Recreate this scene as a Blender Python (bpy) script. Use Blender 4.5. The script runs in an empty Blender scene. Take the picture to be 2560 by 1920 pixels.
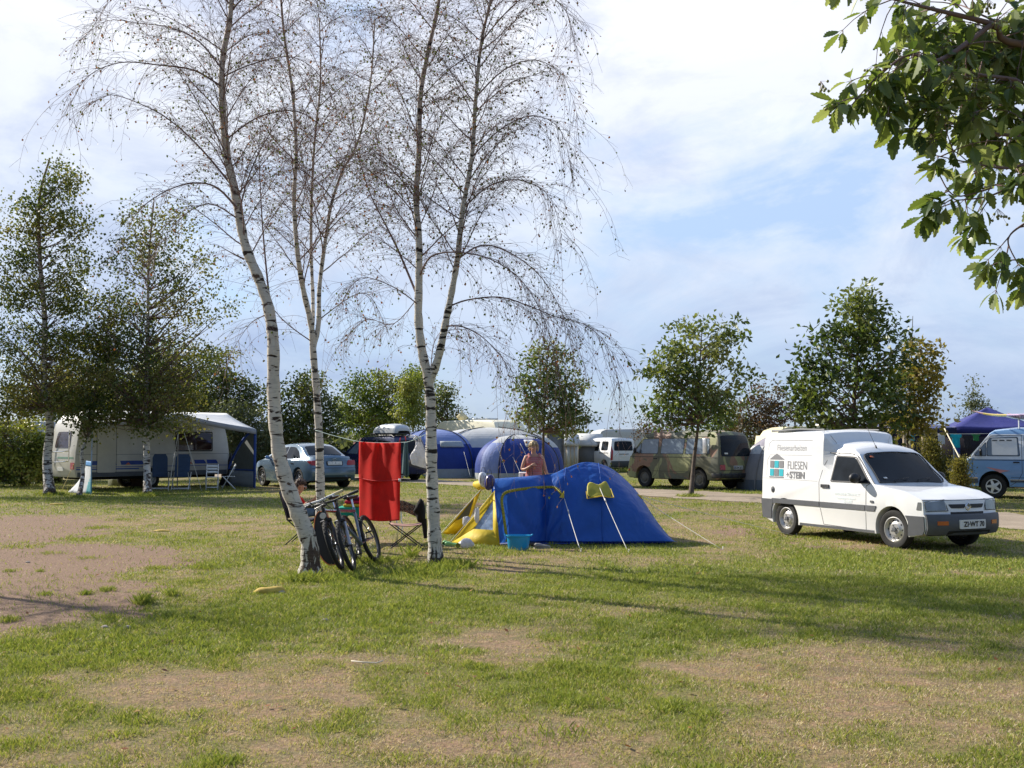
import bpy, bmesh, math, random
import numpy as np
from mathutils import Vector, Matrix, Quaternion
R = math.radians
PI = math.pi
sc = bpy.context.scene
C = sc.collection
random.seed(7)
rng = np.random.default_rng(11)

# ---------------------------------------------------------------- camera
F, CH = 2600.0, 1.65
TH = math.atan(145 / F)
def ray(px, py):
    u, v = (px - 1280) / F, (960 - py) / F
    return Vector((u, math.cos(TH) - v * math.sin(TH), math.sin(TH) + v * math.cos(TH)))
def G(px, py, z=0.0):
    d = ray(px, py); t = (z - CH) / d.z
    return Vector((d.x * t, d.y * t, z))
def P(px, py, Y):
    d = ray(px, py); t = Y / d.y
    return Vector((d.x * t, Y, CH + d.z * t))
def V2(x, y, Y):          # coordinates of the 2212-wide overview
    return P(x * 1.15732, y * 1.15732, Y)
cam = bpy.data.cameras.new("camera"); co = bpy.data.objects.new("camera", cam); C.objects.link(co)
co.location = (0, 0, CH); co.rotation_euler = (PI / 2 + TH, 0, 0)
cam.sensor_width = 36; cam.lens = 36 * F / 2560; cam.clip_end = 3000; cam.clip_start = 0.05
sc.camera = co

# ---------------------------------------------------------------- materials
def new_mat(name):
    m = bpy.data.materials.new(name); m.use_nodes = True
    nt = m.node_tree; b = nt.nodes["Principled BSDF"]
    return m, nt, b
def node(nt, t, **kw):
    n = nt.nodes.new(t)
    for k, v in kw.items(): setattr(n, k, v)
    return n
def inp(n, **kw):
    for k, v in kw.items(): n.inputs[k.replace('_', ' ')].default_value = v
    return n
def col4(c): return (c[0], c[1], c[2], 1)
def noise(nt, scale, detail=3, vec=None, rough=.55, dist=0):
    n = node(nt, 'ShaderNodeTexNoise'); n.inputs['Scale'].default_value = scale; n.inputs['Detail'].default_value = detail
    n.inputs['Roughness'].default_value = rough; n.inputs['Distortion'].default_value = dist
    if vec is None:
        tc = node(nt, 'ShaderNodeTexCoord'); vec = tc.outputs['Object']
    nt.links.new(vec, n.inputs['Vector']); return n
def ramp(nt, src, stops, interp='LINEAR'):
    r = node(nt, 'ShaderNodeValToRGB'); r.color_ramp.interpolation = interp
    el = r.color_ramp.elements
    while len(el) < len(stops): el.new(0.5)
    for e, (p, c) in zip(el, stops):
        e.position = p; e.color = col4(c) if hasattr(c, '__len__') else (c, c, c, 1)
    nt.links.new(src, r.inputs['Fac']); return r
def mixc(nt, fac, a, b, mode='MIX'):
    m = node(nt, 'ShaderNodeMix', data_type='RGBA', blend_type=mode)
    for k, v in ((0, fac), (6, a), (7, b)):
        if isinstance(v, bpy.types.NodeSocket): nt.links.new(v, m.inputs[k])
        elif k == 0: m.inputs[0].default_value = v
        else: m.inputs[k].default_value = col4(v)
    return m.outputs[2]
def bump(nt, b, src, strength=.3, dist=.01):
    n = node(nt, 'ShaderNodeBump'); n.inputs['Strength'].default_value = strength; n.inputs['Distance'].default_value = dist
    nt.links.new(src, n.inputs['Height']); nt.links.new(n.outputs[0], b.inputs['Normal'])
MATS = {}
def M(name, c, rough=.5, metal=0, var=.12, scale=6, bmp=0, bscale=40, trans=0, coat=0, spec=.5, bdist=.01):
    if name in MATS: return MATS[name]
    m, nt, b = new_mat(name)
    b.inputs['Roughness'].default_value = rough; b.inputs['Metallic'].default_value = metal
    b.inputs['Specular IOR Level'].default_value = spec
    if coat: b.inputs['Coat Weight'].default_value = coat; b.inputs['Coat Roughness'].default_value = .05
    n = noise(nt, scale, 4)
    r = ramp(nt, n.outputs['Fac'], [(.3, [x * (1 - var) for x in c]), (.7, [min(1, x * (1 + var)) for x in c])])
    nt.links.new(r.outputs[0], b.inputs['Base Color'])
    if bmp:
        n2 = noise(nt, bscale, 4); bump(nt, b, n2.outputs['Fac'], bmp, bdist)
    if trans:
        t = node(nt, 'ShaderNodeBsdfTranslucent'); nt.links.new(r.outputs[0], t.inputs['Color'])
        mx = node(nt, 'ShaderNodeMixShader'); mx.inputs[0].default_value = trans
        out = nt.nodes['Material Output']
        nt.links.new(b.outputs[0], mx.inputs[1]); nt.links.new(t.outputs[0], mx.inputs[2]); nt.links.new(mx.outputs[0], out.inputs[0])
    MATS[name] = m; return m
def leafmat(name, cols, trans=.35, rough=.5, tint=(1.25, 1.25, .6)):
    """leaves: colour picked per leaf from the face attribute lv (0..1)"""
    if name in MATS: return MATS[name]
    m, nt, b = new_mat(name)
    a = node(nt, 'ShaderNodeAttribute', attribute_name='lv')
    k = len(cols)
    r = ramp(nt, a.outputs['Fac'], [(i / max(1, k - 1), c) for i, c in enumerate(cols)])
    nt.links.new(r.outputs[0], b.inputs['Base Color']); b.inputs['Roughness'].default_value = rough
    b.inputs['Specular IOR Level'].default_value = .4
    t = node(nt, 'ShaderNodeBsdfTranslucent')
    g = mixc(nt, 1.0, r.outputs[0], tint, 'MULTIPLY'); nt.links.new(g, t.inputs['Color'])
    mx = node(nt, 'ShaderNodeMixShader'); mx.inputs[0].default_value = trans
    nt.links.new(b.outputs[0], mx.inputs[1]); nt.links.new(t.outputs[0], mx.inputs[2])
    nt.links.new(mx.outputs[0], nt.nodes['Material Output'].inputs[0])
    MATS[name] = m; return m

# ---------------------------------------------------------------- mesh building
class MB:
    def __init__(s): s.v = []; s.f = []; s.m = []; s.a = []
    def add(s, vs, fs, mi=0, a=0.0):
        o = len(s.v); s.v.extend([tuple(x) for x in vs])
        for f in fs: s.f.append(tuple(i + o for i in f)); s.m.append(mi); s.a.append(a)
    def box(s, c, d, rot=0, mi=0, M4=None):
        cx, cy, cz = c; dx, dy, dz = d[0] / 2, d[1] / 2, d[2] / 2
        vs = [Vector((x * dx, y * dy, z * dz)) for x in (-1, 1) for y in (-1, 1) for z in (-1, 1)]
        if rot: q = Matrix.Rotation(rot, 3, 'Z'); vs = [q @ v for v in vs]
        if M4: vs = [M4 @ v for v in vs]
        vs = [v + Vector(c) for v in vs]
        s.add(vs, [(0, 1, 3, 2), (4, 6, 7, 5), (0, 4, 5, 1), (2, 3, 7, 6), (0, 2, 6, 4), (1, 5, 7, 3)], mi)
    def tube(s, pts, rad, n=6, mi=0, cap=True, a=0.0):
        pts = [Vector(p) for p in pts]; k = len(pts)
        if k < 2: return
        if not hasattr(rad, '__len__'): rad = [rad] * k
        t0 = (pts[1] - pts[0]).normalized()
        up = Vector((0, 0, 1)) if abs(t0.z) < .9 else Vector((1, 0, 0))
        x = t0.cross(up).normalized(); vs = []
        for i in range(k):
            t = (pts[min(i + 1, k - 1)] - pts[max(i - 1, 0)])
            if t.length < 1e-9: t = t0
            t = t.normalized()
            x = (x - t * x.dot(t))
            x = x.normalized() if x.length > 1e-6 else t.orthogonal().normalized()
            y = t.cross(x)
            for j in range(n):
                an = 2 * PI * j / n
                vs.append(pts[i] + (x * math.cos(an) + y * math.sin(an)) * rad[i])
        fs = [(i * n + j, i * n + (j + 1) % n, (i + 1) * n + (j + 1) % n, (i + 1) * n + j) for i in range(k - 1) for j in range(n)]
        if cap: fs += [tuple(range(n))[::-1], tuple((k - 1) * n + j for j in range(n))]
        s.add(vs, fs, mi, a)
    def ell(s, c, r, n=12, m=8, mi=0, M3=None):
        vs = []; c = Vector(c)
        for i in range(m + 1):
            th = PI * i / m
            for j in range(n):
                ph = 2 * PI * j / n
                v = Vector((r[0] * math.sin(th) * math.cos(ph), r[1] * math.sin(th) * math.sin(ph), r[2] * math.cos(th)))
                if M3: v = M3 @ v
                vs.append(c + v)
        fs = [(i * n + j, (i + 1) * n + j, (i + 1) * n + (j + 1) % n, i * n + (j + 1) % n) for i in range(m) for j in range(n)]
        s.add(vs, fs, mi)
    def lathe(s, prof, n=24, M4=None, mi=0, closed=False):
        """prof = [(radius, axial)] about Z, transformed by M4"""
        vs = []
        for r, z in prof:
            for j in range(n):
                a = 2 * PI * j / n; v = Vector((r * math.cos(a), r * math.sin(a), z))
                vs.append(M4 @ v if M4 else v)
        k = len(prof); fs = []
        for i in range(k if closed else k - 1):
            for j in range(n):
                fs.append((i * n + j, i * n + (j + 1) % n, ((i + 1) % k) * n + (j + 1) % n, ((i + 1) % k) * n + j))
        s.add(vs, fs, mi)
    def grid(s, fn, nu, nv, mi=0):
        vs = [fn(i / nu, j / nv) for j in range(nv + 1) for i in range(nu + 1)]
        w = nu + 1
        s.add(vs, [(j * w + i, j * w + i + 1, (j + 1) * w + i + 1, (j + 1) * w + i) for j in range(nv) for i in range(nu)], mi)
    def prism(s, poly, a, b, mi=0):
        """poly: list of 3D points (a planar face) swept from offset a to offset b"""
        n = len(poly); a = Vector(a); b = Vector(b); poly = [Vector(p) for p in poly]
        s.add([p + a for p in poly] + [p + b for p in poly],
              [tuple(range(n))[::-1], tuple(range(n, 2 * n))] + [(i, (i + 1) % n, n + (i + 1) % n, n + i) for i in range(n)], mi)
    def build(s, name, mats, parent=None, smooth=False, bev=0, ang=40, attr=False, solid=0, bseg=2, sub=0):
        me = bpy.data.meshes.new(name)
        nv, nf = len(s.v), len(s.f)
        if nf:
            me.vertices.add(nv); me.vertices.foreach_set('co', np.asarray(s.v, dtype=np.float32).ravel())
            ln = np.fromiter((len(f) for f in s.f), dtype=np.int32, count=nf)
            li = np.fromiter((i for f in s.f for i in f), dtype=np.int32)
            me.loops.add(len(li)); me.loops.foreach_set('vertex_index', li)
            me.polygons.add(nf); st = np.concatenate([[0], np.cumsum(ln)[:-1]]).astype(np.int32)
            me.polygons.foreach_set('loop_start', st); me.polygons.foreach_set('loop_total', ln)
            me.polygons.foreach_set('material_index', np.asarray(s.m, dtype=np.int32))
            if attr:
                at = me.attributes.new('lv', 'FLOAT', 'FACE'); at.data.foreach_set('value', np.asarray(s.a, dtype=np.float32))
            me.update(calc_edges=True); me.validate()
        return finish(name, me, mats, parent, smooth, bev, ang, solid, bseg, sub)
def finish(name, me, mats, parent=None, smooth=False, bev=0, ang=40, solid=0, bseg=2, sub=0):
    if not isinstance(mats, (list, tuple)): mats = [mats]
    for m in mats: me.materials.append(m)
    o = bpy.data.objects.new(name, me); C.objects.link(o)
    if parent: o.parent = parent
    if smooth:
        me.polygons.foreach_set('use_smooth', [True] * len(me.polygons))
        if ang < 180: me.set_sharp_from_angle(angle=R(ang))
    if solid:
        md = o.modifiers.new('solid', 'SOLIDIFY'); md.thickness = solid; md.offset = -1
    if bev:
        md = o.modifiers.new('bevel', 'BEVEL'); md.width = bev; md.segments = bseg; md.limit_method = 'ANGLE'; md.angle_limit = R(30)
        md.harden_normals = False
    if sub:
        md = o.modifiers.new('sub', 'SUBSURF'); md.levels = sub; md.render_levels = sub
    return o
def bmfinish(name, bm, mats, parent=None, **kw):
    bmesh.ops.recalc_face_normals(bm, faces=bm.faces[:])
    me = bpy.data.meshes.new(name); bm.to_mesh(me); bm.free()
    return finish(name, me, mats, parent, **kw)
def tag(o, label=None, cat=None, group=None, kind=None):
    if label: o['label'] = label
    if cat: o['category'] = cat
    if group: o['group'] = group
    if kind: o['kind'] = kind
    return o
def thing(name, label, cat, loc=(0, 0, 0), rz=0, group=None):
    o = bpy.data.objects.new(name, None); C.objects.link(o); o.empty_display_size = .2
    o.location = loc; o.rotation_euler = (0, 0, rz)
    return tag(o, label, cat, group)
def part_empty(name, parent, loc=(0, 0, 0)):
    o = bpy.data.objects.new(name, None); C.objects.link(o); o.parent = parent; o.location = loc; return o
def dup(root, loc=None, rz=None, label=None, scale=None):
    r = root.copy(); C.objects.link(r)
    if loc is not None: r.location = loc
    if rz is not None: r.rotation_euler = (0, 0, rz)
    if scale: r.scale = scale
    if label: r['label'] = label
    for ch in list(root.children):
        c = ch.copy(); C.objects.link(c); c.parent = r
        for g in list(ch.children):
            d = g.copy(); C.objects.link(d); d.parent = c
    return r
def spline(pts, k=6):
    """Catmull-Rom through pts"""
    pts = [Vector(p) for p in pts]; out = []
    n = len(pts)
    for i in range(n - 1):
        p0, p1, p2, p3 = pts[max(i - 1, 0)], pts[i], pts[i + 1], pts[min(i + 2, n - 1)]
        for j in range(k):
            t = j / k
            out.append(.5 * ((2 * p1) + (p2 - p0) * t + (2 * p0 - 5 * p1 + 4 * p2 - p3) * t * t + (3 * p1 - p0 - 3 * p2 + p3) * t ** 3))
    out.append(pts[-1]); return out
def textmesh(txt, size, bold=0.0, sx=1.0, spacing=1.0):
    """flat text -> (verts 2D, faces), origin at the left of the baseline"""
    cu = bpy.data.curves.new('t', 'FONT'); cu.body = txt; cu.size = size; cu.offset = bold; cu.space_character = spacing
    cu.resolution_u = 3
    o = bpy.data.objects.new('t', cu); C.objects.link(o); bpy.context.view_layer.update()
    me = bpy.data.meshes.new_from_object(o.evaluated_get(bpy.context.evaluated_depsgraph_get()))
    vs = [(v.co.x * sx, v.co.y) for v in me.vertices]; fs = [tuple(p.vertices) for p in me.polygons]
    bpy.data.objects.remove(o); bpy.data.curves.remove(cu); bpy.data.meshes.remove(me)
    return vs, fs
# value noise (numpy), for ground and jitter
def vnoise(x, y, seed=0):
    xi = np.floor(x).astype(np.int64); yi = np.floor(y).astype(np.int64); xf = x - xi; yf = y - yi
    xf = xf * xf * (3 - 2 * xf); yf = yf * yf * (3 - 2 * yf)
    def h(a, b):
        n = (a * 374761393 + b * 668265263 + seed * 974634777) & 0x7fffffff
        n = ((n ^ (n >> 13)) * 1274126177) & 0x7fffffff
        return ((n ^ (n >> 16)) & 0xffff) / 65535.0
    return (h(xi, yi) * (1 - xf) + h(xi + 1, yi) * xf) * (1 - yf) + (h(xi, yi + 1) * (1 - xf) + h(xi + 1, yi + 1) * xf) * yf
def fbm(x, y, seed=0, o=4):
    s = 0; a = .5; t = 0
    for i in range(o):
        s = s + a * vnoise(x * 2 ** i, y * 2 ** i, seed + i); t += a; a *= .5
    return s / t

# ---------------------------------------------------------------- sun, sky
SE = R(33); SA = math.atan2(-.84, .545)          # elevation; azimuth from +Y towards +X
SD = Vector((math.sin(SA) * math.cos(SE), math.cos(SA) * math.cos(SE), math.sin(SE)))
sl = bpy.data.lights.new('sun', 'SUN'); sl.energy = 5.0; sl.angle = R(.5); sl.color = (1, .93, .82)
so = bpy.data.objects.new('sun', sl); C.objects.link(so); so.rotation_euler = (-SD).to_track_quat('-Z', 'Y').to_euler(); so.location = SD * 60
w = bpy.data.worlds.new("World"); sc.world = w; w.use_nodes = True; nt = w.node_tree
bg = nt.nodes['Background']; SKYS = .11; bg.inputs['Strength'].default_value = SKYS
sky = node(nt, 'ShaderNodeTexSky', sky_type='NISHITA', sun_disc=False); sky.sun_elevation = SE; sky.sun_rotation = SA
sky.air_density = 1.0; sky.dust_density = .6; sky.ozone_density = 2.0
tc = node(nt, 'ShaderNodeTexCoord'); sep = node(nt, 'ShaderNodeSeparateXYZ'); nt.links.new(tc.outputs['Generated'], sep.inputs[0])
mp = node(nt, 'ShaderNodeMapping'); mp.inputs['Scale'].default_value = (1, 1, 1.9); mp.inputs['Location'].default_value = (1.3, .4, .2)
mp.inputs['Rotation'].default_value = (0, R(14), 0)
nt.links.new(tc.outputs['Generated'], mp.inputs['Vector'])
n1 = noise(nt, 3.4, 10, mp.outputs[0], .60, .35)
n2 = noise(nt, 8.5, 7, mp.outputs[0], .66, .5)
mm = node(nt, 'ShaderNodeMath', operation='MULTIPLY_ADD'); nt.links.new(n2.outputs['Fac'], mm.inputs[0]); mm.inputs[1].default_value = .28
nt.links.new(n1.outputs['Fac'], mm.inputs[2])
# more cloud high up, a thin even veil low down
zr = node(nt, 'ShaderNodeMapRange'); nt.links.new(sep.outputs['Z'], zr.inputs['Value'])
zr.inputs['From Min'].default_value = .02; zr.inputs['From Max'].default_value = .38; zr.inputs['To Min'].default_value = -.09; zr.inputs['To Max'].default_value = .08
ad = node(nt, 'ShaderNodeMath', operation='ADD'); nt.links.new(mm.outputs[0], ad.inputs[0]); nt.links.new(zr.outputs[0], ad.inputs[1])
xr = node(nt, 'ShaderNodeMapRange'); nt.links.new(sep.outputs['X'], xr.inputs['Value'])   # brighter towards the sun
xr.inputs['From Min'].default_value = -.5; xr.inputs['From Max'].default_value = .5; xr.inputs['To Min'].default_value = .07; xr.inputs['To Max'].default_value = -.02
ad2 = node(nt, 'ShaderNodeMath', operation='ADD'); nt.links.new(ad.outputs[0], ad2.inputs[0]); nt.links.new(xr.outputs[0], ad2.inputs[1])
mask = ramp(nt, ad2.outputs[0], [(.51, .04), (.60, .6), (.69, 1)])
k = .70 / SKYS
zc = ramp(nt, sep.outputs['Z'], [(0.0, (.45 * k, .56 * k, .74 * k)), (.10, (.56 * k, .67 * k, .86 * k)), (.20, (.72 * k, .80 * k, .94 * k)), (.36, (.90 * k, .93 * k, 1.02 * k))])
veil = ramp(nt, sep.outputs['Z'], [(0.0, (.34 * k, .47 * k, .67 * k)), (.10, (.42 * k, .57 * k, .82 * k)), (.25, (.52 * k, .68 * k, .98 * k)), (.45, (.44 * k, .68 * k, 1.08 * k))])
n3c = noise(nt, 4.5, 8, mp.outputs[0], .62, .6); puff = ramp(nt, n3c.outputs['Fac'], [(.36, (.70, .75, .86)), (.52, 1.0), (.66, (1.06, 1.06, 1.04))])
zc_o = mixc(nt, .85, zc.outputs[0], mixc(nt, 1.0, zc.outputs[0], puff.outputs[0], 'MULTIPLY'))
base = mixc(nt, .72, sky.outputs[0], veil.outputs[0])
fin = mixc(nt, mask.outputs[0], base, zc_o)
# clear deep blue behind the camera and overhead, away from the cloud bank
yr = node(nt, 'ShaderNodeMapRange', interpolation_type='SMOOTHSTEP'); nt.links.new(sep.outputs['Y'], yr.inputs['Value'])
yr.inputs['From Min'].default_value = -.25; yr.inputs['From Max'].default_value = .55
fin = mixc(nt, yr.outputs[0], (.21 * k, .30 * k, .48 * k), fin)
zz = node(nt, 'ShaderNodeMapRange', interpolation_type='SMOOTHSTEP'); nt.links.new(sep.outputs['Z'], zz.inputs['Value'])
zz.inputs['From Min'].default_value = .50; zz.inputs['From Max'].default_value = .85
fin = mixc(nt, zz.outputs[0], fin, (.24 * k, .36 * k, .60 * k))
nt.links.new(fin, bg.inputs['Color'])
sc.view_settings.view_transform = 'Standard'; sc.view_settings.look = 'None'; sc.view_settings.exposure = 0.66; sc.view_settings.gamma = 1
sc.cycles.max_bounces = 6; sc.cycles.transparent_max_bounces = 8; sc.cycles.use_denoising = True
# ---------------------------------------------------------------- ground
def hz(x, y):
    x = np.asarray(x, float); y = np.asarray(y, float)
    a = np.clip((24 - y) / 8, 0, 1)
    return a * (fbm(x * .35 + 9, y * .35 + 3, 5, 3) - .5) * .07
# patches given where they lie on the ground (centre, half axes, strength); d = bare dirt, t = dry straw, g = lush
def patch(px0, px1, py0, py1, amt):
    c = (px0 + px1) / 2; a = G(c, py1); b = G(c, py0); m = (a + b) / 2
    return (m.x, m.y, abs(px1 - px0) / 2 / F * m.y * 1.0, abs(b.y - a.y) / 2, amt)
DIRT = [patch(-700, 400, 1280, 1420, 1.25), patch(-500, 540, 1350, 1480, 1.3), patch(-700, 450, 1430, 1640, 1.35), patch(-700, 330, 1400, 1600, 1.3), patch(540, 1150, 1700, 1790, .35),
        patch(-200, 300, 1255, 1300, .6), patch(1640, 1960, 1300, 1372, .7), patch(1640, 1900, 1262, 1290, .4), patch(1080, 1300, 1245, 1290, .6),
        patch(1390, 1500, 1560, 1620, .5), patch(1100, 1240, 1600, 1690, .45), patch(1880, 2150, 1330, 1400, .5), patch(620, 860, 1500, 1580, .35),
        patch(640, 760, 1222, 1238, .8), patch(700, 1180, 1300, 1345, .5), patch(200, 1100, 1760, 1860, .35), patch(1500, 2100, 1730, 1850, .4)]
DRY = [patch(150, 900, 1650, 1830, .85), patch(700, 1600, 1770, 1980, .65), patch(1800, 2500, 1610, 1740, .6), patch(1700, 2300, 1820, 1960, .4),
       patch(1100, 1900, 1370, 1470, .3), patch(500, 1250, 1290, 1350, .35), patch(900, 1500, 1530, 1620, .35)]
LUSH = [patch(-200, 700, 1580, 1690, 1.0), patch(300, 1300, 1500, 1600, .8), patch(1200, 2700, 1400, 1520, .8), patch(1350, 1900, 1530, 1640, .8), patch(-200, 400, 1700, 1900, .5),
        patch(700, 1150, 1420, 1480, .7), patch(-200, 600, 1225, 1262, .6), patch(1950, 2600, 1380, 1440, .7), patch(400, 720, 1390, 1440, .3), patch(900, 2300, 1212, 1246, .4), patch(1300, 1640, 1620, 1700, .5)]
def field(x, y, L):
    s = np.zeros_like(x)
    for cx, cy, ax, ay, amt in L:
        d = ((x - cx) / ax) ** 2 + ((y - cy) / ay) ** 2
        s = np.maximum(s, amt * np.exp(-d * 1.1))
    return s
def masks(x, y):
    nz = fbm(x * .9, y * .9, 3, 5) - .5; n2_ = fbm(x * 3.1, y * 3.1, 21, 4) - .5; n3_ = fbm(x * .33, y * .33, 41, 3) - .5
    d = field(x, y, DIRT) + nz * .55 + n2_ * .75 - .10
    d = np.clip((d - .42) / .22, 0, 1)
    g = field(x, y, LUSH) - field(x, y, DRY) * .95 + .62 + nz * 1.1 + n2_ * 1.5 + n3_ * .7 + np.clip((y - 40) / 30, 0, .4)
    g = np.clip((g - .05) / .95, 0, 1)
    return d, g
def axis(lo, hi, st, far, grow=1.25):
    a = list(np.arange(lo, hi + 1e-6, st)); s = st; x = hi
    while x < far: s *= grow; x += s; a.append(x)
    return a
xs = axis(-15, 15, .13, 700); xs = [-v for v in xs[::-1] if v > 15] + [v for v in xs]
ys = axis(2.5, 32, .13, 1500); ys = [2.5 - 400, 2.5 - 60, 2.5 - 8, 2.5 - 1] + ys
X, Y = np.meshgrid(np.array(xs), np.array(ys)); Z = hz(X, Y) + (np.abs(X) < 14.9) * (Y > 2.6) * (Y < 24) * (fbm(X * 5, Y * 5, 77, 2) - .5) * .012
dm, gm = masks(X, Y)
nx, ny = len(xs), len(ys)
me = bpy.data.meshes.new('ground')
me.vertices.add(nx * ny); me.vertices.foreach_set('co', np.stack([X, Y, Z], -1).astype(np.float32).ravel())
ii = np.arange((ny - 1) * nx).reshape(ny - 1, nx)[:, :-1].ravel()
q = np.stack([ii, ii + 1, ii + nx + 1, ii + nx], -1).astype(np.int32)
me.loops.add(q.size); me.loops.foreach_set('vertex_index', q.ravel())
me.polygons.add(len(q)); me.polygons.foreach_set('loop_start', np.arange(0, q.size, 4, dtype=np.int32)); me.polygons.foreach_set('loop_total', np.full(len(q), 4, dtype=np.int32))
for nm, arr in (('dirt', dm), ('lush', gm)):
    at = me.attributes.new(nm, 'FLOAT', 'POINT'); at.data.foreach_set('value', arr.astype(np.float32).ravel())
me.update(calc_edges=True)
gmat, nt, b = new_mat('ground_soil_and_turf')
ad_ = node(nt, 'ShaderNodeAttribute', attribute_name='dirt'); al = node(nt, 'ShaderNodeAttribute', attribute_name='lush')
nf = noise(nt, 42, 6, rough=.7); nm_ = noise(nt, 7, 5, rough=.65); ng = noise(nt, 150, 3, rough=.7); nb = noise(nt, .9, 4)
turf = mixc(nt, al.outputs['Fac'], (.30, .215, .135), (.17, .185, .045))
t2 = ramp(nt, nf.outputs['Fac'], [(.25, .30), (.5, .80), (.75, 1.5)]); turf = mixc(nt, 1.0, turf, t2.outputs[0], 'MULTIPLY')
t3 = ramp(nt, nm_.outputs['Fac'], [(.35, (.8, .88, .8)), (.65, (1.25, 1.1, 1.1))]); turf = mixc(nt, 1.0, turf, t3.outputs[0], 'MULTIPLY')
d1 = ramp(nt, nf.outputs['Fac'], [(.3, (.13, .08, .052)), (.5, (.26, .17, .115)), (.72, (.40, .29, .21))])
d2 = ramp(nt, ng.outputs['Fac'], [(.35, .62), (.6, 1.05), (.72, 1.8)]); dc = mixc(nt, 1.0, d1.outputs[0], d2.outputs[0], 'MULTIPLY')
sa = node(nt, 'ShaderNodeMath', operation='SUBTRACT'); nt.links.new(nf.outputs['Fac'], sa.inputs[0]); sa.inputs[1].default_value = .5
sb = node(nt, 'ShaderNodeMath', operation='MULTIPLY_ADD'); nt.links.new(sa.outputs[0], sb.inputs[0]); sb.inputs[1].default_value = 1.6; nt.links.new(ad_.outputs['Fac'], sb.inputs[2])
sm = ramp(nt, sb.outputs[0], [(.35, 0), (.62, 1)])
nt.links.new(mixc(nt, sm.outputs[0], turf, dc), b.inputs['Base Color']); b.inputs['Roughness'].default_value = .95; b.inputs['Specular IOR Level'].default_value = .15
bump(nt, b, nf.outputs['Fac'], .8, .02)
ground = finish('ground', me, gmat, smooth=True, ang=180); ground['kind'] = 'structure'

# sandy path
PL = [((-100, 1168), (-100, 1180)), ((300, 1176), (300, 1186)), ((620, 1186), (620, 1196)), ((880, 1192), (880, 1201)), ((1010, 1196), (1010, 1206)), ((1190, 1206), (1190, 1216)), ((1400, 1214), (1400, 1226)), ((1589, 1222), (1589, 1239)),
      ((1750, 1229), (1750, 1250)), ((1913, 1238), (1913, 1259)), ((2200, 1259), (2200, 1285)), ((2560, 1287), (2560, 1328)), ((2900, 1312), (2900, 1370))]
A = spline([G(*a) for a, b_ in PL], 10); B = spline([G(*b_) for a, b_ in PL], 10)
mb = MB(); rows = []
for i, (p, q_) in enumerate(zip(A, B)):
    j1 = (vnoise(np.array(i * .9), np.array(0.), 3) - .5) * .8; j2 = (vnoise(np.array(i * .9), np.array(5.), 9) - .5) * .45
    r = []
    for k_ in range(7):
        t = k_ / 6; v = p.lerp(q_, t); v = v + (p - q_).normalized() * float(j1 * (1 - t) + j2 * t)
        v.z = float(hz(v.x, v.y)) + .012 + .02 * math.sin(PI * t); r.append(v)
    rows.append(r)
for i in range(len(rows) - 1):
    for k_ in range(6): mb.add([rows[i][k_], rows[i][k_ + 1], rows[i + 1][k_ + 1], rows[i + 1][k_]], [(0, 1, 2, 3)])
pm, nt, b = new_mat('sandy_path')
na = noise(nt, 1.2, 6, rough=.6); nb2 = noise(nt, 30, 5, rough=.7)
c1 = ramp(nt, na.outputs['Fac'], [(.3, (.23, .18, .125)), (.7, (.36, .285, .21))]); c2 = ramp(nt, nb2.outputs['Fac'], [(.3, .75), (.7, 1.2)])
nt.links.new(mixc(nt, 1.0, c1.outputs[0], c2.outputs[0], 'MULTIPLY'), b.inputs['Base Color']); b.inputs['Roughness'].default_value = .95
bump(nt, b, nb2.outputs['Fac'], .5, .02)
tag(mb.build('path', pm, smooth=True, ang=180), kind='structure')

# ---------------------------------------------------------------- grass blades, one mass
def on_path(x, y):
    r = np.zeros(x.shape, bool)
    ax = np.array([p.x for p in A]); ay = np.array([p.y for p in A]); bx = np.array([p.x for p in B]); by = np.array([p.y for p in B])
    o1 = np.argsort(ax); o2 = np.argsort(bx)
    top = np.interp(x, ax[o1], ay[o1]); bot = np.interp(x, bx[o2], by[o2])
    return (y < top) & (y > bot)
def scatter(n, y0, y1, seed):
    r = np.random.default_rng(seed)
    # uniform over the view wedge
    y = np.sqrt(r.uniform(y0 ** 2, y1 ** 2, n)); x = r.uniform(-.53, .53, n) * y + r.normal(0, .1, n)
    return x, y, r
def blades(x, y, r, hgt, wid, lush, dry):
    n = len(x); az = r.uniform(0, 2 * PI, n); lean = r.uniform(.25, 1.1, n) + dry * .5
    h = hgt * r.uniform(.5, 1.35, n); ln = np.minimum(lean, 1.45)
    dx, dy = np.cos(az), np.sin(az); z0 = hz(x, y)
    fa = r.uniform(0, 2 * PI, n); wx, wy = np.cos(fa) * wid, np.sin(fa) * wid
    hx = h * np.sin(ln); hv = h * np.cos(ln)
    v0 = np.stack([x - wx, y - wy, z0 - .004], -1); v1 = np.stack([x + wx, y + wy, z0 - .004], -1)
    v2 = np.stack([x + dx * hx * .4 + wx * .7, y + dy * hx * .4 + wy * .7, z0 + hv * .62], -1)
    v3 = np.stack([x + dx * hx, y + dy * hx, z0 + hv * 1.0 + .004], -1)
    return np.stack([v0, v1, v2, v3], 1)
VS, LV = [], []
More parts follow.
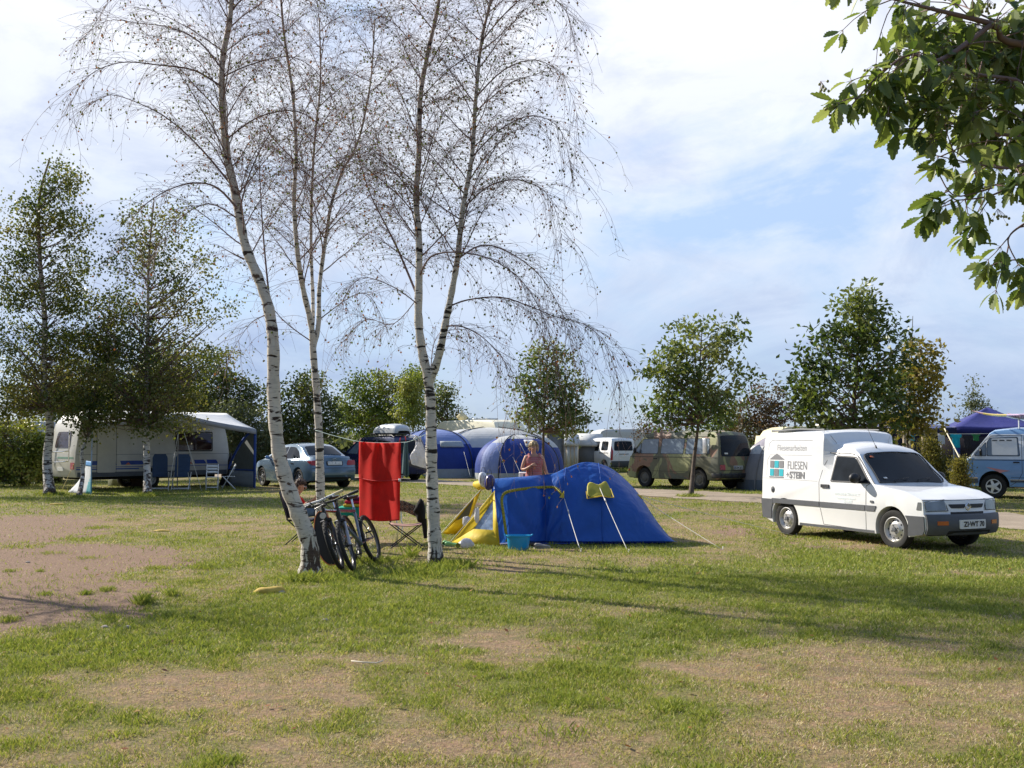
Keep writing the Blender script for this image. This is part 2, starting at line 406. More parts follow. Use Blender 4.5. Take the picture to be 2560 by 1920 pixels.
for n, y0, y1, hg, wd, seed in ((300000, 4.6, 8, .034, .0022, 1), (300000, 8, 13, .038, .0034, 2), (280000, 13, 22, .042, .0055, 3), (220000, 22, 45, .05, .010, 4)):
    x, y, r = scatter(n, y0, y1, seed)
    d, g = masks(x, y)
    tuft = fbm(x * 6, y * 6, 88, 3)
    keep = (r.uniform(0, 1, n) < (1 - d * .93) * (.55 + .5 * g) * np.clip(.25 + 1.5 * (tuft - .22), .1, 1)) & ~on_path(x, y)
    x, y, g, d, tuft = x[keep], y[keep], g[keep], d[keep], tuft[keep]; n = len(x)
    dry = (r.uniform(0, 1, n) > g * .80 + .06).astype(float)
    hh = hg * (.6 + .42 * g) * (.35 + 1.3 * tuft) * np.where(dry > 0, .85, 1)
    VS.append(blades(x, y, r, hh, wd, g, dry))
    LV.append(np.clip(np.where(dry > 0, r.uniform(.55, 1, n), r.uniform(0, .48, n) + (1 - g) * .08), 0, 1))
# tufts: a few long clumps on the dirt and round the trunks
tf = []
tr = np.random.default_rng(5)
for px, py, k_, rad, hh in [(360, 1510, 120, .10, .11), (430, 1490, 70, .10, .08), (265, 1480, 70, .1, .06), (215, 1488, 60, .08, .06), (110, 1487, 60, .1, .05), (20, 1550, 80, .12, .06), (510, 1420, 90, .16, .07),
        (390, 1420, 70, .15, .06), (500, 1455, 60, .1, .05), (25, 1428, 50, .07, .05), (100, 1428, 50, .06, .04), (130, 1385, 70, .2, .05), (220, 1395, 60, .2, .05), (830, 1450, 200, .35, .10), (760, 1452, 200, .18, .12), (1080, 1425, 330, .42, .10),
        (1145, 1420, 250, .25, .12), (1040, 1440, 260, .35, .09), (375, 1240, 300, .4, .14), (130, 1238, 300, .4, .12), (195, 1245, 200, .2, .1), (1727, 1243, 300, .35, .12), (945, 1405, 160, .35, .10), (1030, 1395, 25, .1, .20), (1475, 1750, 70, .2, .05), (1405, 1835, 80, .2, .05),
        (1290, 1850, 60, .25, .04), (470, 1400, 60, .2, .04), (1000, 1520, 100, .12, .06), (990, 1580, 100, .15, .05), (640, 1600, 120, .2, .05), (170, 1590, 90, .14, .05), (250, 1320, 120, .3, .05), (200, 1350, 120, .4, .05), (60, 1370, 100, .4, .05), (310, 1300, 100, .4, .05),
        (2400, 1400, 300, 1.2, .07), (2100, 1400, 300, 1.0, .07), (1500, 1380, 250, .9, .07), (1250, 1385, 200, .6, .08), (1560, 1180, 200, 1.5, .3), (1040, 1196, 160, .7, .18), (1150, 1192, 100, 1.5, .2)]:
    c = G(px, py); k_ = k_ * 2
    x = c.x + tr.normal(0, rad * .5, k_); y = c.y + tr.normal(0, rad * .5, k_)
    VS.append(blades(x, y, tr, np.full(k_, hh), .0022 if c.y < 16 else .006, 1, 0)); LV.append(tr.uniform(0, .5, k_))
Vv = np.concatenate(VS); Lv = np.concatenate(LV); n = len(Vv)
me = bpy.data.meshes.new('grass'); me.vertices.add(n * 4); me.vertices.foreach_set('co', Vv.astype(np.float32).ravel())
me.loops.add(n * 4); me.loops.foreach_set('vertex_index', np.arange(n * 4, dtype=np.int32))
me.polygons.add(n); me.polygons.foreach_set('loop_start', np.arange(0, n * 4, 4, dtype=np.int32)); me.polygons.foreach_set('loop_total', np.full(n, 4, dtype=np.int32))
at = me.attributes.new('lv', 'FLOAT', 'FACE'); at.data.foreach_set('value', Lv.astype(np.float32))
me.update(calc_edges=True)
grm = leafmat('grass_blades', [(.13, .18, .028), (.25, .31, .05), (.40, .40, .10), (.50, .41, .23), (.66, .55, .40)], .35, .6, (1.15, 1.12, .75))
tag(finish('grass', me, grm), 'short worn grass with green and straw coloured blades', 'grass', kind='stuff')
del VS, LV, Vv
# fallen leaves
mb = MB()
for i in range(420):
    yy = math.sqrt(random.uniform(4.8 ** 2, 19 ** 2)); xx = random.uniform(-.5, .5) * yy
    a = random.uniform(0, 2 * PI); L = random.uniform(.014, .032); z = float(hz(xx, yy)) + random.uniform(.012, .03)
    d = Vector((math.cos(a), math.sin(a), random.uniform(-.2, .5))) * L; e = Vector((-math.sin(a), math.cos(a), random.uniform(-.3, .3))) * L * .6; c = Vector((xx, yy, z))
    mb.add([c - d, c + e, c + d, c - e], [(0, 1, 2, 3)], a=random.random())
tag(mb.build('fallen_leaves', leafmat('dead_leaf', [(.10, .035, .015), (.28, .10, .03), (.33, .24, .06)], .2, .7), attr=True), 'small brown and yellow leaves fallen on the grass', 'leaves', kind='stuff')
# ---------------------------------------------------------------- bark
def barkmat(name, white, dark, blackh=.5, brownz=None, thr=.565, lowmax=.17):
    m, nt, b = new_mat(name)
    tc = node(nt, 'ShaderNodeTexCoord')
    def mapped(s):
        mp = node(nt, 'ShaderNodeMapping'); mp.inputs['Scale'].default_value = s; nt.links.new(tc.outputs['Object'], mp.inputs['Vector']); return mp.outputs[0]
    a = noise(nt, 1.0, 3, mapped((3.5, 3.5, 17)), .6, .6)
    fine = noise(nt, 1.0, 4, mapped((9, 9, 60)), .7)
    lowf = noise(nt, 1.0, 5, mapped((9, 9, 2.2)), .65, .8)
    big = noise(nt, 2.2, 3, tc.outputs['Object'])
    wcol = ramp(nt, big.outputs['Fac'], [(.3, [x * .82 for x in white]), (.7, white)])
    wc2 = ramp(nt, fine.outputs['Fac'], [(.3, .72), (.55, 1.0)]); wc = mixc(nt, 1.0, wcol.outputs[0], wc2.outputs[0], 'MULTIPLY')
    sep = node(nt, 'ShaderNodeSeparateXYZ'); nt.links.new(tc.outputs['Object'], sep.inputs[0])
    if brownz:
        zr = node(nt, 'ShaderNodeMapRange'); nt.links.new(sep.outputs['Z'], zr.inputs['Value']); zr.inputs['From Min'].default_value = brownz[0]; zr.inputs['From Max'].default_value = brownz[1]
        wc = mixc(nt, zr.outputs[0], wc, (.33, .20, .13))
    lines = ramp(nt, a.outputs['Fac'], [(thr, 0), (thr + .035, 1)])
    c = mixc(nt, lines.outputs[0], wc, dark)
    pa = noise(nt, 1.0, 4, mapped((4.5, 4.5, 6.5)), .6, .8); pl = ramp(nt, pa.outputs['Fac'], [(.60, 0), (.64, 1)]); c = mixc(nt, pl.outputs[0], c, [x * 2.2 for x in dark])
    zl = node(nt, 'ShaderNodeMapRange'); nt.links.new(sep.outputs['Z'], zl.inputs['Value'])
    zl.inputs['From Min'].default_value = 0; zl.inputs['From Max'].default_value = blackh; zl.inputs['To Min'].default_value = lowmax; zl.inputs['To Max'].default_value = -.14
    ad = node(nt, 'ShaderNodeMath', operation='ADD'); nt.links.new(zl.outputs[0], ad.inputs[0]); nt.links.new(lowf.outputs['Fac'], ad.inputs[1])
    bl = ramp(nt, ad.outputs[0], [(.56, 0), (.60, 1)])
    dk = ramp(nt, fine.outputs['Fac'], [(.3, dark), (.7, [x * 3 for x in dark])])
    c = mixc(nt, bl.outputs[0], c, dk.outputs[0])
    nt.links.new(c, b.inputs['Base Color']); b.inputs['Roughness'].default_value = .8; b.inputs['Specular IOR Level'].default_value = .25
    bump(nt, b, lowf.outputs['Fac'], .7, .03); return m
BARK_A = barkmat('birch_bark_patchy', (.66, .60, .50), (.045, .03, .022), 1.7, (5.5, 11), lowmax=.10)
BARK_C = barkmat('birch_bark', (.68, .63, .55), (.03, .025, .02), .62, (5.0, 10.5))
BARK_F = barkmat('birch_bark_far', (.62, .58, .52), (.04, .03, .025), 1.2, (5, 9), .54)
BR = M('twig_bark', (.19, .125, .115), .85, var=.3, scale=2)
BRD = M('tree_bark', (.10, .075, .055), .9, var=.35, scale=9, bmp=.5, bscale=30)
LB = leafmat('birch_leaf', [(.07, .10, .02), (.13, .17, .03), (.12, .07, .03), (.22, .09, .045), (.30, .10, .04)], .3, .6)

def curve_pts(p, d, L, n, up, droop, jit, rnd):
    """a branch: starts along d, is pulled up at first and down later"""
    pts = [p.copy()]; d = d.normalized(); s = L / n
    for i in range(n):
        t = i / n
        d = (d + Vector((rnd.gauss(0, jit), rnd.gauss(0, jit), rnd.gauss(0, jit) + up * (1 - t) - droop * t))).normalized()
        p = p + d * s; pts.append(p)
    return pts
def leaf4(mb, p, ax, size, asp, rnd, mi, lv):
    n = Vector((rnd.gauss(0, 1), rnd.gauss(0, 1), rnd.gauss(0, 1)))
    s = ax.cross(n)
    if s.length < 1e-4: return
    s = s.normalized() * size * asp; e = ax * size
    mb.add([p, p + e * .45 + s, p + e, p + e * .5 - s], [(0, 1, 2, 3)], mi, lv)
def bare_branch(limb, crown, pts, r0, rnd, dens, leafp, seclen, rusty=.22, hang=0):
    """secondary and hanging twigs with the last few leaves along a primary branch"""
    k = len(pts); rad = [max(.0028, r0 * (1 - .9 * i / (k - 1))) for i in range(k)]
    limb.tube(pts, rad, 5 if r0 > .012 else 4, 0, cap=False)
    L = sum((pts[i + 1] - pts[i]).length for i in range(k - 1))
    ns = max(4, int(L / .062 * dens)); side = rnd.choice((-1, 1))
    for q in range(ns):
        t = .12 + .88 * (q + rnd.random()) / ns; f = min(.999, t) * (k - 1); i = int(f)
        p = pts[i].lerp(pts[i + 1], f - i); d = (pts[i + 1] - pts[i]).normalized(); side = -side
        pr = d.cross(Vector((0, 0, 1)));
        if pr.length < .05: pr = Vector((1, 0, 0))
        pr.normalize()
        sd = (d * .75 + pr * side * rnd.uniform(.3, .9) + Vector((0, 0, rnd.uniform(-.5, .45))))
        sl_ = seclen * rnd.uniform(.45, 1.25) * (1.15 - .5 * t)
        sp = curve_pts(p, sd, sl_, 5, .10, .42, .10, rnd)
        crown.tube(sp, [.0026, .0023, .0020, .0018, .0016, .0014], 3, 0, cap=False)
        nt_ = max(2, int(sl_ / .10))
        for w_ in range(nt_):
            g = (w_ + rnd.random()) / nt_ * 4.6; j = int(g); tp = sp[j].lerp(sp[j + 1], g - j)
            td = (sp[j + 1] - sp[j]).normalized() + Vector((rnd.gauss(0, .6), rnd.gauss(0, .6), rnd.gauss(-.15, .4)))
            tl = rnd.uniform(.14, .50)
            tw = curve_pts(tp, td, tl, 3, 0, .55, .12, rnd)
            crown.tube(tw, [.0018, .0016, .0014, .0012], 3, 0, cap=False)
            if rnd.random() < leafp:
                for _ in range(rnd.choice((1, 1, 2, 3))):
                    lp = tw[rnd.choice((1, 2, 3))]; lv = rnd.random() * .55 if rnd.random() > rusty else rnd.uniform(.6, 1)
                    leaf4(crown, lp, Vector((rnd.gauss(0, .4), rnd.gauss(0, .4), -1)).normalized(), rnd.uniform(.024, .04), .42, rnd, 1, lv)
        if hang and rnd.random() < hang * (.3 + t):
            hl = rnd.uniform(.45, 1.5); hp = curve_pts(p, d * .5 + Vector((rnd.gauss(0, .4), rnd.gauss(0, .4), -.2)), hl, 9, 0, .45, .05, rnd)
            crown.tube(hp, [.003 - .0018 * z_ / 9 for z_ in range(10)], 3, 0, cap=False)
            for z_ in range(2, 10):
                st_w = curve_pts(hp[z_], Vector((rnd.gauss(0, .7), rnd.gauss(0, .7), -.6)), rnd.uniform(.06, .22), 2, 0, .4, .1, rnd); crown.tube(st_w, [.0018, .0015, .0012], 3, 0, cap=False)
                if rnd.random() < .6: leaf4(crown, st_w[-1], Vector((rnd.gauss(0, .4), rnd.gauss(0, .4), -1)).normalized(), rnd.uniform(.026, .042), .42, rnd, 1, rnd.random())
        if rnd.random() < leafp:
            leaf4(crown, sp[-1], Vector((rnd.gauss(0, .4), rnd.gauss(0, .4), -1)).normalized(), rnd.uniform(.026, .04), .42, rnd, 1, rnd.random())
def birch(label, stems, limbs, bark, seed, lo, nprim, plen, leafp, seclen=.55, cat='tree', dens=1.0, hang=.25):
    """stems: [(points, r_start, r_end, first height for branches)], limbs: [(points, r)]"""
    rnd = random.Random(seed); base = stems[0][0][0].copy(); base.z = float(hz(base.x, base.y)) - .03
    root = thing('birch_tree', label, cat, base)
    tr = MB(); li = MB(); cr = MB()
    for si, (pts, r0, r1, _) in enumerate(stems):
        sp = spline(pts, 6); k = len(sp); rr = []
        for i, p in enumerate(sp):
            t = i / (k - 1); r = r0 + (r1 - r0) * t ** .8
            if si == 0: h = max(0, p.z - base.z); r *= 1 + .55 * math.exp(-h / .13)
            r *= 1 + .07 * math.sin(i * 1.7 + si) + rnd.uniform(-.04, .04); rr.append(r)
        if si == 0: sp[0].z = base.z
        tr.tube(sp, rr, 14)
    for pts, r in limbs: bare_branch(li, cr, spline(pts, 4), r * .85, rnd, dens, leafp, seclen, hang=hang)
    for (pts, r0, r1, h0), npz in zip(stems, nprim):
        sp = spline(pts, 6); az = rnd.uniform(0, 6)
        zs = [p.z for p in sp]; ztop = zs[-1]
        for q in range(npz):
            h = h0 + (ztop - h0) * (q + rnd.random()) / npz
            i = next((j for j in range(len(sp) - 1) if sp[j + 1].z >= h), len(sp) - 2)
            f = (h - sp[i].z) / max(1e-4, sp[i + 1].z - sp[i].z); p = sp[i].lerp(sp[i + 1], min(1, max(0, f)))
            az += 2.4 + rnd.uniform(-.5, .5); el = rnd.uniform(.55, 1.15); t = (h - h0) / (ztop - h0)
            d = Vector((math.cos(az) * math.cos(el), math.sin(az) * math.cos(el), math.sin(el)))
            L = plen * rnd.uniform(.6, 1.15) * (1.05 - .55 * t)
            bp = curve_pts(p, d, L, 9, .06, .20, .07, rnd)
            bare_branch(li, cr, bp, .0048 + .0036 * L, rnd, dens, leafp, seclen)
    M_ = Matrix.Translation(-base)
    for mb_ in (tr, li, cr): mb_.v = [tuple(Vector(v) - base) for v in mb_.v]
    tr.build('trunk', bark, root, smooth=True, ang=180)
    li.build('branches', BR, root, smooth=True, ang=180)
    cr.build('crown', [BR, LB], root, attr=True)
    return root
# leaning birch on the left
YA = 13.2
A0 = V2(670, 1240, YA)
stA = [V2(x, y, YA + dy) for x, y, dy in ((670, 1240, 0), (668, 1175, 0), (645, 1110, .02), (618, 1040, .05), (600, 960, .1), (591, 850, .15), (590, 740, .2), (580, 665, .25), (560, 605, .3), (530, 530, .35), (510, 430, .4), (490, 330, .4), (480, 220, .4), (481, 130, .45), (498, 30, .5), (500, -60, .55), (495, -220, .6), (505, -420, .65))]
limA = [([(514, 452, .36), (470, 406, .2), (420, 395, .1), (360, 412, .0), (300, 455, -.1), (262, 520, -.1)], .020),
        ([(500, 400, .4), (440, 328, .6), (380, 270, .9), (320, 232, 1.1), (240, 205, 1.3), (190, 230, 1.4)], .019),
        ([(483, 190, .4), (420, 152, .2), (340, 140, -.1), (260, 135, -.3), (190, 165, -.5), (150, 230, -.6)], .017),
        ([(480, 150, .4), (430, 90, .6), (370, 60, .9), (300, 50, 1.2), (230, 45, 1.4), (170, 90, 1.5)], .016),
        ([(585, 672, .25), (577, 600, .5), (568, 500, .7), (562, 400, .8), (560, 300, .8), (578, 180, .9)], .019),
        ([(484, 165, .4), (540, 140, .2), (620, 122, .1), (680, 150, 0), (715, 210, 0)], .014),
        ([(490, 300, .4), (560, 252, .6), (640, 240, .8), (700, 280, .9), (740, 350, 1)], .014),
        ([(528, 560, .35), (498, 545, .3), (472, 530, .3)], .016),
        ([(500, 20, .5), (560, -30, .4), (640, -40, .3), (700, 10, .3)], .013),
        ([(498, 10, .5), (440, -40, .4), (350, -60, .3), (250, -10, .3), (200, 60, .3)], .014),
        ([(510, 470, .36), (450, 440, -.2), (380, 480, -.6), (330, 560, -.8)], .014),
        ([(575, 680, .25), (540, 700, 0), (500, 760, -.2)], .010)]
birch('white barked birch leaning left with the bicycles propped against its bent trunk', [(stA, .118, .02, V2(0, 560, YA).z)],
      [([V2(x, y, YA + d) for x, y, d in pts], r) for pts, r in limA], BARK_A, 3, 0, [56], 1.9, .42, .5, dens=.95)
# slim forked birch behind it
YB = 16.2
stB = [([(692, 1176, 0), (692, 1090, 0), (690, 960, 0), (684, 850, 0), (676, 755, 0), (672, 700, 0), (655, 625, -.1), (642, 540, -.2), (635, 430, -.2), (640, 330, -.2), (632, 200, -.2), (612, 60, -.2), (600, -120, -.2)], .078, .014, 640),
       ([(676, 755, 0), (688, 700, .1), (690, 620, .2), (703, 520, .3), (716, 440, .4), (740, 370, .5), (775, 300, .6), (800, 180, .6), (810, 40, .6)], .045, .010, 600),
       ([(674, 720, 0), (676, 650, .3), (672, 540, .5), (673, 430, .6), (680, 300, .6), (692, 180, .6), (690, 40, .6)], .036, .010, 560)]
limB = [([(676, 740, 0), (610, 690, -.3), (560, 620, -.5), (540, 560, -.5)], .012), ([(690, 690, .1), (760, 640, .3), (800, 640, .4), (830, 700, .5)], .011)]
birch('slim white birch standing behind the leaning one, its trunk forking into thin stems', [([V2(x, y, YB + d) for x, y, d in p], a, b_, V2(0, h, YB).z) for p, a, b_, h in stB],
      [([V2(x, y, YB + d) for x, y, d in pts], r) for pts, r in limB], BARK_C, 5, 0, [34, 30, 24], 1.7, .38, .5, dens=.85)
# forked birch in the middle
YC = 14.0
stC = [([(942, 1222, 0), (940, 1190, 0), (936, 1100, 0), (932, 1000, 0), (931, 900, 0), (926, 825, 0), (912, 760, 0), (904, 690, 0), (905, 600, 0), (905, 520, 0), (899, 430, .1), (905, 330, .1), (908, 210, .2), (925, 110, .2), (948, 0, .3), (960, -160, .3), (965, -330, .3)], .100, .016, 620),
       ([(926, 830, 0), (946, 775, -.05), (962, 700, -.1), (974, 640, -.15), (988, 560, -.2), (1000, 450, -.2), (1019, 340, -.2), (1028, 210, -.2), (1040, 90, -.2), (1062, -10, -.2), (1090, -160, -.2)], .062, .014, 600)]
limC = [([(905, 648, 0), (862, 545, .2), (830, 480, .3), (800, 420, .4), (772, 330, .5), (745, 220, .6)], .021),
        ([(966, 664, -.1), (1010, 648, -.3), (1080, 642, -.5), (1140, 660, -.6), (1200, 684, -.8), (1260, 700, -.9), (1310, 745, -1.0), (1340, 840, -1.0)], .015),
        ([(960, 705, -.1), (1000, 706, -.4), (1050, 735, -.7), (1100, 800, -.9), (1120, 900, -1)], .014),
        ([(905, 600, 0), (930, 555, -.3), (985, 545, -.6), (1060, 560, -.8), (1130, 610, -1.0), (1180, 700, -1.1), (1200, 790, -1.1)], .017),
        ([(988, 560, -.2), (1040, 530, 0), (1100, 545, .2), (1170, 600, .4), (1220, 690, .5), (1240, 780, .5)], .016),
        ([(1000, 450, -.2), (1060, 400, .1), (1130, 390, .3), (1190, 430, .5), (1215, 520, .6)], .015),
        ([(1019, 340, -.2), (1080, 280, -.4), (1150, 250, -.6), (1210, 280, -.8), (1235, 370, -.8)], .014),
        ([(1028, 210, -.2), (1090, 150, 0), (1160, 130, .2), (1220, 170, .4), (1250, 260, .5)], .014),
        ([(1040, 90, -.2), (1100, 20, -.3), (1160, -20, -.4), (1220, 20, -.5), (1240, 90, -.5)], .013),
        ([(899, 430, .1), (850, 370, -.2), (790, 330, -.4), (740, 350, -.5)], .013),
        ([(906, 660, 0), (850, 620, -.4), (780, 600, -.7), (740, 650, -.8)], .012),
        ([(905, 520, 0), (850, 440, .3), (820, 330, .5), (800, 230, .6)], .014),
        ([(930, 800, 0), (938, 740, .3), (960, 715, .4), (1000, 740, .5)], .009),
        ([(905, 640, 0), (850, 700, .3), (790, 690, .5), (740, 740, .6)], .010)]
birch('white birch by the clothes line splitting at head height into two stems', [([V2(x, y, YC + d) for x, y, d in p], a, b_, V2(0, h, YC).z) for p, a, b_, h in stC],
      [([V2(x, y, YC + d) for x, y, d in pts], r) for pts, r in limC], BARK_C, 9, 0, [44, 46], 1.75, .48, .55, dens=1.0, hang=.5)

# ---------------------------------------------------------------- leafy trees
def leaf_cloud(c, sig, k, size, asp, droop, r, flat=.7):
    """c: (n,3) clump centres; k leaves round each -> (n*k,4,3) quads"""
    n = len(c); N = n * k
    ctr = np.repeat(c, k, 0) + r.normal(0, 1, (N, 3)) * np.repeat(sig, k, 0)[:, None] * np.array([1, 1, flat])
    ax = (ctr - np.repeat(c, k, 0)); ax /= (np.linalg.norm(ax, axis=1, keepdims=True) + 1e-6)
    ax = ax * .6 + r.normal(0, .6, (N, 3)); ax[:, 2] -= droop; ax /= (np.linalg.norm(ax, axis=1, keepdims=True) + 1e-6)
    s = np.cross(ax, r.normal(0, 1, (N, 3)) + np.array([0, 0, .0])); s /= (np.linalg.norm(s, axis=1, keepdims=True) + 1e-6)
    L = size * r.uniform(.6, 1.25, (N, 1)); e = ax * L; s = s * L * asp; nrm = np.cross(e, s); nrm /= (np.linalg.norm(nrm, axis=1, keepdims=True) + 1e-9); nrm *= L * .12
    return np.stack([ctr, ctr + e * .5 + s + nrm, ctr + e, ctr + e * .5 - s + nrm], 1)
def leafy(name, label, base, blobs, leaf, size, asp=.28, clumps=260, k=16, sig=.16, trunk_r=.07, bark=None, droop=.2, seed=1, group=None, cat='tree', trunk=None, skin=.55, parts=True, sprays=.0, tone=(0, 1)):
    """blobs: [(centre, (rx,ry,rz), weight)] in world coordinates"""
    bark = bark or BRD; r = np.random.default_rng(seed); rnd = random.Random(seed)
    base = Vector(base); root = thing(name, label, cat, base, group=group)
    w = np.array([b_[2] * (b_[1][0] * b_[1][1] * b_[1][2]) ** .67 for b_ in blobs]); w /= w.sum()
    clumps = int(clumps * 1.12)
    idx = r.choice(len(blobs), clumps, p=w); cc = []
    bc = np.array([[*b_[0]] for b_ in blobs]); br = np.array([[*b_[1]] for b_ in blobs])
    d = r.normal(0, 1, (clumps, 3)); d /= np.linalg.norm(d, axis=1, keepdims=True); rad = r.uniform(0, 1, (clumps, 1)) ** (1 / 3) * (1 - skin) + skin * r.uniform(.55, 1.0, (clumps, 1))
    c = bc[idx] + d * rad * br[idx]
    # uneven outline: push clumps in and out by a coarse noise
    nn = fbm(d[:, 0] * 2.3 + idx * 3.1 + 10, d[:, 2] * 2.3 + d[:, 1] + 10, seed, 2)[:, None]
    c = bc[idx] + (c - bc[idx]) * (.50 + 1.02 * nn)
    b0 = np.array(base); c[:, 2] = np.maximum(c[:, 2], b0[2] + .12)
    sg = r.uniform(.6, 1.4, clumps) * sig
    q = leaf_cloud(c, sg, k, size, asp, droop, r)
    ctone = fbm(c[:, 0] * 1.3 + 50, c[:, 2] * 1.3 + 50, seed + 3, 2)
    lv = np.clip(np.repeat((ctone - .5) * 1.5 + .5, k) + r.normal(0, .16, clumps * k), 0, 1) * (tone[1] - tone[0]) + tone[0]
    tr = MB(); top = max(b_[0][2] + b_[1][2] * .75 for b_ in blobs)
    tp = [Vector(p) for p in trunk] if trunk else None
    if tp is None:
        cx = float((bc[:, 0] * w).sum()); cy = float((bc[:, 1] * w).sum())
        tp = [base, base.lerp(Vector((cx, cy, top)), .35) + Vector((rnd.gauss(0, .06), rnd.gauss(0, .06), 0)), base.lerp(Vector((cx, cy, top)), .7) + Vector((rnd.gauss(0, .08), 0, 0)), Vector((cx, cy, top))]
    sp = spline(tp, 6); kk = len(sp)
    rr = [trunk_r * (1 - .85 * i / (kk - 1)) * (1 + .5 * math.exp(-i / 1.2)) for i in range(kk)]
    tr.tube([p - base for p in sp], rr, 8)
    lb = MB(); zlo = max(base.z + .1, min(b_[0][2] - b_[1][2] * .5 for b_ in blobs))
    for ci in range(0, clumps, 3 if clumps > 400 else 2):
        e = Vector(c[ci]); h = e.z - rnd.uniform(.35, 1.1) * (Vector((e.x - sp[-1].x, e.y - sp[-1].y, 0)).length + .2)
        j = min(range(kk), key=lambda a: abs(sp[a].z - h) + (0 if sp[a].z > zlo else 9)); s0 = sp[j]
        mid = s0.lerp(e, .5) + Vector((rnd.gauss(0, .05), rnd.gauss(0, .05), rnd.uniform(-.12, .10))) * (e - s0).length; r0 = min(rr[j] * .5, .005 + .009 * (e - s0).length)
        lb.tube([s0 - base, mid - base, e - base], [r0, r0 * .6, .003], 4, 0, cap=False)
    tr.build('trunk', bark, root, smooth=True, ang=180); lb.build('branches', BR, root, smooth=True, ang=180)
    N = len(q); q = q - b0; me = bpy.data.meshes.new('crown')
    me.vertices.add(N * 4); me.vertices.foreach_set('co', q.astype(np.float32).ravel()); me.loops.add(N * 4); me.loops.foreach_set('vertex_index', np.arange(N * 4, dtype=np.int32))
    me.polygons.add(N); me.polygons.foreach_set('loop_start', np.arange(0, N * 4, 4, dtype=np.int32)); me.polygons.foreach_set('loop_total', np.full(N, 4, dtype=np.int32))
    at = me.attributes.new('lv', 'FLOAT', 'FACE'); at.data.foreach_set('value', lv.astype(np.float32)); me.update(calc_edges=True)
    finish('crown', me, leaf, root)
    return root
LG = leafmat('leaf_green', [(.04, .065, .018), (.085, .13, .03), (.15, .19, .05), (.23, .25, .10)], .36, .42)
LY = leafmat('leaf_yellowing', [(.06, .075, .02), (.13, .13, .03), (.24, .20, .05), (.30, .24, .08)], .4, .5)
LR = leafmat('leaf_reddish', [(.04, .04, .02), (.08, .055, .03), (.13, .065, .035), (.10, .11, .04)], .25, .55)
LW = leafmat('leaf_willow', [(.06, .095, .022), (.12, .17, .03), (.20, .24, .045), (.27, .27, .08)], .42, .5)
LD = leafmat('leaf_dark', [(.04, .06, .018), (.075, .105, .028), (.12, .15, .05), (.16, .16, .07)], .38, .5)
LBF = leafmat('leaf_birch_green', [(.04, .065, .016), (.085, .115, .026), (.16, .17, .045), (.21, .18, .07)], .42, .5)
LH = leafmat('leaf_hedge', [(.06, .09, .02), (.13, .18, .03), (.23, .25, .05), (.28, .24, .07)], .3, .5)
LS = leafmat('leaf_grey_green', [(.05, .065, .03), (.09, .11, .05), (.14, .16, .08), (.17, .19, .10)], .3, .55)
def B_(px, py, Y, rpx, rpy, ry=None, w=1.0):     # a blob seen at a pixel: centre + radii in pixels at that distance
    c = P(px, py, Y); return (c, (rpx / F * Y, (ry if ry else rpx / F * Y * .9), rpy / F * Y), w)
# lone round tree on the grass by the path
leafy('broadleaf_tree', 'round topped young tree on a slim trunk in front of the camouflage van', G(1727, 1242), [B_(1745, 850, 32, 105, 70), B_(1700, 930, 32, 85, 70), B_(1800, 940, 32, 85, 65), B_(1725, 1010, 32, 110, 60, w=.9), B_(1670, 1040, 32, 55, 40), B_(1790, 1025, 32, 75, 50), B_(1835, 830, 32, 40, 40, w=.8), B_(1660, 960, 32, 50, 60)],
      LG, .19, .24, 280, 14, .15, .075, droop=.1, seed=21, trunk=[G(1727, 1242), P(1735, 1150, 32), P(1745, 1060, 32), P(1748, 950, 32), P(1755, 820, 32)], group='young broadleaf trees')
leafy('broadleaf_tree', 'tall pointed leafy tree rising behind the white van', G(2140, 1262), [B_(2140, 800, 29.5, 70, 90), B_(2150, 740, 29.5, 35, 45), B_(2085, 880, 29.5, 95, 80), B_(2190, 880, 29.5, 85, 80), B_(2120, 990, 29.5, 120, 80), B_(2220, 970, 29.5, 70, 90), B_(2035, 960, 29.5, 60, 70), B_(2030, 1030, 29.5, 55, 50), B_(2150, 1060, 29.5, 110, 35), B_(2200, 790, 29.5, 40, 50, w=.8)],
      LG, .19, .25, 380, 14, .15, .085, droop=.1, seed=22, trunk=[G(2140, 1262), P(2138, 1150, 29.5), P(2136, 1000, 29.5), P(2145, 880, 29.5), P(2150, 740, 29.5)], group='young broadleaf trees')
leafy('broadleaf_tree', 'yellowing thin topped tree at the right edge of the tall leafy one', G(2268, 1256), [B_(2300, 900, 31, 45, 55), B_(2320, 960, 31, 55, 60), B_(2270, 980, 31, 60, 70), B_(2310, 1040, 31, 50, 40, w=.7), B_(2255, 1060, 31, 70, 35)],
      LY, .18, .26, 170, 14, .14, .05, droop=.15, seed=23, trunk=[G(2268, 1256), P(2268, 1130, 31), P(2275, 980, 31), P(2282, 790, 31)], group='young broadleaf trees')
leafy('broadleaf_tree', 'small dark leafy tree rising behind the blonde woman', G(1359, 1212), [B_(1370, 900, 40, 60, 45), B_(1340, 960, 40, 60, 50), B_(1410, 960, 40, 55, 50), B_(1375, 1020, 40, 80, 55), B_(1320, 1030, 40, 35, 40), B_(1430, 1040, 40, 45, 30), B_(1400, 1075, 40, 50, 22)],
      LG, .18, .25, 260, 16, .16, .07, droop=.2, seed=24, trunk=[G(1359, 1212), P(1358, 1110, 40), P(1362, 1020, 40), P(1370, 880, 40)], group='young broadleaf trees')
leafy('bush', 'reddish brown leafed bush between the two round trees', G(1920, 1200), [B_(1915, 985, 44, 50, 35), B_(1880, 1030, 44, 55, 40), B_(1940, 1040, 44, 60, 40), B_(1900, 1080, 44, 80, 30)],
      LR, .14, .3, 200, 16, .16, .05, seed=25, cat='bush')
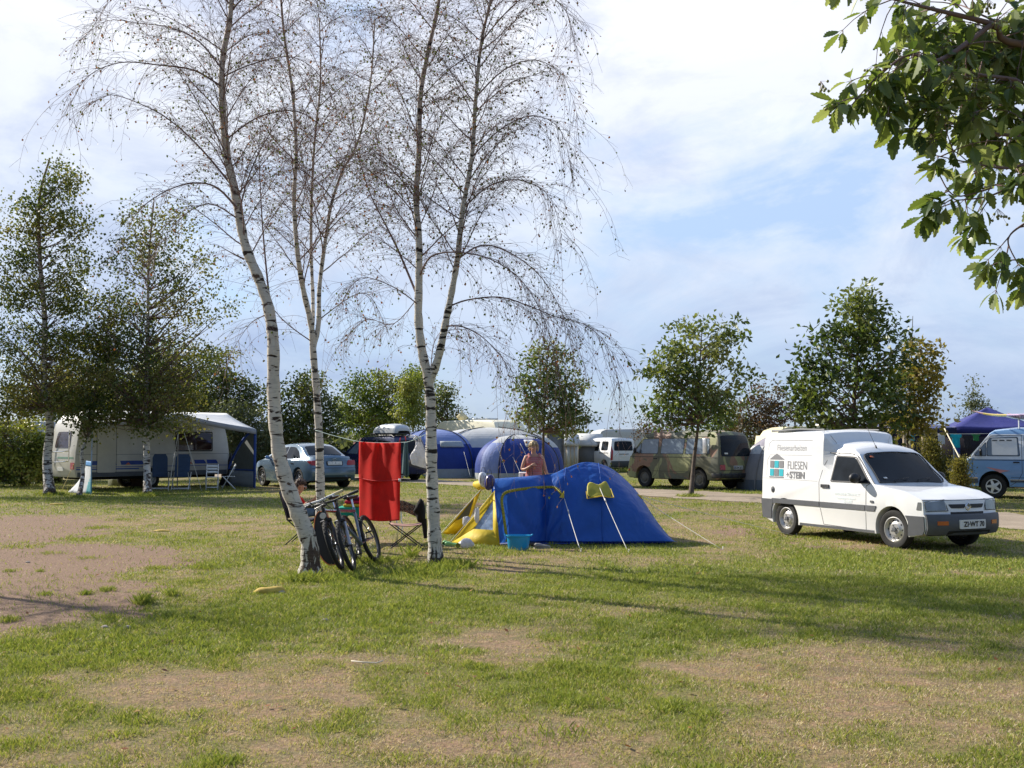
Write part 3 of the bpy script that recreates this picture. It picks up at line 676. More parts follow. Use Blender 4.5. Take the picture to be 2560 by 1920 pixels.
leafy('bush', 'pale green bush left of the reddish one, above the camouflage van', G(1820, 1195), [B_(1830, 1050, 46, 45, 35), B_(1800, 1075, 46, 60, 30), B_(1860, 1075, 46, 40, 40)], LW, .13, .3, 130, 16, .16, .04, seed=26, cat='bush')
leafy('bush', 'thin half bare bush with twigs above the front of the camouflage van', G(1620, 1190), [B_(1625, 1060, 50, 35, 30), B_(1660, 1065, 50, 45, 25), B_(1700, 1060, 50, 40, 22), B_(1600, 1075, 50, 25, 25)], LR, .12, .3, 100, 8, .18, .03, seed=27, cat='bush', tone=(.2, 1))
leafy('broadleaf_tree', 'wide green tree with hanging foliage above the dark car with the roof box', G(960, 1175), [B_(925, 965, 58, 60, 45), B_(890, 1000, 58, 50, 35), B_(985, 1000, 58, 60, 60), B_(940, 1050, 58, 80, 40), B_(1040, 950, 58, 40, 40), B_(875, 1040, 58, 40, 30)],
      LW, .17, .32, 420, 20, .24, .16, droop=.6, seed=28)
leafy('broadleaf_tree', 'yellow green weeping tree left of the forked birch trunk', G(1040, 1180), [B_(1030, 960, 55, 32, 45), B_(1035, 1030, 55, 36, 50), B_(1010, 1000, 55, 26, 50)], LW, .14, .3, 190, 20, .2, .09, droop=1.0, seed=29, tone=(.35, 1))
leafy('broadleaf_tree', 'dark tree right of the forked birch trunk above the cream caravan', G(1110, 1178), [B_(1095, 985, 60, 45, 28), B_(1115, 1040, 60, 45, 28), B_(1150, 1065, 60, 35, 20)], LD, .16, .32, 170, 18, .22, .08, seed=30)
leafy('broadleaf_tree', 'dark dense bushy tree above the silver blue saloon car', G(760, 1195), [B_(770, 960, 47, 45, 35), B_(730, 1000, 47, 50, 50), B_(800, 1020, 47, 50, 45), B_(760, 1070, 47, 85, 45), B_(840, 1060, 47, 30, 30), B_(700, 1080, 47, 45, 50)],
      LD, .15, .32, 360, 18, .2, .09, seed=31)
leafy('bush', 'low dark bush behind the front of the silver blue saloon car', G(640, 1190), [B_(650, 1110, 47, 65, 60), B_(690, 1150, 47, 50, 35), B_(610, 1150, 47, 40, 40)], LD, .14, .32, 200, 18, .2, .06, seed=47, cat='bush')
leafy('bush', 'grey green bushy shrub beside the right end of the awning', G(600, 1195), [B_(575, 1040, 45, 55, 40), B_(620, 1060, 45, 50, 45), B_(560, 1090, 45, 60, 40), B_(645, 1110, 45, 40, 60), B_(600, 1150, 45, 60, 40)],
      LS, .13, .28, 330, 18, .2, .07, seed=32, cat='bush')
leafy('broadleaf_tree', 'dark dense tree rising behind the middle of the awning roof', G(420, 1190), [B_(425, 880, 48, 60, 40), B_(400, 950, 48, 90, 55), B_(470, 960, 48, 70, 60), B_(330, 980, 48, 60, 40), B_(440, 1020, 48, 120, 40)],
      LD, .15, .3, 480, 20, .22, .12, seed=33)
leafy('broadleaf_tree', 'olive green tree behind the right part of the awning roof', G(560, 1192), [B_(545, 910, 49, 50, 50), B_(580, 970, 49, 60, 50), B_(520, 980, 49, 50, 50), B_(560, 1030, 49, 90, 35), B_(640, 1000, 49, 35, 40)], LBF, .15, .3, 320, 18, .22, .1, seed=34)
leafy('broadleaf_tree', 'dark tree filling the gap behind the caravan rear', G(200, 1195), [B_(210, 960, 46, 90, 60), B_(120, 1000, 46, 80, 60), B_(280, 1010, 46, 60, 50)], LD, .15, .3, 330, 18, .22, .1, seed=45)
leafy('bush', 'thick hedge bush left of the caravan rear', G(60, 1215), [B_(40, 1110, 39, 80, 65), B_(110, 1130, 39, 35, 60), B_(-40, 1090, 39, 70, 80), B_(60, 1170, 39, 90, 45), B_(-60, 1170, 39, 80, 45)],
      LH, .12, .34, 520, 22, .17, .07, seed=35, cat='bush')
leafy('bush', 'dark undergrowth shrub behind the foot of the left background birch', G(150, 1207), [B_(150, 1150, 42, 60, 50), B_(100, 1180, 42, 60, 30)], LD, .12, .34, 200, 20, .17, .05, seed=36, cat='bush')
leafy('young_tree', 'thin upright sapling rising beyond the blue pavilion', G(2432, 1190), [B_(2432, 960, 50, 7, 30), B_(2428, 1000, 50, 16, 26), B_(2445, 1020, 50, 26, 22), B_(2465, 1015, 50, 10, 18), B_(2400, 1040, 50, 12, 18, w=.6)], LS, .12, .3, 90, 12, .14, .035, seed=37, tone=(0, .8))
leafy('conifer_shrub', 'yellow green conifer shrub behind the windscreen of the white van', G(2335, 1262), [B_(2322, 1120, 27, 16, 26), B_(2330, 1160, 27, 30, 40), B_(2350, 1190, 27, 28, 50), B_(2330, 1220, 27, 35, 35)], LY, .055, .3, 330, 30, .09, .03, droop=-.9, seed=38, cat='shrub', group='conifer shrubs', tone=(0, .75))
leafy('conifer_shrub', 'smaller conifer shrub next to the front of the light blue camper van', G(2405, 1275), [B_(2400, 1165, 25.5, 14, 20), B_(2400, 1200, 25.5, 16, 28), B_(2402, 1235, 25.5, 20, 28)], LY, .05, .3, 200, 30, .08, .025, droop=-.9, seed=39, cat='shrub', group='conifer shrubs', tone=(.1, .9))
# leafy birches on the left
def lbirch(label, base, trunk, blobs, seed, clumps, r, tone=(0, 1), k=20, sig=.2, size=.09):
    leafy('birch_tree', label, base, blobs, LBF, size, .42, clumps, k, sig, r, BARK_F, droop=.5, seed=seed, trunk=trunk, tone=tone, group='leafy birches in front of the caravan')
Yd = 33
lbirch('leafy birch with a thick crooked trunk at the rear of the caravan', G(125, 1238),
       [G(125, 1238), P(118, 1150, Yd), P(125, 1060, Yd), P(110, 950, Yd), P(112, 800, Yd), P(100, 650, Yd), P(98, 500, Yd), P(125, 395, Yd)],
       [B_(150, 450, Yd, 55, 50), B_(110, 530, Yd, 70, 60), B_(190, 560, Yd, 45, 45), B_(60, 620, Yd, 60, 60), B_(180, 660, Yd, 55, 50), B_(50, 720, Yd, 60, 60), B_(170, 750, Yd, 70, 50), B_(80, 850, Yd, 95, 60), B_(200, 880, Yd, 80, 60), B_(110, 950, Yd, 120, 50), B_(40, 1000, Yd, 90, 55), B_(190, 1000, Yd, 80, 35)], 51, 860, .16, k=22)
lbirch('thin leaning birch stem beside the bundled awning cloth', G(197, 1242),
       [G(197, 1242), P(207, 1190, 32.4), P(205, 1130, 32.4), P(222, 1080, 32.6), P(228, 1000, 32.8), P(262, 880, 33), P(275, 740, 33)],
       [B_(220, 1030, 32.5, 42, 35, w=1.2), B_(240, 960, 32.8, 60, 50), B_(270, 850, 33, 60, 70), B_(290, 760, 33, 45, 50, w=.5), B_(215, 1090, 32.5, 20, 28, w=.5)], 52, 270, .075, k=17)
lbirch('leafy birch with an upright pale trunk standing before the awning', G(369, 1240),
       [G(369, 1240), P(367, 1150, 32.6), P(366, 1050, 32.6), P(368, 930, 32.6), P(370, 800, 32.6), P(372, 650, 32.6), P(385, 500, 32.6)],
       [B_(390, 560, 32.6, 100, 60, w=.55), B_(330, 640, 32.6, 90, 60, w=.55), B_(450, 650, 32.6, 110, 60, w=.5), B_(380, 740, 32.6, 130, 70, w=.5), B_(500, 760, 32.6, 90, 60, w=.5), B_(300, 820, 32.6, 90, 60, w=.6), B_(420, 860, 32.6, 110, 50, w=.6), B_(340, 930, 32.6, 120, 60, w=1.5), B_(420, 990, 32.6, 100, 50, w=1.5), B_(300, 1015, 32.6, 80, 45, w=1.6), B_(250, 1040, 32.4, 50, 30, w=1.0), B_(520, 900, 32.6, 70, 50, w=.6), B_(440, 1055, 32.4, 70, 32, w=.8), B_(365, 1060, 32.4, 40, 34, w=1.0)], 53, 980, .12, k=16)
leafy('birch_tree', 'birch at the left border with only the tips of its boughs showing', P(-330, 1232, 34) * 1.0, [B_(-90, 560, 34, 90, 70), B_(-60, 760, 34, 90, 90), B_(-200, 640, 34, 150, 150), B_(-150, 900, 34, 160, 130), B_(-40, 900, 34, 60, 60), B_(-15, 520, 34, 35, 40)], LBF, .075, .42, 420, 16, .2, .15, BARK_F, droop=.5, seed=54,
      trunk=[Vector((P(-330, 1232, 34).x, 34, 0)), P(-260, 1000, 34), P(-200, 700, 34), P(-150, 480, 34)])

leafy('birch_tree', 'birch standing out of view on the left whose shade falls on the bare earth', Vector((-10.6, 14.4, 0)), [(Vector((-10.5, 14.4, 5.0)), (1.1, 1.1, .9), 1), (Vector((-10.9, 14.6, 6.2)), (.8, .8, .9), 1), (Vector((-10.0, 14.9, 5.6)), (.9, .8, .6), 1), (Vector((-11.4, 15.1, 4.9)), (.8, .8, .6), 1)], LBF, .06, .42, 120, 12, .22, .10, BARK_F, droop=.5, seed=61)
# ---------------------------------------------------------------- whitebeam boughs close by, top right
def whitebeam():
    rnd = random.Random(4)
    base = Vector((4.9, 5.2, 0)); root = thing('whitebeam_tree', 'whitebeam with lobed leaves and berry clusters reaching in from the top right corner', 'tree', base)
    tr = MB(); tp = spline([base, Vector((4.85, 5.15, 1.2)), Vector((4.7, 5.0, 2.4)), Vector((4.75, 4.8, 3.8)), Vector((4.8, 4.7, 5.2))], 5)
    tr.tube([p - base for p in tp], [.13 - .10 * i / (len(tp) - 1) for i in range(len(tp))], 12)
    lm = MB(); lf = MB(); be = MB()
    outline = [(0, 0), (.10, .16), (.22, .22), (.30, .33), (.36, .27), (.46, .40), (.52, .32), (.62, .38), (.68, .27), (.78, .29), (.84, .17), (.93, .13), (1.0, 0)]
    def leaf(p, ax, nrm, L, lv):
        ax = ax.normalized(); s = ax.cross(nrm)
        if s.length < .01: return
        s.normalize(); n = s.cross(ax).normalized(); w_ = L * .70; cup = rnd.uniform(.15, .65); bend = rnd.uniform(-.1, .35)
        def pt(u, v): return p + ax * (u * L) + s * (v * w_) + n * (abs(v) * w_ * cup - u * u * L * bend)
        mid = [pt(u, 0) for u, v in outline]; k = len(outline)
        for sg in (1, -1):
            ed = [pt(u + (.03 if i % 2 else 0), sg * v) for i, (u, v) in enumerate(outline)]
            vs = mid + ed; lf.add(vs, [(i, i + 1, k + i + 1, k + i) if sg > 0 else (i, k + i, k + i + 1, i + 1) for i in range(k - 1)], 0, lv)
    def spray(p, d, n=6, L=.084):
        for i in range(n):
            a = 2 * PI * i / n + rnd.uniform(-.4, .4); e = d.orthogonal().normalized(); f = d.cross(e).normalized()
            ax = (d * rnd.uniform(.1, .9) + (e * math.cos(a) + f * math.sin(a)) * rnd.uniform(.6, 1.1) + Vector((0, 0, -rnd.uniform(.2, 1.0))))
            nrm = Vector((rnd.gauss(0, .5), rnd.gauss(0, .5), 1)).normalized()
            pl = p + ax.normalized() * .02; lm.tube([p - base, pl - base], [.0012, .001], 3, cap=False)
            leaf(pl - base, ax, nrm, L * rnd.uniform(.7, 1.2), rnd.random())
    def berries(p):
        bb_ = MB()
        for i in range(rnd.randint(10, 18)):
            q = p + Vector((rnd.gauss(0, .018), rnd.gauss(0, .018), rnd.gauss(-.01, .012)))
            bb_.ell(q - base, (.0055, .0055, .006), 7, 5); lm.tube([p - base + Vector((0, 0, .03)), q - base], [.0007, .0006], 3, cap=False)
        bb_.build('berry_cluster', M('berry', (.23, .23, .09), .4), root, smooth=True, ang=180)
    def bough(pts, r, spr, tl=.34):
        spr = int(spr * .78)
        sp = spline(pts, 6); k = len(sp); lm.tube([p - base for p in sp], [max(.0025, r * (1 - .85 * i / (k - 1))) for i in range(k)], 6, cap=False)
        for q in range(spr):
            t = .05 + .95 * (q + rnd.random()) / spr; f = min(.999, t) * (k - 1); i = int(f); p = sp[i].lerp(sp[i + 1], f - i); d = (sp[i + 1] - sp[i]).normalized()
            td = d * .6 + Vector((rnd.gauss(0, .6), rnd.gauss(0, .6), rnd.gauss(-.1, .5))); L = tl * rnd.uniform(.3, 1.1)
            tw = curve_pts(p, td, L, 4, .05, .25, .08, rnd); lm.tube([x - base for x in tw], [.003, .0026, .0022, .0018, .0015], 4, cap=False)
            spray(tw[-1], (tw[-1] - tw[-2]).normalized(), rnd.randint(5, 7)); spray(tw[2], (tw[3] - tw[2]).normalized(), rnd.randint(2, 4))
            if rnd.random() < .16: berries(tw[-1] + Vector((0, 0, -.03)))
        spray(sp[-1], (sp[-1] - sp[-2]).normalized(), 6)
    Q = lambda x, y, Y: P(x, y, Y)
    bough([tp[14], Q(2660, 120, 4.3), Q(2480, 60, 4.15), Q(2320, 20, 4.1), Q(2200, -10, 4.1)], .02, 26, .24)
    bough([Q(2480, 60, 4.15), Q(2350, 150, 4.0), Q(2280, 135, 3.95), Q(2220, 170, 3.95), Q(2160, 235, 3.95)], .012, 12, .15)
    bough([Q(2220, 165, 3.95), Q(2170, 215, 3.9), Q(2130, 262, 3.9)], .005, 4, .08)
    bough([tp[13], Q(2680, 240, 4.3), Q(2540, 200, 4.2), Q(2420, 180, 4.1), Q(2330, 130, 4.05)], .016, 26, .30)
    bough([Q(2700, 330, 4.3), Q(2560, 340, 4.2), Q(2440, 325, 4.1), Q(2330, 290, 4.05), Q(2225, 246, 4.0)], .010, 13, .22)
    bough([Q(2500, 340, 4.2), Q(2400, 320, 4.05), Q(2330, 310, 4.0), Q(2300, 330, 4.0)], .005, 5, .12)
    bough([tp[12], Q(2720, 420, 4.3), Q(2620, 400, 4.2), Q(2520, 420, 4.1), Q(2440, 410, 4.05), Q(2345, 390, 4.0)], .012, 16, .26)
    bough([Q(2600, 400, 4.2), Q(2500, 480, 4.1), Q(2400, 500, 4.05), Q(2380, 490, 4.0)], .006, 7, .14)
    bough([Q(2480, 470, 4.1), Q(2390, 490, 4.0), Q(2350, 440, 4.0), Q(2345, 420, 4.0)], .004, 2, .06)
    bough([tp[11], Q(2760, 560, 4.3), Q(2640, 520, 4.2), Q(2560, 560, 4.15), Q(2520, 600, 4.1), Q(2545, 660, 4.1)], .010, 12, .22)
    bough([Q(2680, 560, 4.2), Q(2600, 640, 4.15), Q(2570, 680, 4.1)], .006, 6, .14)
    for a, b_ in ((2560, 60), (2600, 160), (2520, 240), (2560, 330), (2450, 110), (2400, 40), (2480, 170), (2540, 430), (2500, 290), (2420, 250), (2380, 100), (2540, 120)):
        bough([Q(a + 150, b_ + 40, 4.5), Q(a + 60, b_, 4.35), Q(a - 20, b_ + rnd.randint(-30, 30), rnd.uniform(4.0, 4.6)), Q(a - 80, b_ + 40, rnd.uniform(3.9, 4.6))], .006, 9, .24)
    for x, y, Y in ((2052, 222, 3.9), (2075, 270, 3.9), (2495, 540, 4.05), (2430, 190, 4.0), (2330, 350, 4.0), (2470, 15, 4.1), (2500, 60, 4.1)): berries(Q(x, y, Y))
    tr.build('trunk', BRD, root, smooth=True, ang=180); lm.build('branches', BR, root, smooth=True, ang=180)
    m = leafmat('whitebeam_leaf', [(.06, .10, .03), (.12, .17, .05), (.19, .24, .08), (.32, .36, .20)], .45, .36)
    lf.build('crown', m, root, attr=True, smooth=True, ang=60)
whitebeam()
# ---------------------------------------------------------------- vehicles
GLS = M('vehicle_glass', (.010, .013, .017), .05, var=.5, spec=.22, scale=3)
GLB = M('vehicle_glass_pale', (.16, .20, .24), .08, var=.25, spec=.8, scale=2)
TYR = M('tyre_rubber', (.018, .0175, .017), .85, var=.3, scale=8, bmp=.3, bscale=60)
BLK = M('black_plastic', (.02, .02, .022), .5, var=.2)
GRY = M('grey_plastic', (.085, .09, .10), .6, var=.12, bmp=.15, bscale=90)
STL = M('steel_rim', (.55, .54, .52), .35, .6, var=.12)
CHR = M('chrome', (.75, .75, .76), .12, 1.0, var=.05)
RED = M('tail_light_red', (.38, .012, .012), .18, var=.3, coat=.6)
ORG = M('indicator_orange', (.50, .11, .025), .2, var=.2, coat=.5)
LMP = M('headlamp_glass', (.25, .27, .28), .08, .5, var=.25, spec=.8)
DRK = M('underbody', (.012, .011, .010), .95, var=.2)
PLT = M('plate_white', (.75, .75, .72), .4, var=.04)
PLB = M('plate_blue', (.02, .06, .28), .4, var=.04)
PLK = M('plate_black', (.015, .015, .015), .5, var=.04)
class Veh:
    def __init__(s, name, label, cat, outline, wf, camber=(.04, .9, 1.3), bow=.12, rbow=.06, bars=(1.2,), zmirror=None):
        s.o = outline; s.wf = wf; s.cz = camber; s.bow = bow; s.rbow = rbow
        s.root = thing(name, label, cat)
        xs_ = [p[0] for p in outline]; s.x0, s.x1 = min(xs_), max(xs_)
        s.cuts_z = bars
    def camb(s, x, z):
        c, a, b = s.cz; c = c(x) if callable(c) else c
        return c * min(1, max(0, (z - a) / (b - a)))
    def D(s, x, y, z):
        """x, side fraction (-1..1), z -> local point"""
        L = s.x1 - s.x0; e = max(0, (x - (s.x1 - .9)) / .9); r = max(0, ((s.x0 + .5) - x) / .5)
        zz = z + s.camb(x, z) * (1 - y * y)
        return Vector((x - s.bow * e * e * abs(y) ** 2.4 + s.rbow * r * r * abs(y) ** 2.4, y * s.wf(x, z), zz))
    def ext(s, z, end):
        best = None; o = s.o; n = len(o)
        for i in range(n):
            (xa, za), (xb, zb) = o[i], o[(i + 1) % n]
            if (za - z) * (zb - z) <= 0 and abs(zb - za) > 1e-6:
                x = xa + (xb - xa) * (z - za) / (zb - za)
                if best is None or (x > best if end > 0 else x < best): best = x
        return best if best is not None else (s.x1 if end > 0 else s.x0)
    def body(s, mats, arches=(), bev=.03, name='body', fn=None):
        o = list(s.o); pts = []
        # arches: (xc, zc, r): cut into the bottom edge, which runs front -> rear at the end of the outline
        zb = o[-1][1]; pts = o[:]
        for xc, zc, r in sorted(arches, key=lambda a: -a[0]):
            zbot = min(p[1] for p in pts if abs(p[0] - xc) < 5); a0 = math.asin(max(-1, (s.sill - zc) / r))
            for i in range(17):
                a = a0 + (PI - 2 * a0) * i / 16; pts.append((xc + r * math.cos(a), zc + r * math.sin(a)))
        # order: outline goes rear bottom -> roof -> front bottom, then arches from front to rear
        bm = bmesh.new(); vs = [bm.verts.new((x, -1, z)) for x, z in pts]
        f = bm.faces.new(vs); ret = bmesh.ops.extrude_face_region(bm, geom=[f])
        for v in [g for g in ret['geom'] if isinstance(g, bmesh.types.BMVert)]: v.co.y = 1
        zs = sorted(set([p[1] for p in s.o] + list(s.cuts_z)))
        def cut(co, no): bmesh.ops.bisect_plane(bm, geom=bm.verts[:] + bm.edges[:] + bm.faces[:], plane_co=co, plane_no=no, dist=1e-5)
        z0, z1 = min(p[1] for p in pts), max(p[1] for p in pts)
        z = z0 + .1
        while z < z1: cut((0, 0, z), (0, 0, 1)); z += .12
        for q in s.cuts_z: cut((0, 0, q), (0, 0, 1))
        x = s.x0 + .1
        while x < s.x1: cut((x, 0, 0), (1, 0, 0)); x += .16
        for y in (-.94, -.8, -.6, -.35, 0, .35, .6, .8, .94): cut((0, y, 0), (0, 1, 0))
        for v in bm.verts: v.co = s.D(v.co.x, v.co.y, v.co.z)
        bmesh.ops.recalc_face_normals(bm, faces=bm.faces[:])
        if fn: fn(bm)
        bmesh.ops.dissolve_limit(bm, angle_limit=R(.6), verts=bm.verts[:], edges=bm.edges[:])
        s.b = bmfinish(name, bm, mats, s.root, smooth=True, ang=180, bev=bev, bseg=3)
        me = s.b.data
        return s.b
    def _round(s, pts, r, k=5):
        if not r: return pts
        out = []; n = len(pts)
        for i in range(n):
            p = Vector(pts[i]); a = Vector(pts[i - 1]); b = Vector(pts[(i + 1) % n]); da = (a - p); db = (b - p)
            ra = min(r, da.length * .45, db.length * .45); s0 = p + da.normalized() * ra; s1 = p + db.normalized() * ra
            for j in range(k + 1): t = j / k; out.append(tuple(s0 * (1 - t) ** 2 + p * 2 * t * (1 - t) + s1 * t * t))
        return out
    def _panel(s, bm, mapf, step):
        def cut(co, no): bmesh.ops.bisect_plane(bm, geom=bm.verts[:] + bm.edges[:] + bm.faces[:], plane_co=co, plane_no=no, dist=1e-5)
        xs_ = [v.co.x for v in bm.verts]; zs = [v.co.z for v in bm.verts]
        x = min(xs_) + step
        while x < max(xs_): cut((x, 0, 0), (1, 0, 0)); x += step
        z = min(zs) + step
        while z < max(zs): cut((0, 0, z), (0, 0, 1)); z += step
        for q in s.cuts_z: cut((0, 0, q), (0, 0, 1))
        inner = {}
        front = [v for v in bm.verts]; faces = bm.faces[:]; edges = [e for e in bm.edges if len(e.link_faces) == 1]
        back = {}
        for e in edges:
            for v in e.verts:
                if v not in back: back[v] = bm.verts.new((v.co.x, 1, v.co.z))
        for e in edges:
            a, b = e.verts; bm.faces.new((a, b, back[b], back[a]))
        for v in bm.verts: v.co = mapf(v.co.x, v.co.z, v.co.y)
    def side(s, name, pts, sd, off, mat, r=0, parent=None, step=.15, depth=.02, bev=0):
        bm = bmesh.new(); bm.faces.new([bm.verts.new((x, 0, z)) for x, z in s._round(pts, r)])
        s._panel(bm, lambda x, z, b: s.D(x, sd, z) + Vector((0, sd * (off - (depth if b else 0)), 0)), step)
        return bmfinish(name, bm, mat, parent or s.root, smooth=True, ang=35, bev=bev)
    def end(s, name, pts, e, off, mat, r=0, parent=None, step=.15, depth=.02, bev=0):
        """pts (y, z); e=+1 front, -1 rear"""
        bm = bmesh.new(); bm.faces.new([bm.verts.new((y, 0, z)) for y, z in s._round(pts, r)])
        def mp_(y, z, b):
            x = s.ext(z, e); f = max(-1, min(1, y / s.wf(x, z))); dz = .02
            sl = (s.ext(z + dz, e) - s.ext(z - dz, e)) / (2 * dz); n = Vector((e, 0, -e * sl)).normalized()
            p = s.D(x, f, z - 0); return p + n * (off - (depth if b else 0))
        s._panel(bm, mp_, step)
        return bmfinish(name, bm, mat, parent or s.root, smooth=True, ang=35, bev=bev)
    def text(s, name, txt, size, x, z, sd, mat, off=.006, bold=0, sx=1, parent=None, sp=1):
        vs, fs = textmesh(txt, size, bold, sx, sp); mb = MB()
        mb.add([s.D(x + (-sd) * u * 1.0, sd, z + v) + Vector((0, sd * off, 0)) for u, v in vs], fs)
        return mb.build(name, mat, parent or s.root)
    def plate(s, txt, e, z, y=0, w_=.52, h=.11, mat=None, off=.02, blue=True, dirt=None):
        p = s.end('number_plate', [(y - w_ / 2, z - h / 2), (y + w_ / 2, z - h / 2), (y + w_ / 2, z + h / 2), (y - w_ / 2, z + h / 2)], e, off, mat or PLT, .012)
        x = s.ext(z, e); q = s.D(x, y / s.wf(x, z), z)
        vs, fs = textmesh(txt, h * .88, .003); ww = max(v[0] for v in vs); f = (w_ * .80) / ww
        mb = MB(); xo = q.x + e * (off + .006)
        def pm_(yy, zz):
            x_ = s.ext(zz, e); f_ = max(-1, min(1, yy / s.wf(x_, zz))); sl = (s.ext(zz + .02, e) - s.ext(zz - .02, e)) / .04; return s.D(x_, f_, zz) + Vector((e, 0, -e * sl)).normalized() * (off + .005)
        mb.add([pm_(y + e * (-w_ * .40 + w_ * .03 + u * f), z - h * .31 + v) for u, v in vs], fs); mb.build('plate_lettering', PLK, p)
        if blue:
            mb = MB(); yb = y + e * (-w_ / 2 + .012); mb.box((xo - e * .001, yb + e * .018, z), (.004, .036, h * .86)); mb.build('plate_band', PLB, p)
        return p
    def wheel(s, x, y, r, wd, rim='steel', label=None, steer=0, cap=None, rr=.62):
        sd = 1 if y > 0 else -1; we = part_empty('wheel', s.root, (x, y, r)); we.rotation_euler = (0, 0, steer)
        M4 = Matrix.Rotation(-sd * PI / 2, 4, 'X')    # axis to the outside
        t = MB(); h = wd / 2; ri = r * rr
        t.lathe([(ri, -h * .8), (r * .80, -h), (r * .93, -h * .95), (r * .985, -h * .72), (r, -h * .4), (r, h * .4), (r * .985, h * .72), (r * .93, h * .95), (r * .80, h), (ri, h * .82)], 36, M4, closed=True)
        # shallow tread grooves
        t.build('tyre', TYR, we, smooth=True, ang=40)
        m = MB(); o = h * .78
        if rim == 'steel':
            m.lathe([(ri, -h * .7), (ri, o), (ri * .93, o + .004), (ri * .86, o - .03), (ri * .80, o - .045), (ri * .55, o - .03), (ri * .45, o - .012), (ri * .22, o - .01), (.001, o - .012)], 32, M4)
            hb = MB()
            for i in range(10):
                a = 2 * PI * i / 10; c = M4 @ Vector((ri * .68 * math.cos(a), ri * .68 * math.sin(a), o - .036)); m.ell(c, (.016, .006, .016), 8, 5, 1)
            m.build('rim', [STL, BLK], we, smooth=True, ang=35)
            n = MB(); n.lathe([(ri * .20, o - .012), (ri * .18, o + .012), (.001, o + .015)], 14, M4)
            for i in range(4):
                a = 2 * PI * i / 4 + .4; c = M4 @ Vector((ri * .32 * math.cos(a), ri * .32 * math.sin(a), o - .006)); n.ell(c, (.011, .008, .011), 6, 4)
            n.build('hub', GRY, we, smooth=True, ang=35)
        elif rim == 'cap':
            m.lathe([(ri, -h * .7), (ri, o), (ri * .9, o + .003), (ri * .8, o - .02), (ri * .62, o - .01), (ri * .55, o + .012), (.001, o + .03)], 32, M4)
            m.build('rim', cap or STL, we, smooth=True, ang=35)
        else:
            nsp = int(rim)
            m.lathe([(ri, -h * .7), (ri, o), (ri * .9, o + .003), (ri * .86, o - .03), (ri * .84, -h * .6)], 36, M4)
            for i in range(nsp):
                a = 2 * PI * i / nsp; ca, sa_ = math.cos(a), math.sin(a); wd2 = ri * (.17 if nsp > 4 else .25)
                vs = []
                for (rad, ww, z) in ((ri * .12, wd2 * 1.3, o - .005), (ri * .88, wd2 * .75, o - .018)):
                    for sgn in (-1, 1):
                        for dz in (0, -.03): vs.append(M4 @ Vector((rad * ca - sgn * ww * sa_, rad * sa_ + sgn * ww * ca, z + dz)))
                m.add(vs, [(0, 2, 6, 4), (1, 5, 7, 3), (0, 4, 5, 1), (2, 3, 7, 6), (4, 6, 7, 5)])
            m.lathe([(ri * .3, o - .03), (ri * .28, o + .002), (.001, o + .004)], 16, M4)
            m.build('rim', cap or STL, we, smooth=True, ang=35)
            d = MB(); d.lathe([(ri * .9, o - .07), (.001, o - .07)], 24, M4); d.build('brake_disc', BLK, we)
        return we
    def place(s, rear, front, track, wb, rx=None, scale=1.0):
        """rear/front: ground points under the near wheels; track: signed y of these wheels"""
        rear = Vector(rear); front = Vector(front); h = (front - rear).normalized(); l = Vector((-h.y, h.x, 0))
        mid = (rear + front) / 2 - l * track * scale - h * (rx or 0) * scale
        s.root.location = (mid.x, mid.y, 0); s.root.rotation_euler = (0, 0, math.atan2(h.y, h.x)); s.root.scale = (scale,) * 3
    def under(s, x0, x1, z0, z1, f=.78):
        mb = MB(); w_ = s.wf(0, .5) * f; mb.box(((x0 + x1) / 2, 0, (z0 + z1) / 2), (x1 - x0, w_ * 2, z1 - z0)); mb.build('underbody', DRK, s.root, bev=.03)
    def mirror(s, x, sd, z, size=(.10, .19, .13), mat=None, arm=.10):
        w_ = s.wf(x, z); mb = MB(); yc = sd * (w_ + arm + size[1] / 2)
        mb.ell((x, yc, z + size[2] * .3), (size[0] / 2, size[1] / 2, size[2] / 2), 12, 8); mb.box((x, sd * (w_ + arm / 2 + .01), z - .01), (.05, arm + .08, .04))
        mb.build('wing_mirror', mat or BLK, s.root, smooth=True, ang=60)
def lerp1(pts):
    def f(v):
        if v <= pts[0][0]: return pts[0][1]
        for (a, fa), (b, fb) in zip(pts, pts[1:]):
            if v <= b: t = (v - a) / (b - a); t = t * t * (3 - 2 * t) if False else t; return fa + (fb - fa) * t
        return pts[-1][1]
    return f
def seam(v, name, pts, sd, w_=.008, mat=None, off=.002):
    """thin dark gap along a polyline on the side"""
    mb = MB()
    for (xa, za), (xb, zb) in zip(pts, pts[1:]):
        n = max(1, int(math.hypot(xb - xa, zb - za) / .1)); dx, dz = xb - xa, zb - za; L = math.hypot(dx, dz); ox, oz = -dz / L * w_ / 2, dx / L * w_ / 2
        for i in range(n):
            a, b = i / n, (i + 1) / n; q = []
            for t, sg in ((a, 1), (b, 1), (b, -1), (a, -1)):
                x, z = xa + dx * t + ox * sg, za + dz * t + oz * sg; q.append(v.D(x, sd, z) + Vector((0, sd * off, 0)))
            mb.add(q, [(0, 1, 2, 3)])
    return mb.build(name, mat or BLK, v.root)

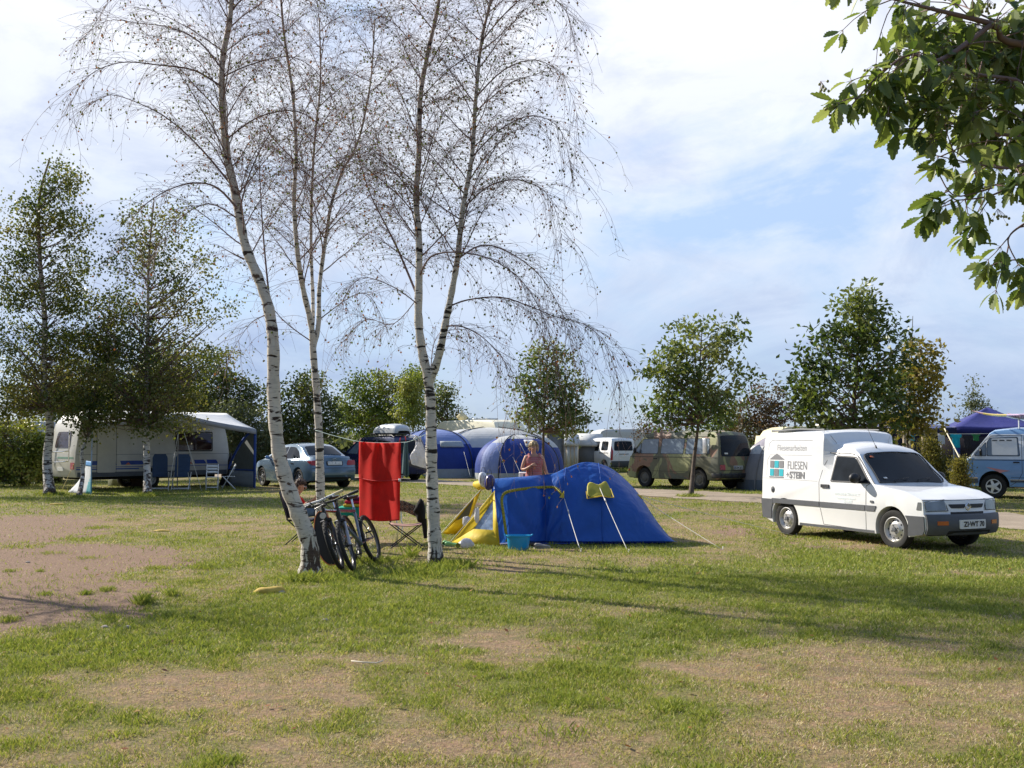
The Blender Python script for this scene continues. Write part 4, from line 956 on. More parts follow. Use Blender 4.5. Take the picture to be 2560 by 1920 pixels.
# --- white high roofed delivery van
def white_van():
    w0 = lerp1([(0, .76), (.3, .775), (.55, .79), (.9, .785), (1.0, .77), (1.44, .655), (1.52, .62), (1.62, .50), (1.8, .45)])
    wb_ = lerp1([(0, .76), (.3, .775), (.6, .795), (1.0, .795), (1.7, .755), (1.85, .72)])
    def wf(x, z):
        t = min(1, max(0, (x + .26) / .12)); a = wb_(z) * (1 - t) + w0(z) * t
        return a - max(0, x - 1.0) ** 2 * .045
    O = [(-1.93, .30), (-1.97, .42), (-1.97, .62), (-1.955, .66), (-1.90, 1.66), (-1.87, 1.76), (-1.80, 1.80), (-.40, 1.82), (-.29, 1.78), (-.24, 1.70), (-.20, 1.615), (-.05, 1.615), (.12, 1.59), (.32, 1.53), (.46, 1.45), (.94, .985), (1.0, .965), (1.6, .885), (1.98, .79), (2.02, .765), (2.045, .56), (2.08, .54), (2.10, .50), (2.10, .36), (2.04, .28), (1.75, .22)]
    v = Veh('delivery_van', 'white high roofed delivery van with tiler lettering and grey bumpers parked on the grass', 'van', O, wf,
            camber=(.045, .9, 1.5), bow=.17, rbow=.05, bars=(.62, .97, 1.0, 1.44, 1.52))
    v.sill = .21
    WH = M('white_paint', (.80, .80, .79), .28, var=.03, coat=.5, scale=2)
    v.body([WH], arches=((1.29, .30, .36), (-1.29, .30, .36)), bev=.025)
    v.under(-1.8, 1.9, .24, .68, .80)
    for x in (1.29, -1.29):
        for sd in (-1, 1): v.wheel(x, sd * .68, .30, .17, 'steel', steer=(R(4) if x > 0 else 0), rr=.66)
    for sd in (-1, 1):
        # grey rubbing strips, split by door and arch
        for a, b_ in ((-1.965, -1.20 - .50), ):
            v.side('rear_bumper', [(-1.96, .285), (-1.67, .285), (-1.655, .46), (-1.60, .56), (-1.60, .63), (-1.97, .63)], sd, .014, GRY, .01)
        v.side('rubbing_strip', [(-1.60, .56), (-.36, .56), (-.36, .645), (-1.63, .645)], sd, .012, GRY, .008)
        v.side('rubbing_strip', [(-.345, .56), (.72, .56), (.72, .645), (-.345, .645)], sd, .012, GRY, .008)
        v.side('rubbing_strip', [(.735, .56), (.93, .56), (.95, .60), (.97, .645), (.735, .645)], sd, .012, GRY, .008)
        v.side('sill_trim', [(-.90, .215), (.90, .215), (.90, .255), (-.90, .255)], sd, .004, GRY)
        v.side('door_window', [(-.08, 1.01), (.80, 1.01), (.40, 1.39), (-.04, 1.41)], sd, .006, GLS, .05)
        seam(v, 'window_rubber', [(-.09, 1.00), (.82, 1.00), (.41, 1.405), (-.05, 1.42), (-.09, 1.00)], sd, .022, BLK, .008)
        seam(v, 'door_gap', [(-.16, 1.46), (-.36, .97), (-.36, .62), (-.28, .27), (.72, .245), (.74, .62), (.745, .95), (.83, .99), (.42, 1.435), (-.16, 1.455)], sd, .008)
        seam(v, 'rain_gutter', [(-.18, 1.47), (.0, 1.475), (.30, 1.465), (.45, 1.43), (.93, .99)], sd, .016, GRY, .012)
        pg = M('pressed_panel_line', (.45, .45, .45), .5)
        seam(v, 'panel_line', [(-.40, .985), (-1.93, 1.0)], sd, .007, pg)
        seam(v, 'panel_line', [(-.55, 1.42), (-1.70, 1.42), (-1.78, 1.33), (-1.80, 1.05)], sd, .007, pg)
        seam(v, 'panel_line', [(-.55, 1.68), (-1.66, 1.68), (-1.74, 1.62), (-1.76, 1.50)], sd, .007, pg)
        seam(v, 'panel_gap', [(-.22, 1.76), (-.12, 1.50), (-.20, 1.36), (-.36, .97)], sd, .006, pg)
        v.side('door_handle', [(-.30, .885), (-.12, .885), (-.12, .94), (-.30, .94)], sd, .02, BLK, .012)
        v.side('side_lamp', [(.84, .69), (.91, .69), (.91, .725), (.84, .725)], sd, .012, ORG if sd > 0 else GRY, .012)
        v.mirror(.63, sd, 1.02, (.13, .22, .17), BLK, .03)
    fb = MB(); q = v.D(-1.60, -1, .80); fb.ell((q.x, q.y - .002, q.z), (.052, .012, .058), 16, 8); fb.ell((q.x, q.y - .012, q.z), (.022, .010, .024), 10, 6); fb.build('fuel_cap', GRY, v.root, smooth=True, ang=50)
    # roof bar on the box
    rb = MB()
    for y in (-.62, .62): rb.tube([v.D(-1.86, y / .75, 1.80) + Vector((0, 0, .03)), v.D(-1.1, y / .75, 1.815) + Vector((0, 0, .045)), v.D(-.42, y / .75, 1.825) + Vector((0, 0, .02))], .016, 6)
    rb.build('roof_rail', GRY, v.root, smooth=True)
    rbx = MB(); rbx.box((-1.62, 0, 1.862), (.5, 1.2, .025)); rbx.build('roof_panel', GRY, v.root, bev=.01)
    # windscreen
    ws = [(-.66, 1.0), (.66, 1.0), (.57, 1.425), (-.57, 1.425)]
    v.end('windscreen', ws, 1, .007, GLS, .05, step=.08)
    fr = MB()
    def wpt(y, z): x = v.ext(z, 1); return v.D(x, y / v.wf(x, z), z) + Vector((.008, 0, .010))
    rim_ = spline([wpt(y, z) for y, z in ((-.67, 1.0), (-.30, 1.0), (0, 1.0), (.30, 1.0), (.67, 1.0), (.63, 1.2), (.58, 1.42), (.25, 1.432), (0, 1.434), (-.25, 1.432), (-.58, 1.42), (-.63, 1.2), (-.67, 1.0))], 4)
    fr.tube(rim_, .011, 5); fr.build('windscreen_seal', BLK, v.root, smooth=True)
    wi = MB()
    for y0 in (-.38, .10):
        a = wpt(y0, 1.01) + Vector((.03, 0, .015)); b_ = wpt(y0 + .34, 1.045) + Vector((.02, 0, .015)); wi.tube([a, b_], .006, 5); wi.tube([wpt(y0, .995) + Vector((.04, 0, .0)), a], .010, 5)
    wi.build('wiper', BLK, v.root)
    st = MB(); a = wpt(-.50, 1.06); st.box(a + Vector((.003, 0, .003)), (.004, .07, .03), M4=Matrix.Rotation(R(-44), 3, 'Y')); st.build('sticker', PLT, v.root)
    st = MB(); a = wpt(-.47, 1.38); st.box(a + Vector((.003, 0, .003)), (.004, .08, .035), M4=Matrix.Rotation(R(-44), 3, 'Y')); st.build('sticker', ORG, v.root)
    # front end
    v.end('front_bumper', [(-.775, .285), (.775, .285), (.79, .55), (-.79, .55)], 1, .03, GRY, .03, step=.08, depth=.06)
    for sd in (-1, 1):
        v.side('front_bumper_end', [(1.64, .225), (2.00, .26), (2.06, .33), (2.06, .535), (1.60, .535), (1.66, .44)], sd, .016, GRY, .01)
        v.end('indicator', [(sd * .44, .41), (sd * .60, .41), (sd * .60, .47), (sd * .44, .47)], 1, .037, ORG, .01)
        v.end('headlight', [(sd * .40, .63), (sd * .70, .62), (sd * .715, .74), (sd * .42, .77)], 1, .008, LMP, .03)
        v.end('grille_slot', [(sd * .07, .655), (sd * .31, .655), (sd * .36, .715), (sd * .04, .715)], 1, .006, BLK, .02)
        v.side('headlight_corner', [(1.86, .625), (1.99, .625), (1.99, .745), (1.90, .745)], sd, .004, LMP, .015)
        rim2 = MB()
        q = [v.D(v.ext(z, 1), y / v.wf(v.ext(z, 1), z), z) + Vector((.012, 0, 0)) for y, z in ((sd * .38, .62), (sd * .71, .61), (sd * .73, .75), (sd * .40, .785), (sd * .38, .62))]
        rim2.tube(q, .006, 4); rim2.build('headlight_rim', GRY, v.root)
    v.end('lower_grille', [(-.33, .565), (.33, .565), (.33, .60), (-.33, .60)], 1, .006, BLK, .008)
    v.end('bumper_recess', [(-.42, .275), (.42, .275), (.42, .34), (-.42, .34)], 1, .034, BLK, .02)
    em = MB(); x = v.ext(.68, 1) + .012
    for a_, b2 in (((0, .735), (.055, .68)), ((.055, .68), (0, .62)), ((0, .62), (-.055, .68)), ((-.055, .68), (0, .735)), ((0, .71), (.03, .675)), ((.03, .675), (0, .645))):
        em.tube([(x, a_[0], a_[1]), (x, b2[0], b2[1])], .009, 5)
    em.build('badge', CHR, v.root, smooth=True)
    seam_ = MB()
    q = [v.D(v.ext(.775, 1), f, .775) + Vector((.004, 0, .002)) for f in [i / 10 for i in range(-10, 11)]]; seam_.tube(q, .005, 4); seam_.build('bonnet_gap', GRY, v.root)
    v.plate('ZI·WT 70', 1, .425, 0, .52, .12, off=.044, blue=False)
    an = MB(); q = v.D(.36, -.30, 1.50); an.tube([q, q + Vector((-.22, 0, .36))], .004, 5); an.tube([q, q + Vector((-.03, 0, .05))], .013, 6); an.build('aerial', BLK, v.root)
    # lettering on the side (visible: right hand side)
    TG = M('lettering_grey', (.20, .20, .21), .5, var=.05); TT = M('lettering_teal', (.01, .40, .47), .5, var=.05); TL = M('lettering_faded', (.62, .72, .74), .5, var=.05); TL2 = M('lettering_pale_grey', (.42, .42, .43), .5, var=.05)
    for sd in (-1,):
        v.text('lettering', 'Fliesenarbeiten', .155, -1.50, 1.50, sd, TL2, bold=-.001, sx=.86)
        v.text('lettering', 'FLIESEN', .205, -1.20, 1.175, sd, TG, bold=-.002, sx=.76)
        v.text('lettering', '+', .16, -1.23, 1.02, sd, TG, bold=.001)
        v.text('lettering', 'STEIN', .16, -1.13, 1.02, sd, TG, bold=.006, sx=.98)
        v.text('lettering', 'ANDREAS & STEFAN WITT', .058, .02, .78, sd, TL, sx=.85); v.text('lettering', 'Meisterbetrieb im Handwerk', .048, .06, .715, sd, TL, sx=.8); v.text('lettering', '70 10 87', .07, .22, .662 if False else .655, sd, TL, sx=.85)
        g = MB(); t_ = MB()
        def quad(mb_, x, z, w_, h): mb_.add([v.D(a, sd, b__) + Vector((0, sd * .006, 0)) for a, b__ in ((x, z), (x + w_, z), (x + w_, z + h), (x, z + h))], [(0, 1, 2, 3)])
        x0, z0 = -1.70, 1.045
        for i in range(3):
            for j in range(2): quad(t_ if (i + j) % 2 == (0 if j == 0 else 0) and not (j == 1 and i != 1) else g, x0 + .012 + i * .135, z0 + j * .145, .115, .125)
        g.add([v.D(a, sd, b__) + Vector((0, sd * .006, 0)) for a, b__ in ((x0 - .01, z0 + .295), (x0 + .42, z0 + .295), (x0 + .205, z0 + .40))], [(0, 1, 2)])
        quad(g, x0 - .01, z0 - .03, .42, .018)
        g.build('house_logo', TG, v.root); t_.build('house_logo_tiles', TT, v.root)
    v.place(G(1975, 1338), G(2243, 1372), -.68, 2.58, scale=1.0)
    return v
white_van()

# --- boxy rear engined vans
def box_van(name, label, paint, upper, glass, rimtype, bumper, cap=None, extra=None, rl=(0, 0), scale=1.0, lift=0.0, group=None):
    w0 = lerp1([(0, .86), (.35, .90), (.75, .915), (1.05, .905), (1.12, .895), (1.72, .76), (1.95, .66)])
    def wf(x, z): return w0(z) - max(0, x - 1.6) ** 2 * .12 - max(0, -1.9 - x) ** 2 * .3
    O = [(-2.16, .36), (-2.20, .60), (-2.18, 1.02), (-2.06, 1.62), (-1.98, 1.78), (-1.86, 1.87), (-1.2, 1.93), (.6, 1.92), (1.16, 1.86), (1.30, 1.78), (1.36, 1.70), (1.86, 1.12), (1.97, 1.05), (2.08, .80), (2.16, .55), (2.14, .36), (2.0, .32)]
    v = Veh(name, label, 'van', O, wf, camber=(.05, 1.5, 1.9), bow=.16, rbow=.08, bars=(.60, 1.08, 1.12)); v.sill = .33
    v.body([paint] if upper is None else [paint, upper], arches=((1.22, .36, .40), (-1.24, .36, .40)), bev=.04, fn=(None if upper is None else (lambda bm: [setattr(f, 'material_index', 1) for f in bm.faces if f.calc_center_median().z > 1.10 and f.calc_center_median().z < 1.80])))
    v.under(-2.0, 1.9, .30, .78, .80)
    for x in (1.22, -1.24):
        for sd in (-1, 1): v.wheel(x, sd * .77, .335, .205, rimtype, cap=cap, rr=.60)
    for sd in (-1, 1):
        for pts in ([(1.08, 1.17), (1.72, 1.17), (1.30, 1.64), (1.08, 1.66)] if False else [(.56, 1.18), (1.36, 1.18), (1.36, 1.55), (1.28, 1.66), (.60, 1.68)], [(1.40, 1.18), (1.72, 1.18), (1.40, 1.54)], [(-.58, 1.18), (.42, 1.18), (.42, 1.68), (-.58, 1.68)], [(-1.72, 1.18), (-.70, 1.18), (-.70, 1.68), (-1.64, 1.68)]):
            f = v.side('side_window', pts, sd, .006, glass, .05)
            seam(v, 'window_rubber', pts + [pts[0]], sd, .03, BLK, .004)
        pl_ = M('van_gap', (.05, .05, .045), .7)
        seam(v, 'door_gap', [(.50, 1.75), (.50, .70), (.62, .48), (.80, .36)], sd, .012, pl_); seam(v, 'door_gap', [(.50, 1.75), (1.25, 1.72), (1.40, 1.60), (1.80, 1.13), (1.80, .70), (1.62, .45)], sd, .012, pl_)
        seam(v, 'waist_crease', [(-2.12, 1.06), (1.96, 1.06)], sd, .02, pl_); seam(v, 'sill_crease', [(-2.15, .58), (-1.68, .58)], sd, .012, pl_); seam(v, 'sill_crease', [(-.80, .58), (.78, .58)], sd, .012, pl_)
        if sd > 0: seam(v, 'sliding_door_gap', [(.44, 1.72), (.44, .40)], sd, .008, pl_)
        else: seam(v, 'sliding_door_gap', [(-.62, 1.72), (-.62, .40), (.44, .40), (.44, 1.72)], sd, .012, pl_)
        seam(v, 'rain_gutter', [(-1.95, 1.775), (1.26, 1.76), (1.34, 1.70), (1.84, 1.13)], sd, .022, paint if upper is None else upper, .016)
        v.side('door_handle', [(.56, .985), (.72, .985), (.72, 1.02), (.56, 1.02)], sd, .025, BLK, .01)
        v.mirror(1.52, sd, 1.22, (.08, .16, .20), BLK, .06)
        v.end('tail_light', [(sd * .62, .66), (sd * .84, .66), (sd * .84, .83), (sd * .62, .83)], -1, .012, RED, .015)
        mb = MB(); mb.lathe([(.105, 0), (.10, .02), (.06, .035), (.001, .04)], 20, Matrix.Translation(Vector((v.ext(.74, 1) - .04, sd * .60, .74))) @ Matrix.Rotation(PI / 2, 4, 'Y')); mb.build('headlight', LMP, v.root, smooth=True, ang=60)
        v.end('indicator', [(sd * .66, .53), (sd * .82, .53), (sd * .80, .62), (sd * .66, .62)], 1, .02, ORG, .015)
        mb = MB(); q = v.D(2.03, sd, .60); mb.ell((q.x, q.y, q.z + .0), (.06, .02, .05), 10, 6); mb.build('side_indicator', ORG, v.root, smooth=True)
    v.end('windscreen', [(-.74, 1.14), (.74, 1.14), (.66, 1.68), (-.66, 1.68)], 1, .008, glass, .07, step=.1)
    v.end('rear_window', [(-.76, 1.10), (.76, 1.10), (.66, 1.76), (-.66, 1.76)], -1, .008, GLS, .09, step=.1)
    v.end('tailgate_gap', [(-.80, .635), (.80, .635), (.80, .65), (-.80, .65)], -1, .004, BLK)
    v.end('front_bumper', [(-.86, .40), (.86, .40), (.86, .54), (-.86, .54)], 1, .05, bumper, .02, depth=.07); v.end('grille', [(-.50, .66), (.50, .66), (.50, .82), (-.50, .82)], 1, .006, BLK, .02)
    rb = MB(); pts = [v.D(-1.86, -1.0, .47) + Vector((0, -.02, 0))] + [v.D(v.ext(.47, -1), f, .47) + Vector((-.075, 0, 0)) for f in (-.97, -.8, -.4, 0, .4, .8, .97)] + [v.D(-1.86, 1.0, .47) + Vector((0, .02, 0))]
    k = len(pts)
    for a, b_ in zip(pts, pts[1:]):
        d = (b_ - a); n = Vector((-d.y, d.x, 0)).normalized() * .03
        rb.prism([a - n, b_ - n, b_ + n, a + n], (0, 0, -.075), (0, 0, .075))
    rb.build('rear_bumper', bumper, v.root, bev=.015)
    # parts the two vans do not share
    if extra: extra(v)
    v.root.location.z = lift
    return v
# camouflage paint: big soft edged blotches fixed to the body
cm, nt, b = new_mat('camouflage_paint')
tcn = node(nt, 'ShaderNodeTexCoord'); mpn = node(nt, 'ShaderNodeMapping'); mpn.inputs['Scale'].default_value = (.75, .9, .62); mpn.inputs['Location'].default_value = (.35, 1.2, .3); nt.links.new(tcn.outputs['Object'], mpn.inputs[0])
na = noise(nt, 1.5, 2, mpn.outputs[0], .45, .9)
mp2 = node(nt, 'ShaderNodeMapping'); mp2.inputs['Location'].default_value = (5.2, 2.2, 7.1); nt.links.new(tcn.outputs['Object'], mp2.inputs[0]); nb_ = noise(nt, 1.35, 2, mp2.outputs[0], .45, .9)
c0 = mixc(nt, ramp(nt, na.outputs['Fac'], [(.515, 0), (.52, 1)]).outputs[0], (.165, .16, .105), (.33, .33, .165))
c1_ = mixc(nt, ramp(nt, nb_.outputs['Fac'], [(.555, 0), (.56, 1)]).outputs[0], c0, (.29, .175, .12))
c2_ = mixc(nt, ramp(nt, na.outputs['Fac'], [(.37, 1), (.375, 0)]).outputs[0], c1_, (.15, .155, .12))
dn = noise(nt, 9, 5); c3_ = mixc(nt, 1.0, c2_, ramp(nt, dn.outputs['Fac'], [(.3, .85), (.7, 1.1)]).outputs[0], 'MULTIPLY')
nt.links.new(c3_, b.inputs['Base Color']); b.inputs['Roughness'].default_value = .55; b.inputs['Specular IOR Level'].default_value = .35
def camo_extra(v):
    v.end('sticker', [(.46, 1.17), (.60, 1.17), (.60, 1.22), (.46, 1.22)], -1, .014, PLT)
    v.plate('SÖM 2012', -1, .73, 0, .46, .12, off=.02)
    mb = MB(); q = v.D(-1.60, 1, 1.18); mb.box((q.x + .02, q.y + .05, 1.44), (.17, .05, .50)); mb.build('folded_side_box', M('aluminium', (.62, .62, .63), .3, .5), v.root, bev=.02)
    mb = MB(); mb.tube([(-1.6, -.3, .30), (-2.2, -.3, .28)], .035, 8); mb.build('exhaust', DRK, v.root, smooth=True)
camo = box_van('camper_van', 'military camouflage painted van with dark rear window parked beyond the path', cm, None, GLB, 'cap', BLK, M('dirty_hub', (.13, .12, .10), .7), camo_extra)
camo.place(G(1754, 1224), G(1612, 1217.5), .77, 2.46, scale=1.05)
BLU = M('light_blue_paint', (.20, .37, .62), .25, var=.05, coat=.7, scale=2); WHP = M('white_upper_paint', (.72, .75, .78), .28, var=.04, coat=.6)
def blue_extra(v):
    CU = M('curtain_white', (.82, .81, .78), .9, var=.04)
    for sd in (1,):
        v.side('curtain', [(.60, 1.20), (1.24, 1.20), (1.24, 1.655), (.62, 1.665)], sd, .010, CU, .03); v.side('curtain', [(-.50, 1.22), (.36, 1.22), (.36, 1.65), (-.50, 1.65)], sd, .010, CU, .03)
        for i in range(3): v.side('vent', [(.74 + i * .18, 1.585), (.87 + i * .18, 1.585), (.87 + i * .18, 1.62), (.74 + i * .18, 1.62)], sd, .016, GRY, .006)
        v.side('wave_sticker', [(.80, .77), (1.05, .71), (1.10, .74), (1.40, .86), (1.30, .855), (1.02, .80)], sd, .004, M('faded_red_print', (.62, .28, .27), .5))
        v.side('rubbing_strip', [(-.78, .455), (.80, .455), (.80, .50), (-.78, .50)], sd, .014, M('dark_grey_strip', (.07, .08, .10), .5)); v.side('chrome_strip', [(-.78, .51), (.80, .51), (.80, .53), (-.78, .53)], sd, .012, CHR)
        v.side('bumper_end', [(1.64, .42), (2.12, .42), (2.12, .54), (1.64, .54)], sd, .03, M('dark_grey_strip', (.07, .08, .10), .5)); v.side('bumper_chrome', [(1.64, .55), (2.12, .55), (2.12, .58), (1.64, .58)], sd, .032, CHR)
    mb = MB()
    for x in (.55, -.85):
        for y in (-.62, .62): mb.tube([v.D(x, y / .70, 1.90) + Vector((0, 0, -.02)), Vector((x, y * .92, 2.18))], .022, 6)
        mb.tube([(x, -.66, 2.17), (x, .66, 2.17)], .022, 6)
    mb.build('roof_rack', WHP, v.root, smooth=True)
bv = box_van('camper_van', 'light blue camper van with white window band and surfboards on its roof rack', BLU, WHP, GLB, '5', M('dark_grey_strip', (.07, .08, .10), .5), M('white_alloy', (.75, .75, .72), .35, .2), blue_extra)
bv.place(Vector((G(2491, 1246).x, G(2491, 1246).y, 0)) + Vector((2.46 * .90, -2.46 * .436, 0)), G(2491, 1246), .77, 2.46, scale=1.06)
# surfboards lying on the rack
def board(label, c, L, w_, col, tipcol, z, yoff, group='surfboards on the blue van'):
    def prof(t): return (max(0, 1 - abs(2 * t - 1) ** 2.6)) ** .62
    mb = MB()
    def fn(top):
        def g(u, t):
            x = (t - .5) * L; wd = w_ / 2 * prof(t) * (1 - .25 * t); y = (u - .5) * 2 * wd; th = .045 * prof(t) * (1 - (2 * u - 1) ** 2) ** .5
            rk = .16 * max(0, t - .72) ** 2 / .0784 + .05 * max(0, .2 - t) ** 2 / .04
            return Vector((x, y, z + rk + (th if top else -th)))
        return g
    mb.grid(fn(True), 10, 40, 0); mb.grid(fn(False), 10, 40, 0)
    for i, f in enumerate(mb.f):
        x = sum(mb.v[j][0] for j in f) / 4
        mb.m[i] = 1 if .20 * L < x < .40 * L else (2 if x >= .40 * L else 0)
    o = mb.build('surfboard', [col, tipcol, M('board_pink', (.75, .42, .40), .3, coat=.5)], smooth=True, ang=180)
    o.location = c; o.rotation_euler = (0, 0, bv.root.rotation_euler.z); return tag(o, label, 'surfboard', group)
cb = bv.root.matrix_basis
rzm = Matrix.Rotation(bv.root.rotation_euler.z, 4, 'Z'); bl = Vector(bv.root.location)
PNK = M('board_lilac', (.72, .48, .62), .3, coat=.5); YEL = M('board_yellow', (.75, .55, .06), .3, coat=.5); CRM = M('board_cream', (.75, .70, .55), .3, coat=.5)
def onvan(x, y): return bl + (rzm @ Vector((x * 1.06, y * 1.06, 0)))
board('lilac surfboard with a yellow nose lying on the roof rack of the blue van', onvan(.25, .30), 3.2, .62, PNK, YEL, 2.44, 0)
board('cream surfboard lying beneath the lilac one on the blue van', onvan(-.25, .27), 2.9, .60, CRM, CRM, 2.34, 0)
board('red and pink striped board beside the lilac one on the blue van', onvan(-.45, -.34), 2.8, .58, M('board_red', (.55, .12, .10), .3, coat=.5), PNK, 2.38, 0)

# --- silver blue saloon
def saloon():
    w0 = lerp1([(0, .84), (.25, .87), (.6, .90), (.88, .87), (.92, .85), (1.38, .60), (1.5, .56)])
    def wf(x, z): return w0(z) - max(0, x - 1.4) ** 2 * .14 - max(0, -1.6 - x) ** 2 * .30 - (max(0, -x - .8) * .10 if z > .92 else 0)
    O = [(-2.10, .28), (-2.22, .45), (-2.22, .66), (-2.15, .80), (-2.14, .97), (-2.08, 1.03), (-1.72, 1.02), (-1.60, 1.03), (-1.05, 1.32), (-.75, 1.41), (-.2, 1.43), (.25, 1.39), (.50, 1.30), (1.20, .93), (1.7, .84), (2.12, .70), (2.26, .56), (2.26, .36), (2.15, .24), (1.9, .20)]
    v = Veh('saloon_car', 'silver blue saloon car with red tail lights seen from behind through the birches', 'car', O, wf, camber=(.05, .5, 1.2), bow=.28, rbow=.10, bars=(.9, .93)); v.sill = .21
    v.body([M('silver_blue_paint', (.12, .19, .27), .24, .35, var=.04, coat=.8, scale=2)], arches=((1.37, .33, .37), (-1.36, .33, .37)), bev=.05)
    v.under(-2.0, 2.0, .22, .66, .80)
    for x in (1.37, -1.36):
        for sd in (-1, 1): v.wheel(x, sd * .76, .325, .22, '5', cap=M('dark_alloy', (.35, .35, .37), .3, .7), rr=.70)
    for sd in (-1, 1):
        v.side('side_window', [(-.25, .955), (.98, .955), (.42, 1.28), (-.22, 1.35)], sd, .006, GLS, .05); v.side('side_window', [(-1.30, .98), (-.30, .955), (-.27, 1.35), (-.72, 1.33), (-1.02, 1.20)], sd, .006, GLS, .06)
        seam(v, 'window_trim', [(-1.36, .965), (-.30, .935), (1.04, .935)], sd, .016, CHR); seam(v, 'door_gap', [(-.27, 1.37), (-.27, .28)], sd, .01); seam(v, 'door_gap', [(-1.12, .90), (-.93, .55), (-.9, .30)], sd, .01)
        v.side('door_handle', [(-1.02, .80), (-.82, .80), (-.82, .83), (-1.02, .83)], sd, .02, CHR, .01); v.mirror(.78, sd, .95, (.10, .18, .12), BLU, .02)
        v.end('tail_light', [(sd * .44, .74), (sd * .81, .76), (sd * .83, .93), (sd * .50, .91)], -1, .010, RED, .05); v.side('tail_light_side', [(-2.12, .78), (-1.92, .88), (-1.98, .93), (-2.10, .93)], sd, .004, RED, .01)
    v.end('rear_window', [(-.60, 1.06), (.60, 1.06), (.50, 1.33), (-.50, 1.33)], -1, .008, GLS, .05, step=.08)
    v.end('windscreen', [(-.66, .97), (.66, .97), (.52, 1.33), (-.52, 1.33)], 1, .008, GLS, .05, step=.08)
    v.end('bumper_gap', [(-.8, .655), (.8, .655), (.8, .668), (-.8, .668)], -1, .004, BLK); v.end('lower_trim', [(-.62, .30), (.62, .30), (.62, .38), (-.62, .38)], -1, .01, BLK, .03)
    p = v.plate('SÜM IS 220', -1, .80, 0, .50, .11, off=.03); v.end('plate_recess', [(-.29, .735), (.29, .735), (.29, .865), (-.29, .865)], -1, .012, BLK, .02)
    em = MB(); em.lathe([(.052, -.004), (.06, 0), (.052, .004)], 20, Matrix.Translation(Vector((v.ext(.94, -1) - .012, 0, .94))) @ Matrix.Scale(.72, 4, (0, 0, 1)) @ Matrix.Rotation(PI / 2, 4, 'Y'), closed=True); em.tube([(v.ext(.94, -1) - .014, .02, .965), (v.ext(.94, -1) - .014, .005, .925), (v.ext(.94, -1) - .014, -.04, .925)], .005, 4); em.build('badge', CHR, v.root, smooth=True)
    for sd in (-1, 1):
        e = MB(); e.tube([(-2.05, sd * .5, .30), (-2.24, sd * .5, .29)], .04, 10); e.build('exhaust', CHR, v.root, smooth=True)
    h = Vector((-.62, .785, 0)); r = P(749, 1212, 37.0); r.z = 0
    v.place(r, r + h * 2.73, .76, 2.73, scale=1.10); return v
saloon()
